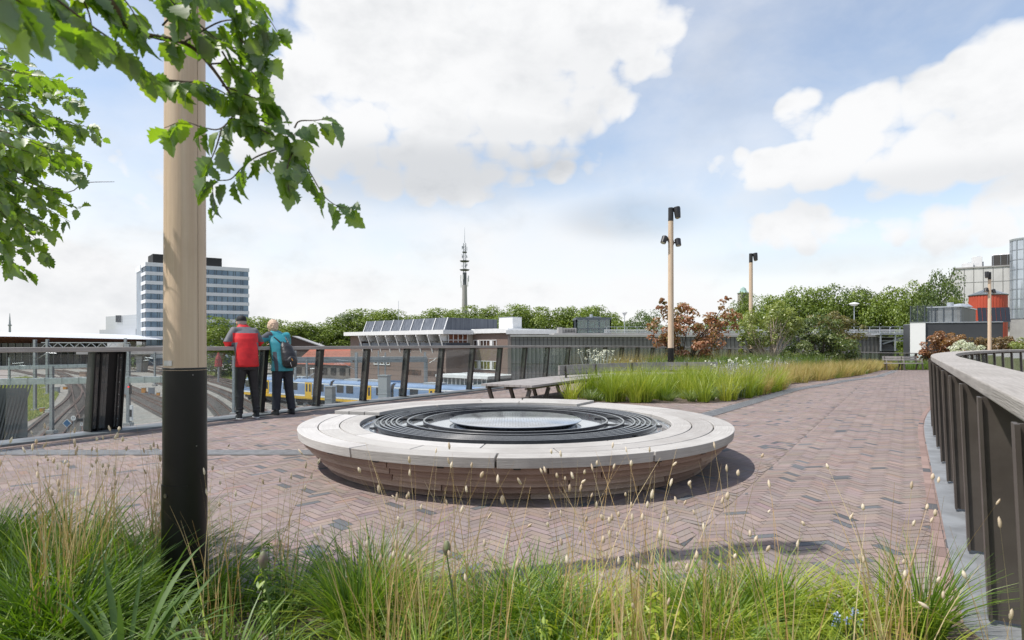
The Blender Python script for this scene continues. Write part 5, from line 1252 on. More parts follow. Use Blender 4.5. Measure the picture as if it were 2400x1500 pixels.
for k in range(16): a = 2*math.pi*k/16; m.beam((rs_*1.03*math.cos(a), rs_*1.03*math.sin(a), gzz(692,YS)+.04), (.45*math.cos(a), .45*math.sin(a), gzz(680,YS)+.05), .06, .08)
m.build('roof_ribs', M_PALESTEEL, co)
YC = 112.0; cb = thing('concrete_block', 'big windowless pale concrete building at the right edge', 'building', (gx(2238,YC), YC, YARD), R(-34)); wc = span(2238,YC,2374,34)
m = MB(); m.box2((0,0,0), (wc, 24, gzz(631,YC)))
m.build('wall', mat('stained panel concrete', (.66,.65,.62), .85, col2=(.56,.55,.53), scale=.25, stretch=(3,3,.3), detail=9, stain=((.40,.39,.37), .35, .45)), cb)
m = MB()
for t in np.linspace(0, 1, 7)[1:-1]: m.box((wc*t, -.01, gzz(631,YC)/2), (.10,.05,gzz(631,YC)))
m.box2((0,-.03,gzz(664,YC)), (wc,-.002,gzz(663,YC))); m.build('panel_joints', mat('panel joint grey', (.25,.245,.235), .9), cb); m = MB(); m.box2((-.15,-.15,gzz(631,YC)), (wc+.1, 24, gzz(628,YC))); m.build('coping', M_CONC, cb)  # grey strips along the panel joints
m = MB(); m.box2((wc*.45,-.4,gzz(768,YC)), (wc+6,-.1,gzz(751,YC))); wb_ = m.build('window_band', M_DKB, cb); m = MB()
for i in range(9): m.box((wc*.45+i*1.5, -.45, gzz(759,YC)), (.12,.1,gzz(751,YC)-gzz(768,YC)))
m.box2((wc*.45,-.5,gzz(751.5,YC)), (wc+6,-.05,gzz(749.5,YC))); m.build('frame', M_PALESTEEL, wb_)
for px0, px1, pt, pb, lab, mm_, nm in ((2257,2278,617,629,'low white air unit on the concrete building',M_WHITE,'air_unit'),(2280,2299,602,627,'tall white air unit on the concrete building',M_WHITE,'air_unit')):
    r_ = thing(nm, lab, 'air unit', (gx((px0+px1)/2,YC+1), YC+1, gzz(628,YC)+YARD), R(-34)); m = MB(); w_ = gx(px1,YC)-gx(px0,YC); h_ = gzz(pt,YC)-gzz(629,YC); m.box((0,0,h_/2), (w_,1.8,h_)); m.build('housing', mm_, r_, bevel=.04); m = MB(); m.cyl((w_*.2,0,h_), .35, .12, 14); m.box((w_*.5+.12,-.2,h_*.3), (.22,.5,h_*.5)); m.build('fan', M_STEEL, r_)
r_ = thing('cooling_plant', 'black louvred cooling plant with white fan hoods on the roof', 'cooling plant', (gx(2328,YC-3), YC-3, gzz(626,YC)+YARD-.3), R(-34)); w_ = span(2328,YC-3,2372,34); h_ = gzz(600,YC)-gzz(626,YC); m = MB(); m.box2((0,0,0), (w_,3,h_)); m.build('casing', mat('dark louvres', (.05,.045,.042), .6, col2=(.09,.085,.08), scale=2, stretch=(1,1,14)), r_); m = MB()
for t in (0.005, .4, .77, .995): m.box((w_*t,-.02,h_/2), (.06,.06,h_))
m.build('frame', M_STEEL, r_)
for t in (.18, .52, .84): m = MB(); m.lathe((w_*t,1.5,0), [(.62,h_),(.62,h_+.12),(.4,h_+.26),(0,h_+.28)], 18); m.build('fan_hood', M_WHITE, r_)
gt = thing('glass_stair_tower', 'curved glass stair tower at the right picture edge', 'tower', (gx(2408,YC-6), YC-6, YARD), 0); rg = (gx(2408,YC-6)-gx(2371,YC-6))*.84
m = MB(); m.lathe((0,0,0), [(rg, gzz(750,YC)), (rg, gzz(576,YC))], 28); m.build('glazing', mat('sky blue glazing', (.40,.45,.50), .08, .4, (.55,.60,.65), .2, spec=1.0), gt, smooth=True)
m = MB()
for k in range(14): a = 2*math.pi*k/14; m.box((rg*1.01*math.sin(a), rg*1.01*math.cos(a), (gzz(750,YC)+gzz(576,YC))/2), (.13,.13,gzz(576,YC)-gzz(750,YC)), -a)
for i in range(9): z = gzz(750-i*21.7,YC); m.lathe((0,0,0), [(rg+.05,z-.06),(rg+.05,z+.06)], 28)
m.build('mullions', M_STEEL, gt); m = MB(); m.lathe((0,0,0), [(rg+.1,gzz(577,YC)),(rg+.15,gzz(573,YC)),(0,gzz(572,YC))], 28); m.build('roof_rim', M_PALESTEEL, gt); m = MB(); m.lathe((0,0,0), [(rg+.1,gzz(752,YC)),(rg+.1,0)], 28); m.build('base', M_CONC, gt)

# ---------------------------------------------------------------- background trees
M_BARK = mat('bark', (.13,.10,.075), .9, col2=(.08,.06,.045), scale=6)
def tree_proto(seed, w, h, n, leaf, m, trunk_h, rbot=.3, clump=46):
    root = bpy.data.objects.new('broadleaf_tree', None); COL.objects.link(root)
    V, F, T = crown(clump, n, w/2, w/2, (h-trunk_h*.7)/2, leaf, trunk_h*.7+(h-trunk_h*.7)/2, seed, lump=.36)
    o = npmesh('crown', V, F, m, T, root)
    t = MB(); t.tube([(0,0,-.2), (.1,0,h*.35), (.05,.1,h*.8)], [rbot, rbot*.7, rbot*.2], 8); r2 = np.random.default_rng(seed)
    for k in range(6): a = r2.uniform(0, 6.28); z = h*r2.uniform(.3, .5); t.tube([(0.05,0,z), (w*.2*math.cos(a), w*.2*math.sin(a), z+h*.15), (w*.36*math.cos(a), w*.36*math.sin(a), z+h*.26)], [rbot*.4, rbot*.25, .04], 6)
    t.build('trunk', M_BARK, root); return root
protos = [tree_proto(11, 15, 20, 9500, .56, M_TREE, 3, clump=70), tree_proto(12, 13, 20, 9000, .54, M_TREE, 3, clump=60), tree_proto(13, 16, 20, 9500, .56, M_TREE2, 3, clump=80), tree_proto(14, 12, 20, 8500, .52, M_TREE, 3, clump=52)]
used = set()
def tree(px, pt, Y, k, label, wpx=None, group='green trees lining the horizon'):
    p = protos[k]; o = p if k not in used else copy_tree(p); used.add(k)
    H = EYE-(pt-HOR)*Y/FPX-YARD; o.location = (gx(px, Y), Y, YARD); s = H/20; sx = s if wpx is None else (wpx*1.45*Y/FPX)/(15, 13, 16, 12)[k]
    o.scale = (sx, sx, s); o.rotation_euler = (0, 0, (px*.37) % 6.28); tag(o, label, 'tree', group); return o
TL = [(515,744,150,1,'tree filling the gap right of the near lamp post, before the tower',95),
 (606,740,165,0,'bushy tree between the man in red and the blonde woman',85),(655,752,200,1,'tree behind the head of the blonde woman',90),(705,757,190,3,'tree just right of the blonde woman',80),(752,762,195,0,'low tree above the right end of the red roof',90),(790,748,200,1,'tree where the treeline starts to rise towards the brick building',80),
 (833,735,205,2,'dark tree above the left end of the slate roof box',80),(880,722,210,0,'tall round tree left of the thin roof antenna',100),(925,728,215,1,'tree right of the thin roof antenna',80),(975,742,230,3,'lower tree in the dip behind the slate roof box',80),
 (1010,734,220,1,'tree left of the telecom tower',70),(1050,720,215,0,'tree immediately left of the foot of the telecom tower',80),(1105,718,210,1,'tree immediately right of the foot of the telecom tower',80),(1155,722,205,3,'tree above the white ventilation box',70),
 (1222,712,170,0,'big tree right of the white ventilation box',90),(1275,722,175,1,'tree behind the concrete upstand',80),(1330,724,172,3,'tree left of the glass pavilion',70),(1383,713,168,0,'tall tree directly behind the glass pavilion',96),(1432,738,180,3,'small tree right of the glass pavilion',60),
 (1505,728,130,2,'dark tree between the street lamp and the red maple',66),(1460,755,210,1,'low far tree behind the funnel headed street lamp',70),(1590,760,200,0,'far tree seen through the red maple',110),(1690,742,190,1,'far tree between the maple crowns',90),
 (1755,690,140,1,'tree behind the second lamp post',60),(1815,690,125,0,'tree behind the pale stemmed shrub',90),(1868,672,120,0,'tall tree above the big green bush',90),(1930,674,118,1,'tall tree left of the mushroom headed street lamp',90),(1990,676,120,2,'tall tree behind the mushroom headed street lamp',95),
 (2050,676,115,0,'tall tree right of the mushroom headed street lamp',95),(2108,676,112,1,'tall tree above the covered stairway',85),(2200,634,100,2,'highest tree, leaning against the concrete building',70),(2150,668,104,3,'tree above the white wall block',70),(2238,690,96,0,'bushy tree above the glazed stair box',30)]
for px, pt, Y, k, lab, w in TL: tree(px, pt, Y, k, lab, w)
FARW = MB()
fp = []
for i in range(70): px = -900+i*52+rng.uniform(-12, 12); fp.append((gx(px, 900+rng.uniform(-40, 40)), 900.0, 12+rng.uniform(0, 9)))
parts = []
for x, y, h in fp:
    if -1200 < x < 1500:
        V, F, T = crown(8, 420, 20, 9, h/2, 3.2, YARD+h/2, int(abs(x))+3); V = V+np.array([x, y, 0]); parts.append((V, F, T))
V, F, T = merge(parts); o = npmesh('far_wood', V, F, M_TREE2, T); tag(o, 'dark far wood along the horizon', 'wood', kind='stuff')
fl = thing('roof_antenna', 'thin pole antenna above the slate roof box', 'antenna', (gx(934,128), 128, YARD), 0); m = MB(); m.tube([(0,0,8), (0,0,gzz(705,128))], [.06,.04], 6); m.build('pole', M_PALESTEEL, fl); m = MB(); m.box((0,0,8.1), (.4,.4,.2)); m.build('foot', M_STEEL, fl)

# ---------------------------------------------------------------- shrubs on the deck
M_MAPLE = leafmat('maple leaves', (.18,.22,.05), (.36,.20,.10), (.54,.29,.19), translucent=.35, tcol=(1,.8,.6), gloss=.04)
M_OLIVE = leafmat('pale stemmed shrub leaves', (.16,.21,.05), (.26,.31,.08), (.38,.42,.12), translucent=.35)
M_BUSH = leafmat('green bush leaves', (.075,.12,.028), (.13,.18,.045), (.22,.25,.08), translucent=.3)
M_ORNG = leafmat('orange brown leaves', (.17,.12,.035), (.34,.17,.07), (.42,.20,.12), translucent=.35, tcol=(1,.85,.6))
M_WHTF = leafmat('white blossom', (.45,.50,.28), (.66,.68,.52), (.80,.80,.68), translucent=.25, tcol=(1,1,.9))
M_PALEB = mat('pale stems', (.46,.38,.30), .7, col2=(.36,.29,.22), scale=8); M_DKB2 = mat('dark stems', (.06,.045,.035), .8)
def shrub(name, label, base, spec, m, stemm, leaf, n, seed, stems, spread, cat='shrub', name2='foliage', stem_r=.03):
    """spec: list of (dx, dy, z, rx, rz) lobes of the crown"""
    root = thing(name, label, cat, base, 0); r2 = np.random.default_rng(seed); parts = []; tot = sum(s[3]*s[4] for s in spec)
    for i, (dx, dy, z, rx, rz) in enumerate(spec):
        k = int(n*rx*rz/tot); V, F, T = crown(max(6, int(26*rx)), k, rx, rx*.8, rz, leaf, 0, seed*31+i, lump=.34, low=.95); parts.append((V+np.array([dx, dy, z]), F, T))
    V, F, T = merge(parts); npmesh(name2, V, F, m, T, root)
    t = MB()
    for i in range(stems):
        s = spec[i % len(spec)]; a = r2.uniform(0, 6.28); tip = Vector((s[0]+r2.uniform(-.6,.6)*s[3], s[1]+r2.uniform(-.5,.5)*s[3], s[2]+s[4]*r2.uniform(-.2,.6)))
        b0 = Vector((r2.uniform(-.12,.12), r2.uniform(-.1,.1), -.05)); mid = b0.lerp(tip, .4)+Vector((r2.uniform(-.1,.1)-tip.x*.12, 0, r2.uniform(0,.25)*tip.z*.3)); m3 = b0.lerp(tip, .72)+Vector((r2.uniform(-.12,.12), r2.uniform(-.1,.1), .05))
        t.tube([b0, mid, m3, tip], [stem_r, stem_r*.75, stem_r*.5, stem_r*.15], 6)
        for j in range(3): q = m3+Vector((r2.uniform(-.4,.4)*s[3]*1.4, r2.uniform(-.3,.3), r2.uniform(.1,.5)*s[4])); t.tube([mid.lerp(m3, .3+j*.25), q], [stem_r*.35, stem_r*.1], 5)
    t.build('stems', stemm, root, smooth=True); return root
def B_(px, Y): return Vector(((px-1200)/FPX*Y, Y, gz(Y)))
shrub('red_maple', 'red leaved multi stemmed maple behind the first distant lamp post', B_(1598, 22.5), [(-.62,0,2.0,.62,.85),(.15,.1,2.05,.62,.95),(1.0,.2,1.7,.72,.75),(1.55,.1,2.25,.55,.62),(-.3,-.1,1.15,.6,.5),(.55,0,.95,.8,.55),(-.75,0,2.75,.28,.22),(1.75,.1,2.95,.16,.12)], M_MAPLE, M_DKB2, .115, 4700, 5, 16, 1.2, 'tree')
shrub('pale_stemmed_shrub', 'tall shrub with bare cream stems right of the second distant lamp post', B_(1805, 26.5), [(-.75,0,2.0,.75,.75),(.2,0,2.3,.85,.8),(.9,0,2.2,.6,.75),(-.2,.3,1.6,.9,.5),(-1.1,0,1.3,.4,.6)], M_OLIVE, M_PALEB, .10, 5600, 6, 22, 1.2, stem_r=.045)
shrub('green_bush', 'big dense dark green bush right of the pale stemmed shrub', B_(1925, 28.5), [(-1.0,0,1.15,.95,1.05),(-.3,.3,1.9,1.0,.9),(.6,0,1.45,.95,.95),(1.15,.2,1.1,.8,.7),(-.9,.2,2.2,.6,.45),(.2,0,.6,1.0,.5)], M_BUSH, M_DKB2, .10, 10500, 7, 14, 1.4)
shrub('low_green_shrub', 'low fresh green shrub under the red maple', B_(1690, 21.5), [(0,0,.45,.75,.35),(.8,.1,.4,.6,.3)], leafmat('fresh green leaves', (.07,.14,.02), (.12,.20,.03), (.18,.27,.05)), M_DKB2, .07, 2600, 8, 6, .8)
shrub('olive_maple', 'olive brown maple behind the big green bush', B_(1945, 31), [(-.2,0,2.3,1.2,.75),(.9,0,1.9,.8,.8)], leafmat('olive brown leaves', (.12,.12,.035), (.20,.19,.06), (.27,.19,.09)), M_DKB2, .11, 4200, 9, 8, .8)
# far bed at the right
shrub('orange_maple', 'orange red maple in front of the white wall', B_(2200, 46), [(-.3,0,1.7,1.0,1.05),(.7,0,1.5,.9,.9),(-.9,0,1.0,.8,.6)], M_ORNG, M_DKB2, .15, 4200, 15, 9, .8)
shrub('rust_maple', 'rust coloured maple between the orange one and the white shrub', B_(2236, 45), [(0,0,1.7,.9,.9),(.7,0,1.2,.8,.6)], leafmat('rust leaves', (.20,.13,.04), (.32,.17,.06), (.38,.22,.10)), M_DKB2, .14, 3000, 16, 8, .8)
shrub('white_flowering_shrub', 'white flowering shrub below the glazed stair box', B_(2262, 43), [(0,0,1.3,1.0,.75),(.9,0,1.0,.8,.6),(-.6,0,.9,.7,.5)], M_WHTF, M_DKB2, .13, 3200, 17, 8, .8)
shrub('brown_shrub', 'brownish shrub left of the far lamp post', B_(2300, 46), [(-.7,0,1.6,1.0,.8),(.6,0,1.5,1.1,.8),(1.8,0,1.6,1.0,.8)], leafmat('brownish leaves', (.14,.12,.04), (.24,.16,.07), (.32,.20,.10)), M_DKB2, .14, 4800, 18, 8, .8)
shrub('tan_shrub', 'tan shrub right of the far lamp post', B_(2362, 46), [(0,0,1.5,1.1,.8),(1.4,0,1.4,1.1,.8)], MATS['brownish leaves'], M_DKB2, .14, 4200, 19, 8, .8)
shrub('yellow_green_shrub', 'yellow green shrub at the right picture edge', B_(2390, 40), [(0,0,1.1,1.1,.9),(1.6,0,1.1,1.2,.8),(-1.0,0,.6,.6,.5)], M_OLIVE, M_DKB2, .12, 5000, 20, 8, .8)
for i, (px, Y, lab) in enumerate(((2420, 30, 'green shrub behind the fins of the right railing'), (2330, 33, 'low shrub near the far lamp post beyond the right railing'))):
    shrub('low_shrub', lab, B_(px, Y), [(0,0,.5,1.0,.5),(1.1,.1,.45,.9,.45),(-.9,0,.4,.8,.35)], M_BUSH if i else M_OLIVE, M_DKB2, .09, 3400, 30+i, 6, .8)

# ---------------------------------------------------------------- grasses of the bed beside the path
M_GR1 = leafmat('bright grass blades', (.12,.21,.015), (.29,.37,.025), (.50,.48,.08), translucent=.4, gloss=.05)
M_GR2 = leafmat('tan grass blades', (.24,.26,.055), (.42,.35,.12), (.56,.43,.20), translucent=.4, gloss=.04, tcol=(1,.95,.65))
M_GR3 = leafmat('deep green blades', (.07,.13,.02), (.13,.21,.03), (.24,.30,.05), translucent=.4, gloss=.05)
M_LAV = leafmat('lavender spikes', (.25,.28,.25), (.38,.37,.44), (.50,.49,.58), translucent=.2, gloss=.02, tcol=(1,1,1))
bench_line = [(c.x, c.y) for c in CLB]
def tufts(poly, n, per, hr, lr, w, seed, rad=.10, seg=3, ok=None):
    r2 = np.random.default_rng(seed); C = scatter(poly, n, r2)
    if ok is not None: C = C[ok(C)]
    n = len(C); sc = r2.uniform(.75, 1.15, n)
    idx = np.repeat(np.arange(n), per); N = len(idx); a = r2.uniform(0, 6.28, N); rr = rad*np.sqrt(r2.random(N))
    B = np.stack([C[idx, 0]+rr*np.cos(a), C[idx, 1]+rr*np.sin(a), np.zeros(N)], 1); B[:, 2] = GZ(B[:, 1])+.01
    d = np.stack([np.cos(a)+r2.normal(0, .35, N), np.sin(a)+r2.normal(0, .35, N), np.zeros(N)], 1); d = unit(d)
    h = r2.uniform(*hr, N)*sc[idx]; l = r2.uniform(*lr, N)*sc[idx]; tt = np.clip(np.repeat(r2.uniform(.25,.75,n), per)+r2.normal(0, .17, N), 0, 1)
    return blades(B, h, (l, d), w*r2.uniform(.7, 1.2, N), seg, .45, tt)
def off_bench(C): return (dist_poly(C, bench_line) > .80)
G1 = BED[:6]+[(8.3,20.2),(6.6,20.2),(4.9,19.2),(3.0,18.3),(2.3,17.0),(1.7,15.3)]
V, F, T = tufts(G1, 150, 130, (.42,.80), (.08,.46), .012, 41, .13, 3, off_bench)
o = npmesh('ornamental_grass', V, F, M_GR1, T); tag(o, 'bright yellow green ornamental grasses in front of the lounge bench', 'grass', kind='stuff')
G2 = [(5.3,14.2),(6.1,15.1),(7.5,16.9),(8.7,19.0),(11.2,21.6),(14.5,25.3),(18.5,31),(22.6,37.2),(25.3,39.2),(24.6,40.2),(19,33.5),(14.5,28.5),(11.0,24.5),(8.0,21.5),(6.2,19.4),(5.2,16.5)]
V, F, T = tufts(G2, 620, 52, (.35,.70), (.08,.42), .014, 42, .16, 3, off_bench)
o = npmesh('tan_grass', V, F, M_GR2, T); tag(o, 'straw coloured grasses along the edge of the path', 'grass', kind='stuff')
G3 = [(6.0,18.4),(8.0,20.4),(10.8,23.5),(14.2,27.0),(17.5,31.5),(16.2,32.4),(12.8,28.5),(9.0,25),(5.2,22.3),(4.6,20.7)]
V, F, T = tufts(G3, 420, 55, (.5,.95), (.08,.38), .015, 43, .16, 3, off_bench)
o = npmesh('tall_grass', V, F, M_GR3, T); tag(o, 'tall fresh green grasses in the middle of the bed', 'grass', kind='stuff')
V, F, T = tufts(BED_POLY, 900, 26, (.12,.34), (.05,.25), .014, 44, .14, 2, off_bench)
o = npmesh('low_grass', V, F, M_GR3, T); tag(o, 'low ground cover grass between the taller tufts', 'grass', kind='stuff')
V, F, T = tufts(FAR_POLY, 500, 40, (.4,.85), (.1,.4), .03, 45, .3, 2)
o = npmesh('far_grass', V, F, M_GR3, T); tag(o, 'green grass behind the small benches at the end of the path', 'grass', kind='stuff')
# reeds between the railing and the bench, and seed plumes
G5 = [(3.4,21.2),(5.3,23.0),(9.5,27.5),(14.5,31.5),(21,37),(19.8,37.6),(13.5,32.0),(8,27.8),(4.2,23.6),(2.8,21.7)]
V, F, T = tufts(G5, 260, 40, (.5,1.0), (.06,.3), .013, 46, .16, 3)
o = npmesh('reed_grass', V, F, M_GR2, T); tag(o, 'thin feathery grasses standing against the glazed railing', 'grass', kind='stuff')
# lavender like spikes: stems with small buds
def spikes(C, hmin, hmax, m, name, label, per=26, seed=51, rad=.22):
    r2 = np.random.default_rng(seed); idx = np.repeat(np.arange(len(C)), per); N = len(idx); a = r2.uniform(0, 6.28, N); rr = rad*np.sqrt(r2.random(N))
    B = np.stack([C[idx,0]+rr*np.cos(a), C[idx,1]+rr*np.sin(a), np.zeros(N)], 1); B[:, 2] = GZ(B[:, 1]); h = r2.uniform(hmin, hmax, N); d = unit(np.stack([np.cos(a), np.sin(a), np.zeros(N)], 1)+r2.normal(0, .4, (N, 3))*[1,1,0])
    p1 = blades(B, h, (h*.16, d), np.full(N, .006), 2, .2, r2.random(N)); k = 11; t = np.tile(np.linspace(.5, 1, k), N); ii = np.repeat(np.arange(N), k)
    P = B[ii]+d[ii]*(h[ii]*.16*t**1.8)[:, None]; P[:, 2] += h[ii]*t*.98; P += r2.normal(0, .006, P.shape)
    p2 = leaf_cards(P, r2.normal(size=P.shape), .028*np.ones(len(P)), r2.random(len(P)), .8); V, F, T = merge([p1, p2]); o = npmesh(name, V, F, m, T); tag(o, label, 'flowers', kind='stuff')
Cl = np.array([(p[0], p[1]) for p in [tuple(B_(px, Y))[:2] for px, Y in ((1712,14.9),(1735,15.6),(1750,16.2),(1700,15.6),(1775,17.2),(1790,17.8),(1815,19.2),(1735,17),(1765,18.4),(1690,16.6),(1722,18.5),(1660,19),(1500,18.8),(1530,18.9),(1560,19.2),(1590,19.3),(1800,20),(1830,21),(1860,24),(1900,26),(1930,27),(1960,29),(1985,31),(1880,27.5),(1845,25.5))]])
spikes(Cl, .45, .85, M_LAV, 'russian_sage', 'pale lilac flower spikes scattered through the grasses', 30)
# grey green low plants at the front corner of the bed
Cg = np.array([tuple(B_(px, Y))[:2] for px, Y in ((1690,13.8),(1705,14.0),(1720,14.3),(1740,15.0),(1725,14.6),(1760,15.9))])
spikes(Cg, .18, .40, leafmat('grey green foliage', (.12,.17,.10), (.19,.25,.15), (.28,.34,.22)), 'catmint', 'grey green low catmint at the front corner of the bed', 60, 52, .26)
# white flowers
for j, (px, Y, nfl_, lab) in enumerate(((1702, 17.6, 40, 'cluster of creamy white flowers right of the bench back'), (1775, 20.5, 16, 'few white blossoms left of the second lamp post'), (1405, 20.6, 60, 'white umbel flowers behind the lounge bench'))):
    r_ = thing('white_flowers', lab, 'flowers', B_(px, Y), 0); r2 = np.random.default_rng(60+j); P = np.stack([r2.normal(0, .33, nfl_), r2.normal(0, .2, nfl_), r2.uniform(.45, .85, nfl_)+(.25 if j == 2 else 0)], 1)
    V, F, T = leaf_cards(np.repeat(P, 7, 0)+r2.normal(0, .022, (nfl_*7, 3)), np.tile([0,-.3,1], (nfl_*7, 1)), .045*np.ones(nfl_*7), r2.uniform(.4, 1, nfl_*7), .6); npmesh('petals', V, F, M_WHTF, T, r_)
    t = MB()
    for p in P: t.tube([(p[0]*.5, p[1]*.5, 0), tuple(p)], .004, 4)
    t.build('stems', MATS['pale green paint'] if j == 2 else mat('green stem', (.10,.16,.04), .7), r_)
# separate small tufts along the front edge
def tuft_mesh(seed, n, h, l, w, rad=.07):
    r2 = np.random.default_rng(seed); a = r2.uniform(0, 6.28, n); rr = rad*np.sqrt(r2.random(n)); B = np.stack([rr*np.cos(a), rr*np.sin(a), np.zeros(n)], 1); d = unit(np.stack([np.cos(a), np.sin(a), np.zeros(n)], 1)+r2.normal(0, .3, (n, 3))*[1,1,0])
    return blades(B, r2.uniform(h*.5, h, n), (r2.uniform(l*.25, l, n), d), w*r2.uniform(.7,1.2,n), 4, .6, np.clip(r2.normal(.5, .22, n), 0, 1))
V, F, T = tuft_mesh(71, 230, .34, .34, .010); tp_ = npmesh('sedge_tuft', V, F, leafmat('sedge blades', (.10,.16,.035), (.19,.27,.07), (.38,.42,.16)), T)
spots = [(1.25,13.65),(1.75,13.45),(2.35,13.4),(2.9,13.35),(3.5,13.4),(3.95,13.35),(4.45,13.6),(4.95,13.95),(5.5,14.6)]
for i, (x, y) in enumerate(spots):
    o = tp_ if i == 0 else tp_.copy()
    if i: COL.objects.link(o)
    o.location = (x, y, gz(y)); o.rotation_euler = (0, 0, i*1.3); s = (.85, 1.05, .9, 1, .8, 1.1, 1.15, .95, .9)[i]; o.scale = (s, s, s); tag(o, ('leftmost', 'second from left', 'third from left', 'fourth from left', 'middle', 'fourth from right', 'third from right', 'second from right', 'rightmost')[i]+' of the small sedge tufts on the bed edge behind the round bench', 'grass tuft', 'sedge tufts along the front edge')

V, F, T = tufts([(5.6,4.5),(8.5,8.2),(12.5,11.6),(18,16.4),(26,20.5),(34,23),(34,14),(14,3)], 420, 45, (.3,.75), (.1,.4), .02, 47, .25, 2)
o = npmesh('border_grass', V, F, M_GR3, T); tag(o, 'green grass growing beyond the fins of the right railing', 'grass', kind='stuff')
# ---------------------------------------------------------------- foreground planting
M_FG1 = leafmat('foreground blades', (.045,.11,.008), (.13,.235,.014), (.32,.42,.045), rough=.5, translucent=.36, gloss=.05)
M_FG2 = leafmat('yellow green foreground blades', (.14,.23,.012), (.30,.39,.022), (.50,.50,.07), rough=.5, translucent=.42, gloss=.04)  # yellower green than the other foreground blades
M_STALK = leafmat('straw stalks', (.42,.26,.10), (.58,.41,.18), (.66,.54,.31), rough=.5, translucent=.2, gloss=.05, tcol=(1,.95,.7))
M_HEADS = leafmat('seed heads', (.62,.50,.36), (.74,.64,.49), (.84,.77,.64), translucent=.25, gloss=.02, tcol=(1,.95,.8))
def fpoly(x0, x1, y0=.9, grow=0.0):
    def edge(x): return float(np.interp(x, [-7.2,-4.5,-2.9,-1.9,-1.0,0,1.2,2.05], [4.3,3.7,3.42,3.2,2.98,2.92,2.88,2.83]))
    xs = np.linspace(x0, x1, 14); return [(float(x), edge(x)+grow) for x in xs]+[(float(x), y0) for x in reversed(xs)]
def near_ok(C): return (np.abs(C[:, 0]) < C[:, 1]*1.0+.9) & ~((np.hypot(C[:, 0], C[:, 1]) < .95))
def fg_tufts(poly, n, per, hr, lr, w, seed, m, name, label, rad=.11, seg=5):
    V, F, T = tufts(poly, n, per, hr, lr, w, seed, rad, seg, near_ok); o = npmesh(name, V, F, m, T); tag(o, label, 'grass', kind='stuff')
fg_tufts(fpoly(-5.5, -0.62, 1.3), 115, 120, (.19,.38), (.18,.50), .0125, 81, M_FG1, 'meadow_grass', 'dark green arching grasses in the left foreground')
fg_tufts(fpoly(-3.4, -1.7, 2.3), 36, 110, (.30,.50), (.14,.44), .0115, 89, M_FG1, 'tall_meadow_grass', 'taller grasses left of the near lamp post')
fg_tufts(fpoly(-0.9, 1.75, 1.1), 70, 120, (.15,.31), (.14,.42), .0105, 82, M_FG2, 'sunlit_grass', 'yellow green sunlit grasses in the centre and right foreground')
fg_tufts(fpoly(-5.0, 1.5, 1.1), 150, 60, (.08,.20), (.05,.20), .009, 83, M_FG1, 'undergrowth', 'low green undergrowth between the foreground grasses', .16, 3)
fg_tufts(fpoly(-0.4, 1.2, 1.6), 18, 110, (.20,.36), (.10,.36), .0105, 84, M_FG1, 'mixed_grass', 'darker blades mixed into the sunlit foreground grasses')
# dry stalks with seed heads
def stalks(areas, seed, name, label):
    r2 = np.random.default_rng(seed); parts = []; heads = []
    for (x0, x1, y0, y1, n, h0, h1, sp) in areas:
        k = max(2, n//14); cx = r2.uniform(x0, x1, k); cy = r2.uniform(y0, y1, k); i = r2.integers(0, k, n)
        x = cx[i]+r2.normal(0, .05, n); y = cy[i]+r2.normal(0, .05, n); h = r2.uniform(h0, h1, n); a = r2.uniform(0, 6.28, n); d = np.stack([np.cos(a), np.sin(a)*.6, np.zeros(n)], 1); l = h*np.abs(r2.normal(0, sp, n))+.02
        B = np.stack([x, y, np.zeros(n)], 1)
        parts.append(blades(B, h, (l, d), np.full(n, .0048), 6, .1, r2.random(n)))
        tip = B+d*l[:, None]; tip[:, 2] += h*(1-.05*np.minimum(1, l/h)); dirv = unit(np.stack([d[:,0]*l*1.6, d[:,1]*l*1.6, h], 1)); keep = r2.random(n) < .42
        heads.append((tip[keep], dirv[keep]))
    V, F, T = merge(parts); root = npmesh(name, V, F, M_STALK, T); tag(root, label, 'grass', kind='stuff')
    P = np.concatenate([a for a, b in heads]); D = np.concatenate([b for a, b in heads]); n = len(P); r2 = np.random.default_rng(seed+1)
    u = unit(np.cross(D, [0.3,1,.2])); v = np.cross(D, u); nn = 6; prof = [(-.45,.15),(-.3,.75),(0,1),(.3,.7),(.5,.12)]; L = r2.uniform(.020, .036, n); Rr_ = r2.uniform(.0042, .0064, n); vs = []
    for t, q in prof:
        for k in range(nn): a = 2*math.pi*k/nn; vs.append(P+D*(t*L)[:, None]+(u*math.cos(a)+v*math.sin(a))*(Rr_*q*r2.uniform(.8,1.2,n))[:, None])
    V = np.stack(vs, 1).reshape(-1, 3); m = len(prof)*nn; q = np.array([(i*nn+k, i*nn+(k+1)%nn, (i+1)*nn+(k+1)%nn, (i+1)*nn+k) for i in range(len(prof)-1) for k in range(nn)]); F = ((np.arange(n)*m)[:, None, None]+q[None]).reshape(-1, 4)
    npmesh('seed_heads', V, F, M_HEADS, np.repeat(r2.random(n), m), root, smooth=True)
stalks([(-2.9,-1.75,2.2,3.2,300,.62,.90,.2), (-1.4,-.9,2.4,3.0,34,.5,.8,.25), (-.62,.42,1.75,2.75,170,.55,.86,.26), (.35,1.35,1.8,2.7,110,.50,.86,.28), (1.1,1.85,1.55,2.5,44,.50,.82,.30), (1.25,1.75,1.2,1.7,12,.55,.78,.35)], 91, 'seed_stalks', 'straw coloured seed stalks rising over the foreground grasses')
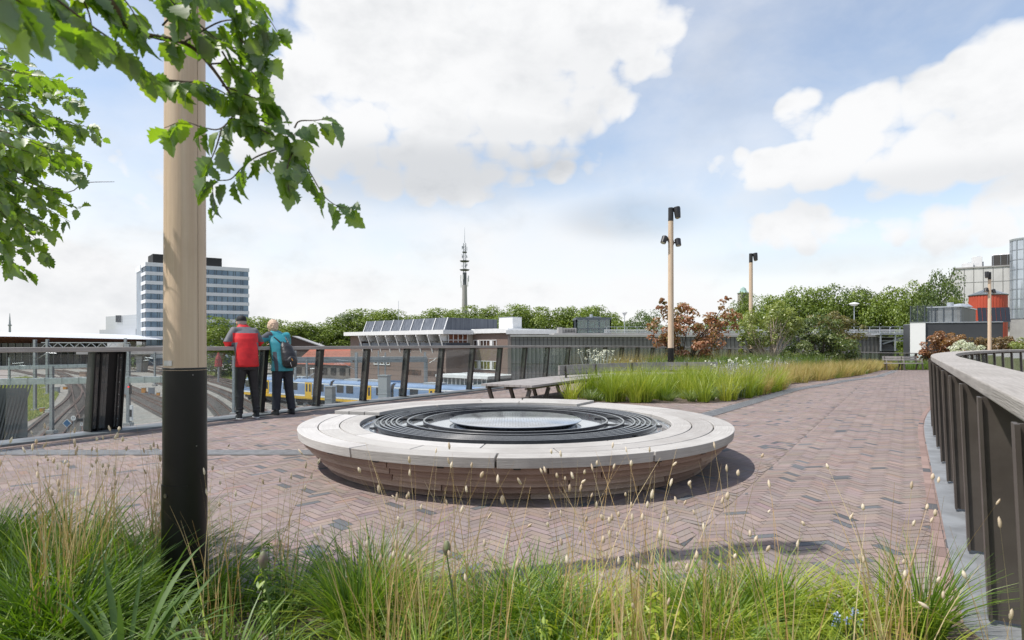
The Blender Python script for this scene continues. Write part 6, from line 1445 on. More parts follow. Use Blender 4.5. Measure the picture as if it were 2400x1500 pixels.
# separate tufts in the foreground
def one_tuft(name, label, loc, seed, n, h, l, w, m, rad=.08, cat='grass tuft'):
    V, F, T = tuft_mesh(seed, n, h, l, w, rad); o = npmesh(name, V, F, m, T); o.location = loc; tag(o, label, cat); return o
one_tuft('dark_grass_tuft', 'stiff dark green tuft left of centre in front of the round bench', (-.66, 2.55, 0), 101, 260, .56, .34, .0075, M_FG1)
one_tuft('fine_grass_tuft', 'arching fine tuft at the bottom centre of the picture', (-.28, 2.0, 0), 102, 260, .46, .42, .006, M_FG1)
one_tuft('right_grass_tuft', 'spiky green tuft near the foot of the right railing', (1.78, 2.62, 0), 103, 210, .50, .36, .008, M_FG1)
one_tuft('middle_grass_tuft', 'loose green tuft in the bricks edge right of centre', (1.15, 2.70, 0), 104, 150, .46, .30, .007, M_FG1)
def strap_plant(loc, seed, n, L, W, name, label):
    r2 = np.random.default_rng(seed); root = thing(name, label, 'plant', loc, 0); mb = MB(); 
    V = []; F = []; T = []; b = 0; seg = 9
    for i in range(n):
        a = r2.uniform(0, 6.28); l = L*r2.uniform(.65, 1.1); reach = l*r2.uniform(.25, .92); d = Vector((math.cos(a), math.sin(a), 0)); s = Vector((-math.sin(a), math.cos(a), 0)); w = W*r2.uniform(.6, 1.1); z0 = math.sqrt(max(.01, l*l-reach*reach)); dr = r2.uniform(.1, .8)*(reach/l)
        tw = r2.normal(0, .5)
        for k in range(seg+1):
            t = k/seg; c = d*(.02+reach*t**1.5)+Vector((0,0,z0*(t-dr*t**3))); ww = w*min(1, (1.02-t)*2.6)*(.55+.45*min(1, t*4)); sd = (s*math.cos(tw*t)+Vector((0,0,1))*math.sin(tw*t))
            V += [c-sd*ww/2, c-Vector((0,0,ww*.18))+d*.0, c+sd*ww/2]; T += [r2.uniform(.45,.55)+(.25 if i % 5 == 0 else 0)]*3
        for k in range(seg):
            o = b+k*3
            F += [(o, o+1, o+4, o+3), (o+1, o+2, o+5, o+4)]
        b += (seg+1)*3
    npmesh('strap_leaves', np.array([tuple(v) for v in V]), np.array(F), leafmat('strap leaves', (.05,.10,.025), (.09,.16,.04), (.14,.22,.06), rough=.6, translucent=.3, gloss=.025), np.array(T), root, smooth=True)
strap_plant((-1.36, 2.12, 0), 5, 34, .66, .026, 'daylily', 'broad strap leaved plant at the foot of the near lamp post')
strap_plant((-1.75, 1.72, 0), 6, 16, .50, .022, 'daylily', 'smaller strap leaved plant at the bottom left corner')
# leafy weeds: stems with narrow leaves
def weed(loc, seed, h, label, m, n=70, leafl=.05, wob=.25):
    root = thing('leafy_weed', label, 'plant', loc, 0); r2 = np.random.default_rng(seed); t = MB(); C = []; N = []
    for s in range(3):
        tip = Vector((r2.normal(0, wob*.3), r2.normal(0, wob*.3), h*r2.uniform(.7, 1))); t.tube([(0,0,0), tuple(tip*.5+Vector((.01,0,0))), tuple(tip)], [.004,.003,.0015], 5)
        for k in range(n): q = r2.uniform(.25, 1); p = tip*q; a = r2.uniform(0, 6.28); r_ = leafl*.4; C.append((p.x+r_*math.cos(a), p.y+r_*math.sin(a), p.z)); N.append((math.cos(a)*.4, math.sin(a)*.4, 1))
    t.build('stems', MATS['green stem'], root); V, F, T = leaf_cards(np.array(C), np.array(N), leafl*np.ones(len(C)), r2.random(len(C)), .35, aspect=.24); npmesh('leaves', V, F, m, T, root)
weed((-1.02, 2.55, 0), 1, .46, 'upright leafy weed between the lamp post and the dark tuft', M_FG1)
weed((-1.95, 2.1, 0), 2, .36, 'feathery weed left of the strap leaved plant', M_FG1)
weed((.18, 2.1, 0), 3, .38, 'pale green feathery weed in the centre foreground', M_FG2)
weed((.55, 2.15, 0), 4, .36, 'pale green weed right of the centre foreground', M_FG2)
weed((-.98, 1.95, 0), 5, .34, 'feathery weed right of the strap leaved plant', M_FG2)
def bud(px, py, Y, label):
    c = at(px, py, Y); root = thing('poppy_bud', label, 'flower bud', (c.x, c.y, 0), 0); t = MB(); t.tube([(.06,.05,0), (.03,.02,c.z*.6), (0,0,c.z-.02)], [.0035,.003,.0025], 6); t.build('stem', MATS['green stem'], root, smooth=True)
    b = MB(); b.lathe((0,0,c.z), [(0,-.026),(.008,-.022),(.0135,-.006),(.013,.008),(.007,.022),(0,.027)], 14); b.build('bud', mat('green bud', (.20,.25,.10), .5, col2=(.16,.11,.10), scale=60), root, smooth=True)
bud(1047, 1285, 2.0, 'ribbed green seed pod standing up in the centre foreground'); bud(617, 1312, 1.75, 'nodding green bud right of the near lamp post')
bf = thing('blue_flowers', 'small pale blue flowers low in the right foreground', 'flowers', (1.30, 2.35, 0), 0); r2 = np.random.default_rng(8); P = np.stack([r2.normal(0,.03,14), r2.normal(0,.03,14), r2.uniform(.20,.25,14)], 1); V, F, T = leaf_cards(np.repeat(P, 5, 0)+r2.normal(0,.006,(70,3)), np.tile([0,-.6,.7],(70,1)), .010*np.ones(70), r2.random(70), .5); npmesh('petals', V, F, leafmat('blue petals', (.22,.30,.52), (.30,.38,.6), (.42,.48,.68), translucent=.2), T, bf); t = MB()
for p in P: t.tube([(p[0]*.3,p[1]*.3,0), tuple(p)], .0015, 4)
t.build('stems', MATS['green stem'], bf)

# ---------------------------------------------------------------- the two near trees (trunks stand just left of the picture)
EDGE = [(0.0,.012),(.07,.12),(.15,.31),(.22,.25),(.33,.43),(.42,.33),(.52,.42),(.61,.27),(.72,.31),(.80,.17),(.89,.13),(1.0,0.0)]
def lobed(P, D, N, size, tint, rs):
    """lobed, folded, slightly curled leaves from stalk points P along D"""
    n = len(P); D = unit(D); S = unit(np.cross(D, N)); N2 = np.cross(S, D); k = len(EDGE); curl = rs.uniform(.05, .5, n); fold = rs.uniform(.1, .5, n); L = (size*rs.uniform(.65, 1.15, n))[:, None]
    rows = []; wv = rs.normal(0, .05, (n, k, 2))
    for i, (t, w) in enumerate(EDGE):
        mid = P+L*(D*t-N2*(curl*t*t)[:, None])
        for j, s in enumerate((-1, 0, 1)):
            ww = w*(1+wv[:, i, j//2] if s else 1); rows.append(mid+L*(S*(s*w*.92)+N2*((abs(s)*w*fold)+(abs(s)*wv[:, i, j//2]*.6)*w*2)[:, None]))
    V = np.stack(rows, 1).reshape(-1, 3); q = []
    for i in range(k-1): q += [(i*3, i*3+1, i*3+4, i*3+3), (i*3+1, i*3+2, i*3+5, i*3+4)]
    F = ((np.arange(n)*k*3)[:, None, None]+np.array(q)[None]).reshape(-1, 4); return V, F, np.repeat(tint, k*3)
M_NEARL = leafmat('near tree leaves', (.08,.15,.03), (.13,.22,.035), (.26,.36,.04), rough=.5, translucent=.58, tcol=(1.3,1.35,.25), gloss=.09)
def near_tree(name, label, twigs, limbs, trunk, size, gap, seed, droop=.75, extra=None, woodr=.0016):
    rs = np.random.default_rng(seed); root = thing(name, label, 'tree', (trunk[0][0], trunk[0][1], 0), 0); o = Vector((trunk[0][0], trunk[0][1], 0)); P = []; D = []; N = []; wood = MB()
    for tw in twigs:
        pts = spline3([Vector(p) for p in tw], 6); wood.tube([p-o for p in pts], [woodr*1.5+(woodr*.5-woodr*1.5)*i/(len(pts)-1) for i in range(len(pts))], 5)
        L = 0; nxt = rs.uniform(0, gap)
        for a, b in zip(pts[:-1], pts[1:]):
            ll = (b-a).length
            while nxt < L+ll:
                c = a.lerp(b, (nxt-L)/max(ll, 1e-6)); d = (b-a).normalized(); s = 1 if rs.random() < .5 else -1
                side = Vector((-d.z, rs.normal(0, .5), d.x))*s; dd = d*.7+side*.5+Vector((rs.normal(0,.25), rs.normal(0,.45), -droop+rs.normal(0,.25))); nn = Vector((rs.normal(-.25,.5), rs.normal(-.35,.55), 1.0))
                P.append(tuple(c-o+dd.normalized()*.012)); D.append(tuple(dd)); N.append(tuple(nn)); nxt += gap*rs.uniform(.5, 1.5)
            L += ll
    P, D, N = np.array(P), np.array(D), np.array(N); V, F, T = lobed(P, D, N, np.full(len(P), size), np.clip(rs.normal(.45, .22, len(P)), 0, 1), rs); npmesh('foliage', V, F, M_NEARL, T, root)
    if extra is not None:
        V, F, T = lobed(extra[0]-np.array(o), extra[1], extra[2], np.full(len(extra[0]), size*1.1), np.clip(rs.normal(.45,.2,len(extra[0])),0,1), rs); npmesh('unseen_foliage', V, F, M_NEARL, T, root)
    wood.build('twigs', mat('twig bark', (.11,.085,.06), .8), root, smooth=True)
    for lm in limbs: q = MB(); pts = spline3([Vector(p[:3]) for p in lm], 6); rr = np.interp(np.linspace(0, len(lm)-1, len(pts)), range(len(lm)), [p[3] for p in lm]); q.tube([p-o for p in pts], list(rr), 9); q.build('limb', mat('near bark', (.17,.125,.085), .85, col2=(.10,.075,.05), scale=14, bump=.5), root, smooth=True)
    q = MB(); q.tube([Vector(p[:3])-o for p in trunk], [p[3] for p in trunk], 16); q.build('trunk', MATS['near bark'], root, smooth=True)
    print(name, len(P)); return root
def spline3(pts, n):
    out = []; P = [2*pts[0]-pts[1]]+pts+[2*pts[-1]-pts[-2]]
    for i in range(1, len(P)-2):
        for k in range(n): t = k/n; a, b, c, d = P[i-1:i+3]; out.append(0.5*((2*b)+(-a+c)*t+(2*a-5*b+4*c-d)*t*t+(-a+3*b-3*c+d)*t**3))
    out.append(pts[-1]); return out
def W(l, k=.70): return [at(p[0], p[1], p[2]*k) for p in l]
TA = [W(t) for t in [
 [(150,-60,1.75),(240,15,1.8),(300,65,1.9),(370,92,1.95),(430,100,2.0)],
 [(60,-60,1.5),(200,50,1.6),(270,100,1.8),(320,150,1.9),(390,190,2.0),(470,190,2.05)],
 [(390,188,2.0),(460,195,2.05),(520,215,2.1),(580,262,2.1),(600,300,2.1)],
 [(490,150,2.05),(560,150,2.1),(610,190,2.1),(630,250,2.15)],
 [(430,100,2.0),(520,50,2.0),(590,55,2.0),(640,80,2.05)],
 [(380,60,1.95),(460,-20,1.95),(560,-30,2.0),(620,30,2.05),(650,75,2.05)],
 [(560,250,2.12),(590,290,2.1),(640,318,2.1),(690,345,2.15),(730,410,2.15),(762,462,2.2),(800,486,2.2),(838,484,2.2)],
 [(690,300,2.15),(702,284,2.15),(740,282,2.15),(778,276,2.15)],
 [(660,345,2.1),(600,368,2.1),(565,395,2.1),(540,420,2.1),(500,430,2.1),(505,490,2.1)],
 [(560,255,2.1),(520,300,2.08),(480,300,2.05),(430,285,2.05),(385,300,2.05)],
 [(560,290,2.1),(600,280,2.1),(650,300,2.1),(700,320,2.12)],
 [(520,300,2.08),(505,350,2.05),(485,395,2.05)],
 [(690,345,2.15),(672,400,2.1),(678,450,2.1)],
 [(-40,-30,1.15),(40,0,1.2),(110,40,1.3),(190,80,1.4)],[(-60,-80,1.05),(0,-20,1.1),(30,20,1.15)],
 [(150,-60,1.75),(200,10,1.75),(215,70,1.75),(205,110,1.75)],
 [(240,-60,1.8),(300,10,1.85),(330,60,1.85)],[(340,-60,1.85),(400,0,1.9),(440,50,1.9),(500,90,1.95)],
 [(450,-70,1.9),(520,0,1.95),(570,60,2.0),(610,120,2.05)],[(560,90,2.0),(600,130,2.05),(620,180,2.1)],[(520,120,2.05),(560,190,2.1),(560,240,2.1)],
 [(300,-70,1.8),(420,-40,1.85),(520,-20,1.9),(600,0,1.95)],[(520,200,2.08),(560,215,2.1),(600,230,2.1),(640,235,2.12)],
 [(80,-50,1.6),(130,0,1.6),(150,40,1.6)],[(470,60,2.0),(520,100,2.0),(580,120,2.05),(640,130,2.05)]]]
p0 = at(150,-60,1.75*.7); p1 = at(430,100,1.4); p2 = at(560,250,2.12*.7)
limbsA = [[(-2.1,.6,1.9,.035),(-1.5,.9,2.15,.018),(p0.x,p0.y,p0.z,.007),(*at(300,65,1.33),.0052),(*p1,.0044),(*at(490,150,1.435),.0040),(*p2,.0025)],
 [(-2.1,.6,2.2,.04),(-1.7,.8,2.8,.025),(-1.3,1.0,3.3,.012)], [(-2.1,.6,2.3,.04),(-2.2,1.4,2.8,.02),(-2.1,2.0,3.2,.01)], [(-2.1,.6,2.5,.04),(-2.4,0,3.4,.02)]]
trunkA = [(-2.1,.6,-.1,.07),(-2.11,.6,1.2,.06),(-2.1,.61,2.2,.05),(-2.12,.6,3.2,.03),(-2.08,.6,4.0,.012)]
rs = np.random.default_rng(33)
def cloudleaves(lobes, n):
    out = []
    for cx, cy, cz, rx, ry, rz, w in lobes:
        k = int(n*w); d = unit(rs.normal(size=(k,3)))*(rs.random((k,1))**.4); out.append(d*np.array([rx,ry,rz])+np.array([cx,cy,cz]))
    P = np.concatenate(out); u = P[:,0]/np.maximum(P[:,1],.05); v = (P[:,2]-EYE)/np.maximum(P[:,1],.05)
    hid = (P[:,1] < .1) | (u < -.90) | (v > .60); P = P[hid]      # unseen leaves outside the picture, added to shade the planting and lamp post
    k = len(P); return P, unit(rs.normal(size=(k,3))+np.array([.3,0,-.8])), unit(rs.normal(size=(k,3))*.5+np.array([0,0,1]))
exA = cloudleaves([(-2.2,.7,3.4,.8,.7,.6,.7),(-1.5,.4,3.2,.6,.5,.4,.3)], 900)
near_tree('overhanging_tree', 'tree with a lobed leaf branch hanging in front of the near lamp post', TA, limbsA, trunkA, .056, .0135, 21, extra=exA)
ends = [(60,120),(30,112),(90,170),(140,190),(185,205),(190,240),(150,230),(240,322),(215,300),(210,380),(175,350),(180,410),(200,412),(190,490),(165,520),(150,450),(120,540),(125,606),(95,570),(60,598),(30,560),(5,520),(60,500),(110,300),(60,260),(100,400),(70,340),(130,480),(20,200),(40,440),(-40,520),(-20,120)]
TB = []
for (x, y) in ends:
    Y1 = rs.uniform(3.6, 4.4); sx, sy = -330+rs.uniform(-60,60), 260+(y-330)*.35+rs.uniform(-60,60)
    for j in range(2): 
        ex, ey = (x, y) if j == 0 else (x-rs.uniform(30,90), y+rs.uniform(-45,45)); Y2 = Y1+rs.uniform(-.5,.5)
        mx_, my_ = sx+(ex-sx)*.55, sy+(ey-sy)*.45-rs.uniform(10,40); q = [(sx,sy,Y2+.2),(mx_,my_,Y2),(sx+(ex-sx)*.82, my_+(ey-my_)*.6, Y2),(ex,ey,Y1)]; TB.append(W(q))
limbsB = [[(-4.0,2.8,1.6,.045),(-3.5,2.85,2.0,.025),(*at(-330,260,2.9),.009)], [(-4.0,2.8,2.0,.045),(-3.7,2.9,3.0,.02),(-3.4,2.9,3.5,.008)], [(-4.0,2.8,2.3,.04),(-4.3,3.6,3.2,.015)], [(-3.5,2.85,2.0,.02),(*at(-100,330,2.85),.005),(*at(60,350,2.8),.0025)],
 [(*at(-330,260,2.9),.004),(*at(100,440,2.8),.002),(*at(200,428,2.75),.0017),(*at(268,426,2.7),.001)]]
trunkB = [(-4.0,2.8,-.1,.075),(-4.02,2.8,1.2,.065),(-4.0,2.81,2.4,.05),(-4.0,2.8,4.0,.015)]
exB = cloudleaves([(-4.0,2.8,3.1,.8,.8,.7,.9),(-3.1,2.7,2.9,.5,.4,.4,.12)], 1500)
near_tree('young_tree', 'leafy tree crown entering the picture at the left edge', TB, limbsB, trunkB, .060, .026, 22, droop=.45, extra=exB, woodr=.002)

# ---------------------------------------------------------------- people
def organic(name, build, voxel, mats, rule=None, parent=None, sm=3, factor=.5):
    mb = MB(); build(mb); me = bpy.data.meshes.new(name); me.from_pydata(mb.v, [], mb.f); me.validate(); o = link(name, me)
    md = o.modifiers.new('r', 'REMESH'); md.mode = 'VOXEL'; md.voxel_size = voxel; md.use_smooth_shade = True
    s = o.modifiers.new('s', 'SMOOTH'); s.iterations = sm; s.factor = factor
    dg = bpy.context.evaluated_depsgraph_get(); m2 = bpy.data.meshes.new_from_object(o.evaluated_get(dg)); bpy.data.objects.remove(o); bpy.data.meshes.remove(me)
    m2.name = name; m2.materials.clear()
    for m in (mats if isinstance(mats, (list, tuple)) else [mats]): m2.materials.append(m)
    if rule is not None:
        n = len(m2.polygons); c = np.empty(n*3); m2.polygons.foreach_get('center', c); c = c.reshape(-1, 3); m2.polygons.foreach_set('material_index', rule(c).astype(np.int32))
    m2.polygons.foreach_set('use_smooth', [True]*len(m2.polygons)); m2.update(); return link(name, m2, parent)
def loft(mb, secs, n=20):
    """secs: (cx, cy, cz, rx, ry, tilt about x)"""
    vs = []
    for cx, cy, cz, rx, ry, *t in secs:
        tl = t[0] if t else 0
        for k in range(n): a = 2*math.pi*k/n; x, y = rx*math.cos(a), ry*math.sin(a); vs.append((cx+x, cy+y*math.cos(tl), cz+y*math.sin(tl)))
    m = len(secs); fs = [(i*n+k, i*n+(k+1) % n, (i+1)*n+(k+1) % n, (i+1)*n+k) for i in range(m-1) for k in range(n)]+[tuple(reversed(range(n))), tuple((m-1)*n+k for k in range(n))]; mb.add(vs, fs)
def ell(mb, c, r, n=14):
    secs = []
    for i in range(n+1): t = -math.pi/2+math.pi*i/n; q = max(.02, math.cos(t)); secs.append((c[0], c[1], c[2]+r[2]*math.sin(t), r[0]*q, r[1]*q))
    loft(mb, secs)
SKIN = mat('skin', (.56,.33,.24), .55, col2=(.50,.28,.20), scale=20)
def hand(mb, w, d, up, sgn):
    """palm plus five separate fingers, lying on the rail"""
    w, d, up = Vector(w), Vector(d).normalized(), Vector(up).normalized(); s = d.cross(up).normalized()*sgn; c = w+d*.045
    mb.tube([w-d*.01, w+d*.03, w+d*.085], [.024,.036,.034], 10)
    for i, (o, l) in enumerate(((-.030,.058),(-.011,.072),(.010,.078),(.029,.070))):
        b = w+d*.08+s*(-o); mb.tube([b-d*.02, b+d*l*.4-up*.004, b+d*l*.75-up*.018, b+d*l-up*.034], [.0095,.009,.0085,.007], 8)
    b = w+d*.025+s*.03; mb.tube([b-s*.012, b+s*.022+d*.02-up*.006, b+s*.028+d*.055-up*.014], [.012,.0105,.008], 8)
def head(mb, c, tilt=0.0, s=1.0):
    x, y, z = c
    secs = [(x, y-.01, z-.115*s, .030*s, .035*s), (x, y+.02, z-.105*s, .045*s, .055*s), (x, y+.02, z-.07*s, .062*s, .082*s), (x, y+.005, z-.02*s, .072*s, .095*s), (x, y, z+.03*s, .077*s, .100*s), (x, y-.005, z+.07*s, .072*s, .092*s), (x, y-.008, z+.10*s, .052*s, .068*s), (x, y-.01, z+.118*s, .015*s, .02*s)]
    loft(mb, secs); ell(mb, (x, y+.098*s, z-.018*s), (.012*s,.018*s,.024*s)); ell(mb, (x, y+.09*s, z-.055*s), (.024*s,.010*s,.007*s))
    for q in (-1, 1): ell(mb, (x+q*.078*s, y-.005, z-.01*s), (.010*s,.020*s,.030*s)); ell(mb, (x+q*.03*s, y+.083*s, z+.012*s), (.014*s,.012*s,.008*s))
def person(name_label, loc, rz, J, jackm, jrule, trm, shm, hatfn, shoe_white):
    root = thing('person', name_label, 'person', loc, rz)
    def body(mb):
        head(mb, J['head'], s=J.get('hs', 1.0)); hx, hy, hz = J['head']; mb.tube([(J['neck'][0], J['neck'][1], J['neck'][2]-.06), (hx, hy-.02, hz-.06)], [.062,.056], 14)
        loft(mb, [(0,0,J['hip']-.08,.13,.09), (0,.0,J['hip']+.05,.135,.095), (J['chest'][0]*.5, J['chest'][1]*.5, (J['hip']+J['chest'][2])/2, .13,.09), (*J['chest'], .15,.10), (J['neck'][0], J['neck'][1]-.01, J['neck'][2]-.05, .11,.07), (*J['neck'], .05,.05)])
        for k in 'lr':
            sh, el, wr = J['sh'+k], J['el'+k], J['wr'+k]; mb.tube([sh, Vector(sh).lerp(Vector(el), .5), el], [.048,.042,.036], 12); mb.tube([el, Vector(el).lerp(Vector(wr), .4), wr], [.036,.034,.024], 12); d = (Vector(wr)-Vector(el)); d.z = 0; hand(mb, wr, d, (0,0,1), 1 if k == 'r' else -1)
            hp, kn, an = J['hp'+k], J['kn'+k], J['an'+k]; mb.tube([hp, kn], [.075,.050], 12); mb.tube([kn, Vector(kn).lerp(Vector(an), .35), an], [.050,.052,.036], 12); mb.tube([(an[0], an[1]-.04, .045), (an[0], an[1]+.13, .04)], [.035,.035], 10); mb.tube([an, (an[0], an[1], .04)], [.036,.036], 10)
    b = organic('body', body, .009, SKIN, parent=root)
    e = MB()
    hx, hy, hz = J['head']
    for q in (-1, 1): e.lathe((hx+q*.03, hy+.085, hz+.012), [(0,-.008),(.008,0),(0,.008)], 8)
    e.build('eyes', M_BLK, b)
    def jacket(mb):
        T = J['torso']; loft(mb, T, 28)
        for k in 'lr':
            sh, el, wr = [Vector(J[q+k]) for q in ('sh','el','wr')]; inn_ = Vector((sh.x*.45, sh.y, sh.z-.02))
            mb.tube([inn_, sh, sh.lerp(el, .35)+Vector((0,-.004,.0)), sh.lerp(el, .75), el], [.085,.082,.070,.062,.060], 16); mb.tube([el, el.lerp(wr, .3), el.lerp(wr, .8), wr], [.060,.058,.046,.044], 14)
    jk = organic('jacket', jacket, .011, jackm, jrule, root, sm=4)
    def trousers(mb):
        loft(mb, [(0,-.005,J['hip']-.10,.165,.115), (0,-.005,J['hip']+.0,.172,.125), (0,0,J['hip']+.12,.155,.11)], 24)
        for k in 'lr':
            hp, kn, an = [Vector(J[q+k]) for q in ('hp','kn','an')]; mb.tube([hp+Vector((0,0,.03)), hp.lerp(kn, .4), kn, kn.lerp(an, .35), kn.lerp(an, .8), an+Vector((0,0,-.01))], J.get('legr', [.100,.086,.070,.070,.058,.062]), 16)
            for t, dx in ((.15,.01),(.3,-.012),(.8,.012),(.92,-.008)): p = kn.lerp(an, t); ell(mb, (p.x+dx, p.y-.02, p.z), (.062,.050,.014), 6)
    organic('trousers', trousers, .010, trm, None, root, sm=3)
    for k in 'lr':
        an = J['an'+k]; ax, ay = an[0], an[1]; turn = J.get('toe'+k, 0)
        def shoe(mb): loft(mb, [(ax, ay+.035, .012, .045,.135), (ax, ay+.035, .035, .047,.137), (ax, ay+.02, .06, .043,.115), (ax, ay-.02, .09, .040,.068), (ax, ay-.03, .115, .038,.052)], 18)
        so = organic('shoe', shoe, .006, shm, None, root, sm=2)
        s = MB(); loft(s, [(ax, ay+.035, 0, .047,.139), (ax, ay+.035, .022, .050,.142)], 24)
        s.build('sole', shoe_white, so, smooth=True)
    hatfn(root, J); return root
# man in red
RED = mat('red softshell', (.74,.022,.026), .6, col2=(.52,.014,.018), scale=6, bump=.25, bscale=9); GREYJ = mat('grey softshell', (.155,.155,.17), .65, col2=(.12,.12,.13), scale=60, bump=.1); BTR = mat('black trousers', (.012,.012,.014), .55, bump=.3, bscale=12, col2=(.02,.02,.022), scale=10); M_SHB = mat('black shoe cloth', (.015,.015,.017), .6); M_SOLW = mat('white rubber sole', (.75,.75,.76), .5)
JM = dict(head=(-.01,.31,1.655), hs=1.02, neck=(0,.22,1.56), hip=.93, chest=(0,.13,1.34), shl=(-.175,.155,1.50), elr=(.31,.25,1.285), ell=(-.315,.06,1.285), shr=(.175,.18,1.49), wrl=(-.12,.17,1.285), wrr=(.12,.30,1.287),
 hpl=(-.085,0,.88), hpr=(.085,0,.88), knl=(-.115,.01,.50), knr=(.125,.02,.50), anl=(-.135,-.05,.10), anr=(.155,-.01,.10),
 torso=[(0,-.005,.885,.195,.135),(0,-.01,.91,.198,.140),(0,-.005,1.0,.188,.135),(0,.02,1.12,.190,.135),(0,.06,1.25,.205,.140),(0,.095,1.38,.212,.140,.1),(0,.13,1.48,.200,.125,.2),(0,.17,1.55,.150,.100,.35),(0,.21,1.595,.085,.075,.35),(0,.225,1.62,.075,.070,.35)],
 folds=[(.05,-.09,1.02,.10,.04),(-.06,-.06,1.14,.10,.05),(.04,-.115,.93,.13,.02)])
def jr(c):
    x, y, z = c[:,0], c[:,1], c[:,2]; g = (z > 1.465)
    sl = (np.abs(x) > .215) & (z > 1.315) ; side = (np.abs(x) > .145) & (z < 1.30) & (y > -.02) & (np.abs(x) < .24)
    low = (np.abs(x) > .25) & (y > -.01+.12*(z-1.28)*0) & (z < 1.30)
    return np.where((g | sl | side) & ~((z > 1.575)), 1, 0)
def cap(root, J):
    hx, hy, hz = J['head']; q = MB(); s = 1.05
    secs = [(hx, hy-.006, hz+.028, .084,.106), (hx, hy-.006, hz+.05, .085,.107), (hx, hy-.008, hz+.085, .078,.098), (hx, hy-.01, hz+.112, .058,.074), (hx, hy-.01, hz+.126, .020,.025)]
    loft(q, secs, 28); c_ = q.build('cap', mat('black cap cloth', (.014,.014,.015), .7), root, smooth=True)
    b = MB(); vs = []; n = 10
    for k in range(n+1): a = math.pi*k/n; vs += [(hx-.075*math.cos(a), hy+.07+.05*math.sin(a)*0+.03*math.sin(a), hz+.035), (hx-.078*math.cos(a), hy+.07+.105*math.sin(a), hz+.022), (hx-.078*math.cos(a), hy+.07+.105*math.sin(a), hz+.016), (hx-.075*math.cos(a), hy+.07+.03*math.sin(a), hz+.028)]
    b.add(vs, [(k*4+j, k*4+(j+1) % 4, (k+1)*4+(j+1) % 4, (k+1)*4+j) for k in range(n) for j in range(4)]); b.build('brim', MATS['black cap cloth'], c_)
    g = MB(); loft(g, [(hx, hy-.088, hz+.040, .030,.016), (hx, hy-.088, hz+.056, .022,.016)], 12); g.build('strap_gap', mat('grey hair', (.35,.32,.30), .8), c_)
    h = MB(); loft(h, [(hx, hy-.012, hz-.045, .064,.086), (hx, hy-.008, hz-.01, .075,.097), (hx, hy-.006, hz+.035, .079,.102)], 24); h.build('hair', MATS['grey hair'], root, smooth=True)
person('man in red and grey jacket and black cap leaning on the rail', (-4.56, 10.42, 0), math.atan2(.62, .78), JM, [RED, GREYJ], jr, BTR, M_SHB, cap, M_SOLW)
# woman in teal
TEAL = mat('teal rain jacket', (.045,.30,.36), .5, col2=(.035,.25,.30), scale=5, bump=.3, bscale=9); DKJ = mat('dark jacket panel', (.065,.07,.085), .6); NAVY = mat('navy trousers', (.014,.016,.025), .65, bump=.3, bscale=10, col2=(.02,.022,.032), scale=9)
JW = dict(head=(-.05,.30,1.59), hs=.97, neck=(-.03,.22,1.48), hip=.88, chest=(-.01,.14,1.28), shl=(-.175,.19,1.425), shr=(.155,.17,1.42), ell=(-.43,.13,1.285), wrl=(-.40,.36,1.29), elr=(.26,.34,1.285), wrr=(.05,.40,1.287),
 hpl=(-.085,0,.84), hpr=(.09,0,.84), knl=(-.105,.0,.46), knr=(.12,-.01,.46), anl=(-.13,-.03,.10), anr=(.15,-.06,.10), legr=[.105,.092,.078,.078,.072,.076],
 torso=[(.0,-.01,.79,.208,.150),(0,-.01,.83,.206,.150),(0,-.005,.93,.190,.145),(0,.03,1.06,.180,.138),(-.005,.07,1.20,.182,.135),(-.01,.11,1.32,.188,.128,.1),(-.015,.15,1.41,.172,.11,.25),(-.02,.195,1.475,.120,.09,.3),(-.03,.22,1.52,.085,.078,.3)],
 folds=[(.06,-.12,.90,.13,.05),(-.10,-.06,1.05,.08,.06)])
def wr_(c):
    x, y, z = c[:,0], c[:,1], c[:,2]; return np.where(((x < -.125) & (z < 1.14) & (x > -.175)) | ((x > .15) & (z < 1.1)) | ((np.abs(x) > .20) & (z > 1.39)) | ((x < -.13) & (x > -.25) & (z > 1.43)), 1, 0)
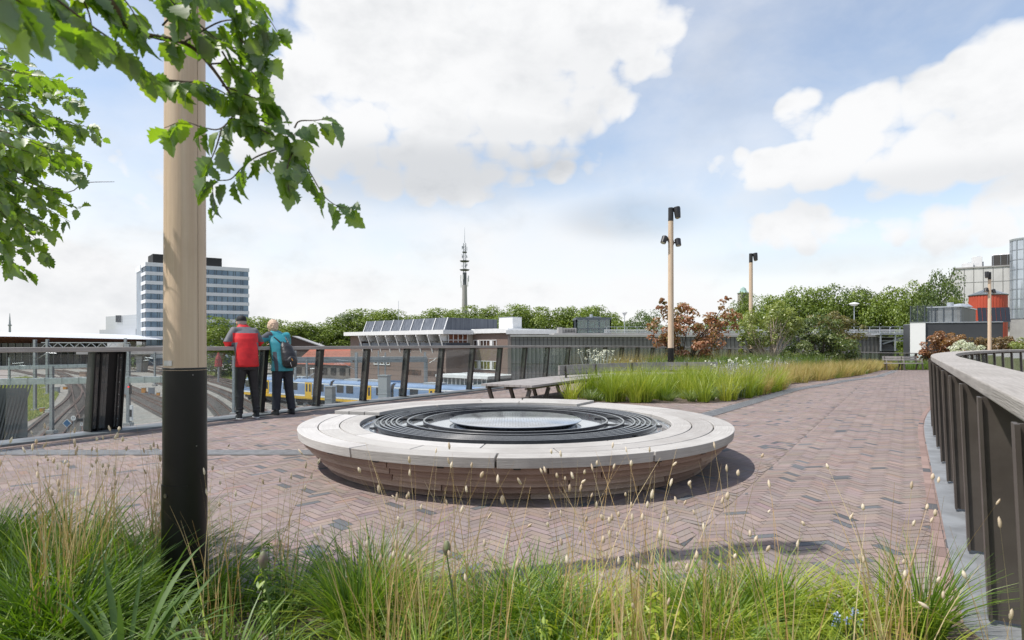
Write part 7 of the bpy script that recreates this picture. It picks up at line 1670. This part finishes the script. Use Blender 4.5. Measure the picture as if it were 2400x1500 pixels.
def hair(root, J):
    hx, hy, hz = J['head']
    def hb(mb):
        loft(mb, [(hx, hy-.02, hz-.085, .058,.070), (hx, hy-.015, hz-.04, .080,.098), (hx, hy-.012, hz+.02, .092,.112), (hx, hy-.01, hz+.075, .088,.106), (hx, hy-.01, hz+.115, .064,.078), (hx, hy-.01, hz+.132, .03,.03)], 24)
        r2 = np.random.default_rng(4)
        for i in range(60): a = r2.uniform(0, 6.28); e_ = r2.uniform(-.4, 1.4); d = Vector((math.cos(a)*math.cos(e_)*.088, math.sin(a)*math.cos(e_)*.106, math.sin(e_)*.12)); ell(mb, (hx+d.x, hy-.012+d.y, hz+.01+d.z), (.016,.016,.018), 6)
    o = organic('hair', hb, .006, mat('blonde hair', (.74,.55,.40), .6, col2=(.55,.37,.25), scale=40, stretch=(1,1,.3), bump=.4), None, root, sm=1)
    cz = MB(); loft(cz, [(hx+.005, hy-.03, hz-.16, .085,.078,.2), (hx+.005, hy-.03, hz-.12, .078,.072,.2)], 18); cz.build('collar', TEAL, root, smooth=True)
person('blonde woman in teal jacket and dark trousers leaning on the rail', (-4.17, 11.0, 0), math.atan2(.70, .71), JW, [TEAL, DKJ], wr_, NAVY, M_SHB, hair, mat('black sole', (.02,.02,.02), .6))
# backpack
bp = thing('backpack', 'black backpack with white cords on the back of the woman in teal', 'backpack', (-4.17, 11.0, 0), math.atan2(.70, .71)); BPK = mat('black backpack cloth', (.016,.016,.018), .45, col2=(.03,.03,.033), scale=10, bump=.3)
def bpk(mb): loft(mb, [(.055,-.175,.84,.06,.05),(.055,-.195,.88,.125,.10),(.05,-.19,.98,.140,.115),(.045,-.15,1.12,.130,.100),(.035,-.085,1.24,.105,.075),(.03,-.035,1.31,.06,.045)], 22); ell(mb, (.055,-.275,.96), (.09,.045,.10))
bo = organic('sack', bpk, .009, BPK, None, bp, sm=3); q = MB()
for s in (-1, 1): q.tube([(.03+s*.07,-.02,1.30), (s*.105-.01,.085,1.395), (s*.115-.012,.165,1.405), (s*.13-.01,.24,1.30)], .018, 8); q.tube([(.05+s*.11,-.14,.92), (s*.185,-.02,.99), (s*.175,.12,1.08)], .009, 6)
q.tube([(.02,-.02,1.31), (.0,.03,1.345), (-.02,-.015,1.31)], .008, 6); q.build('straps', BPK, bp, smooth=True); q = MB()
q.tube([(.02,-.165,1.20), (.00,-.215,1.10), (.035,-.285,1.0), (.01,-.315,.94), (.04,-.30,.88)], .0045, 6); q.tube([(.075,-.16,1.20), (.095,-.22,1.10), (.105,-.275,.99), (.125,-.27,.90)], .0045, 6); q.build('cords', M_SOLW, bo); q = MB(); q.tube([(.03,-.315,1.02), (.045,-.33,.98)], .008, 6); q.build('toggle', M_ORA, bo)
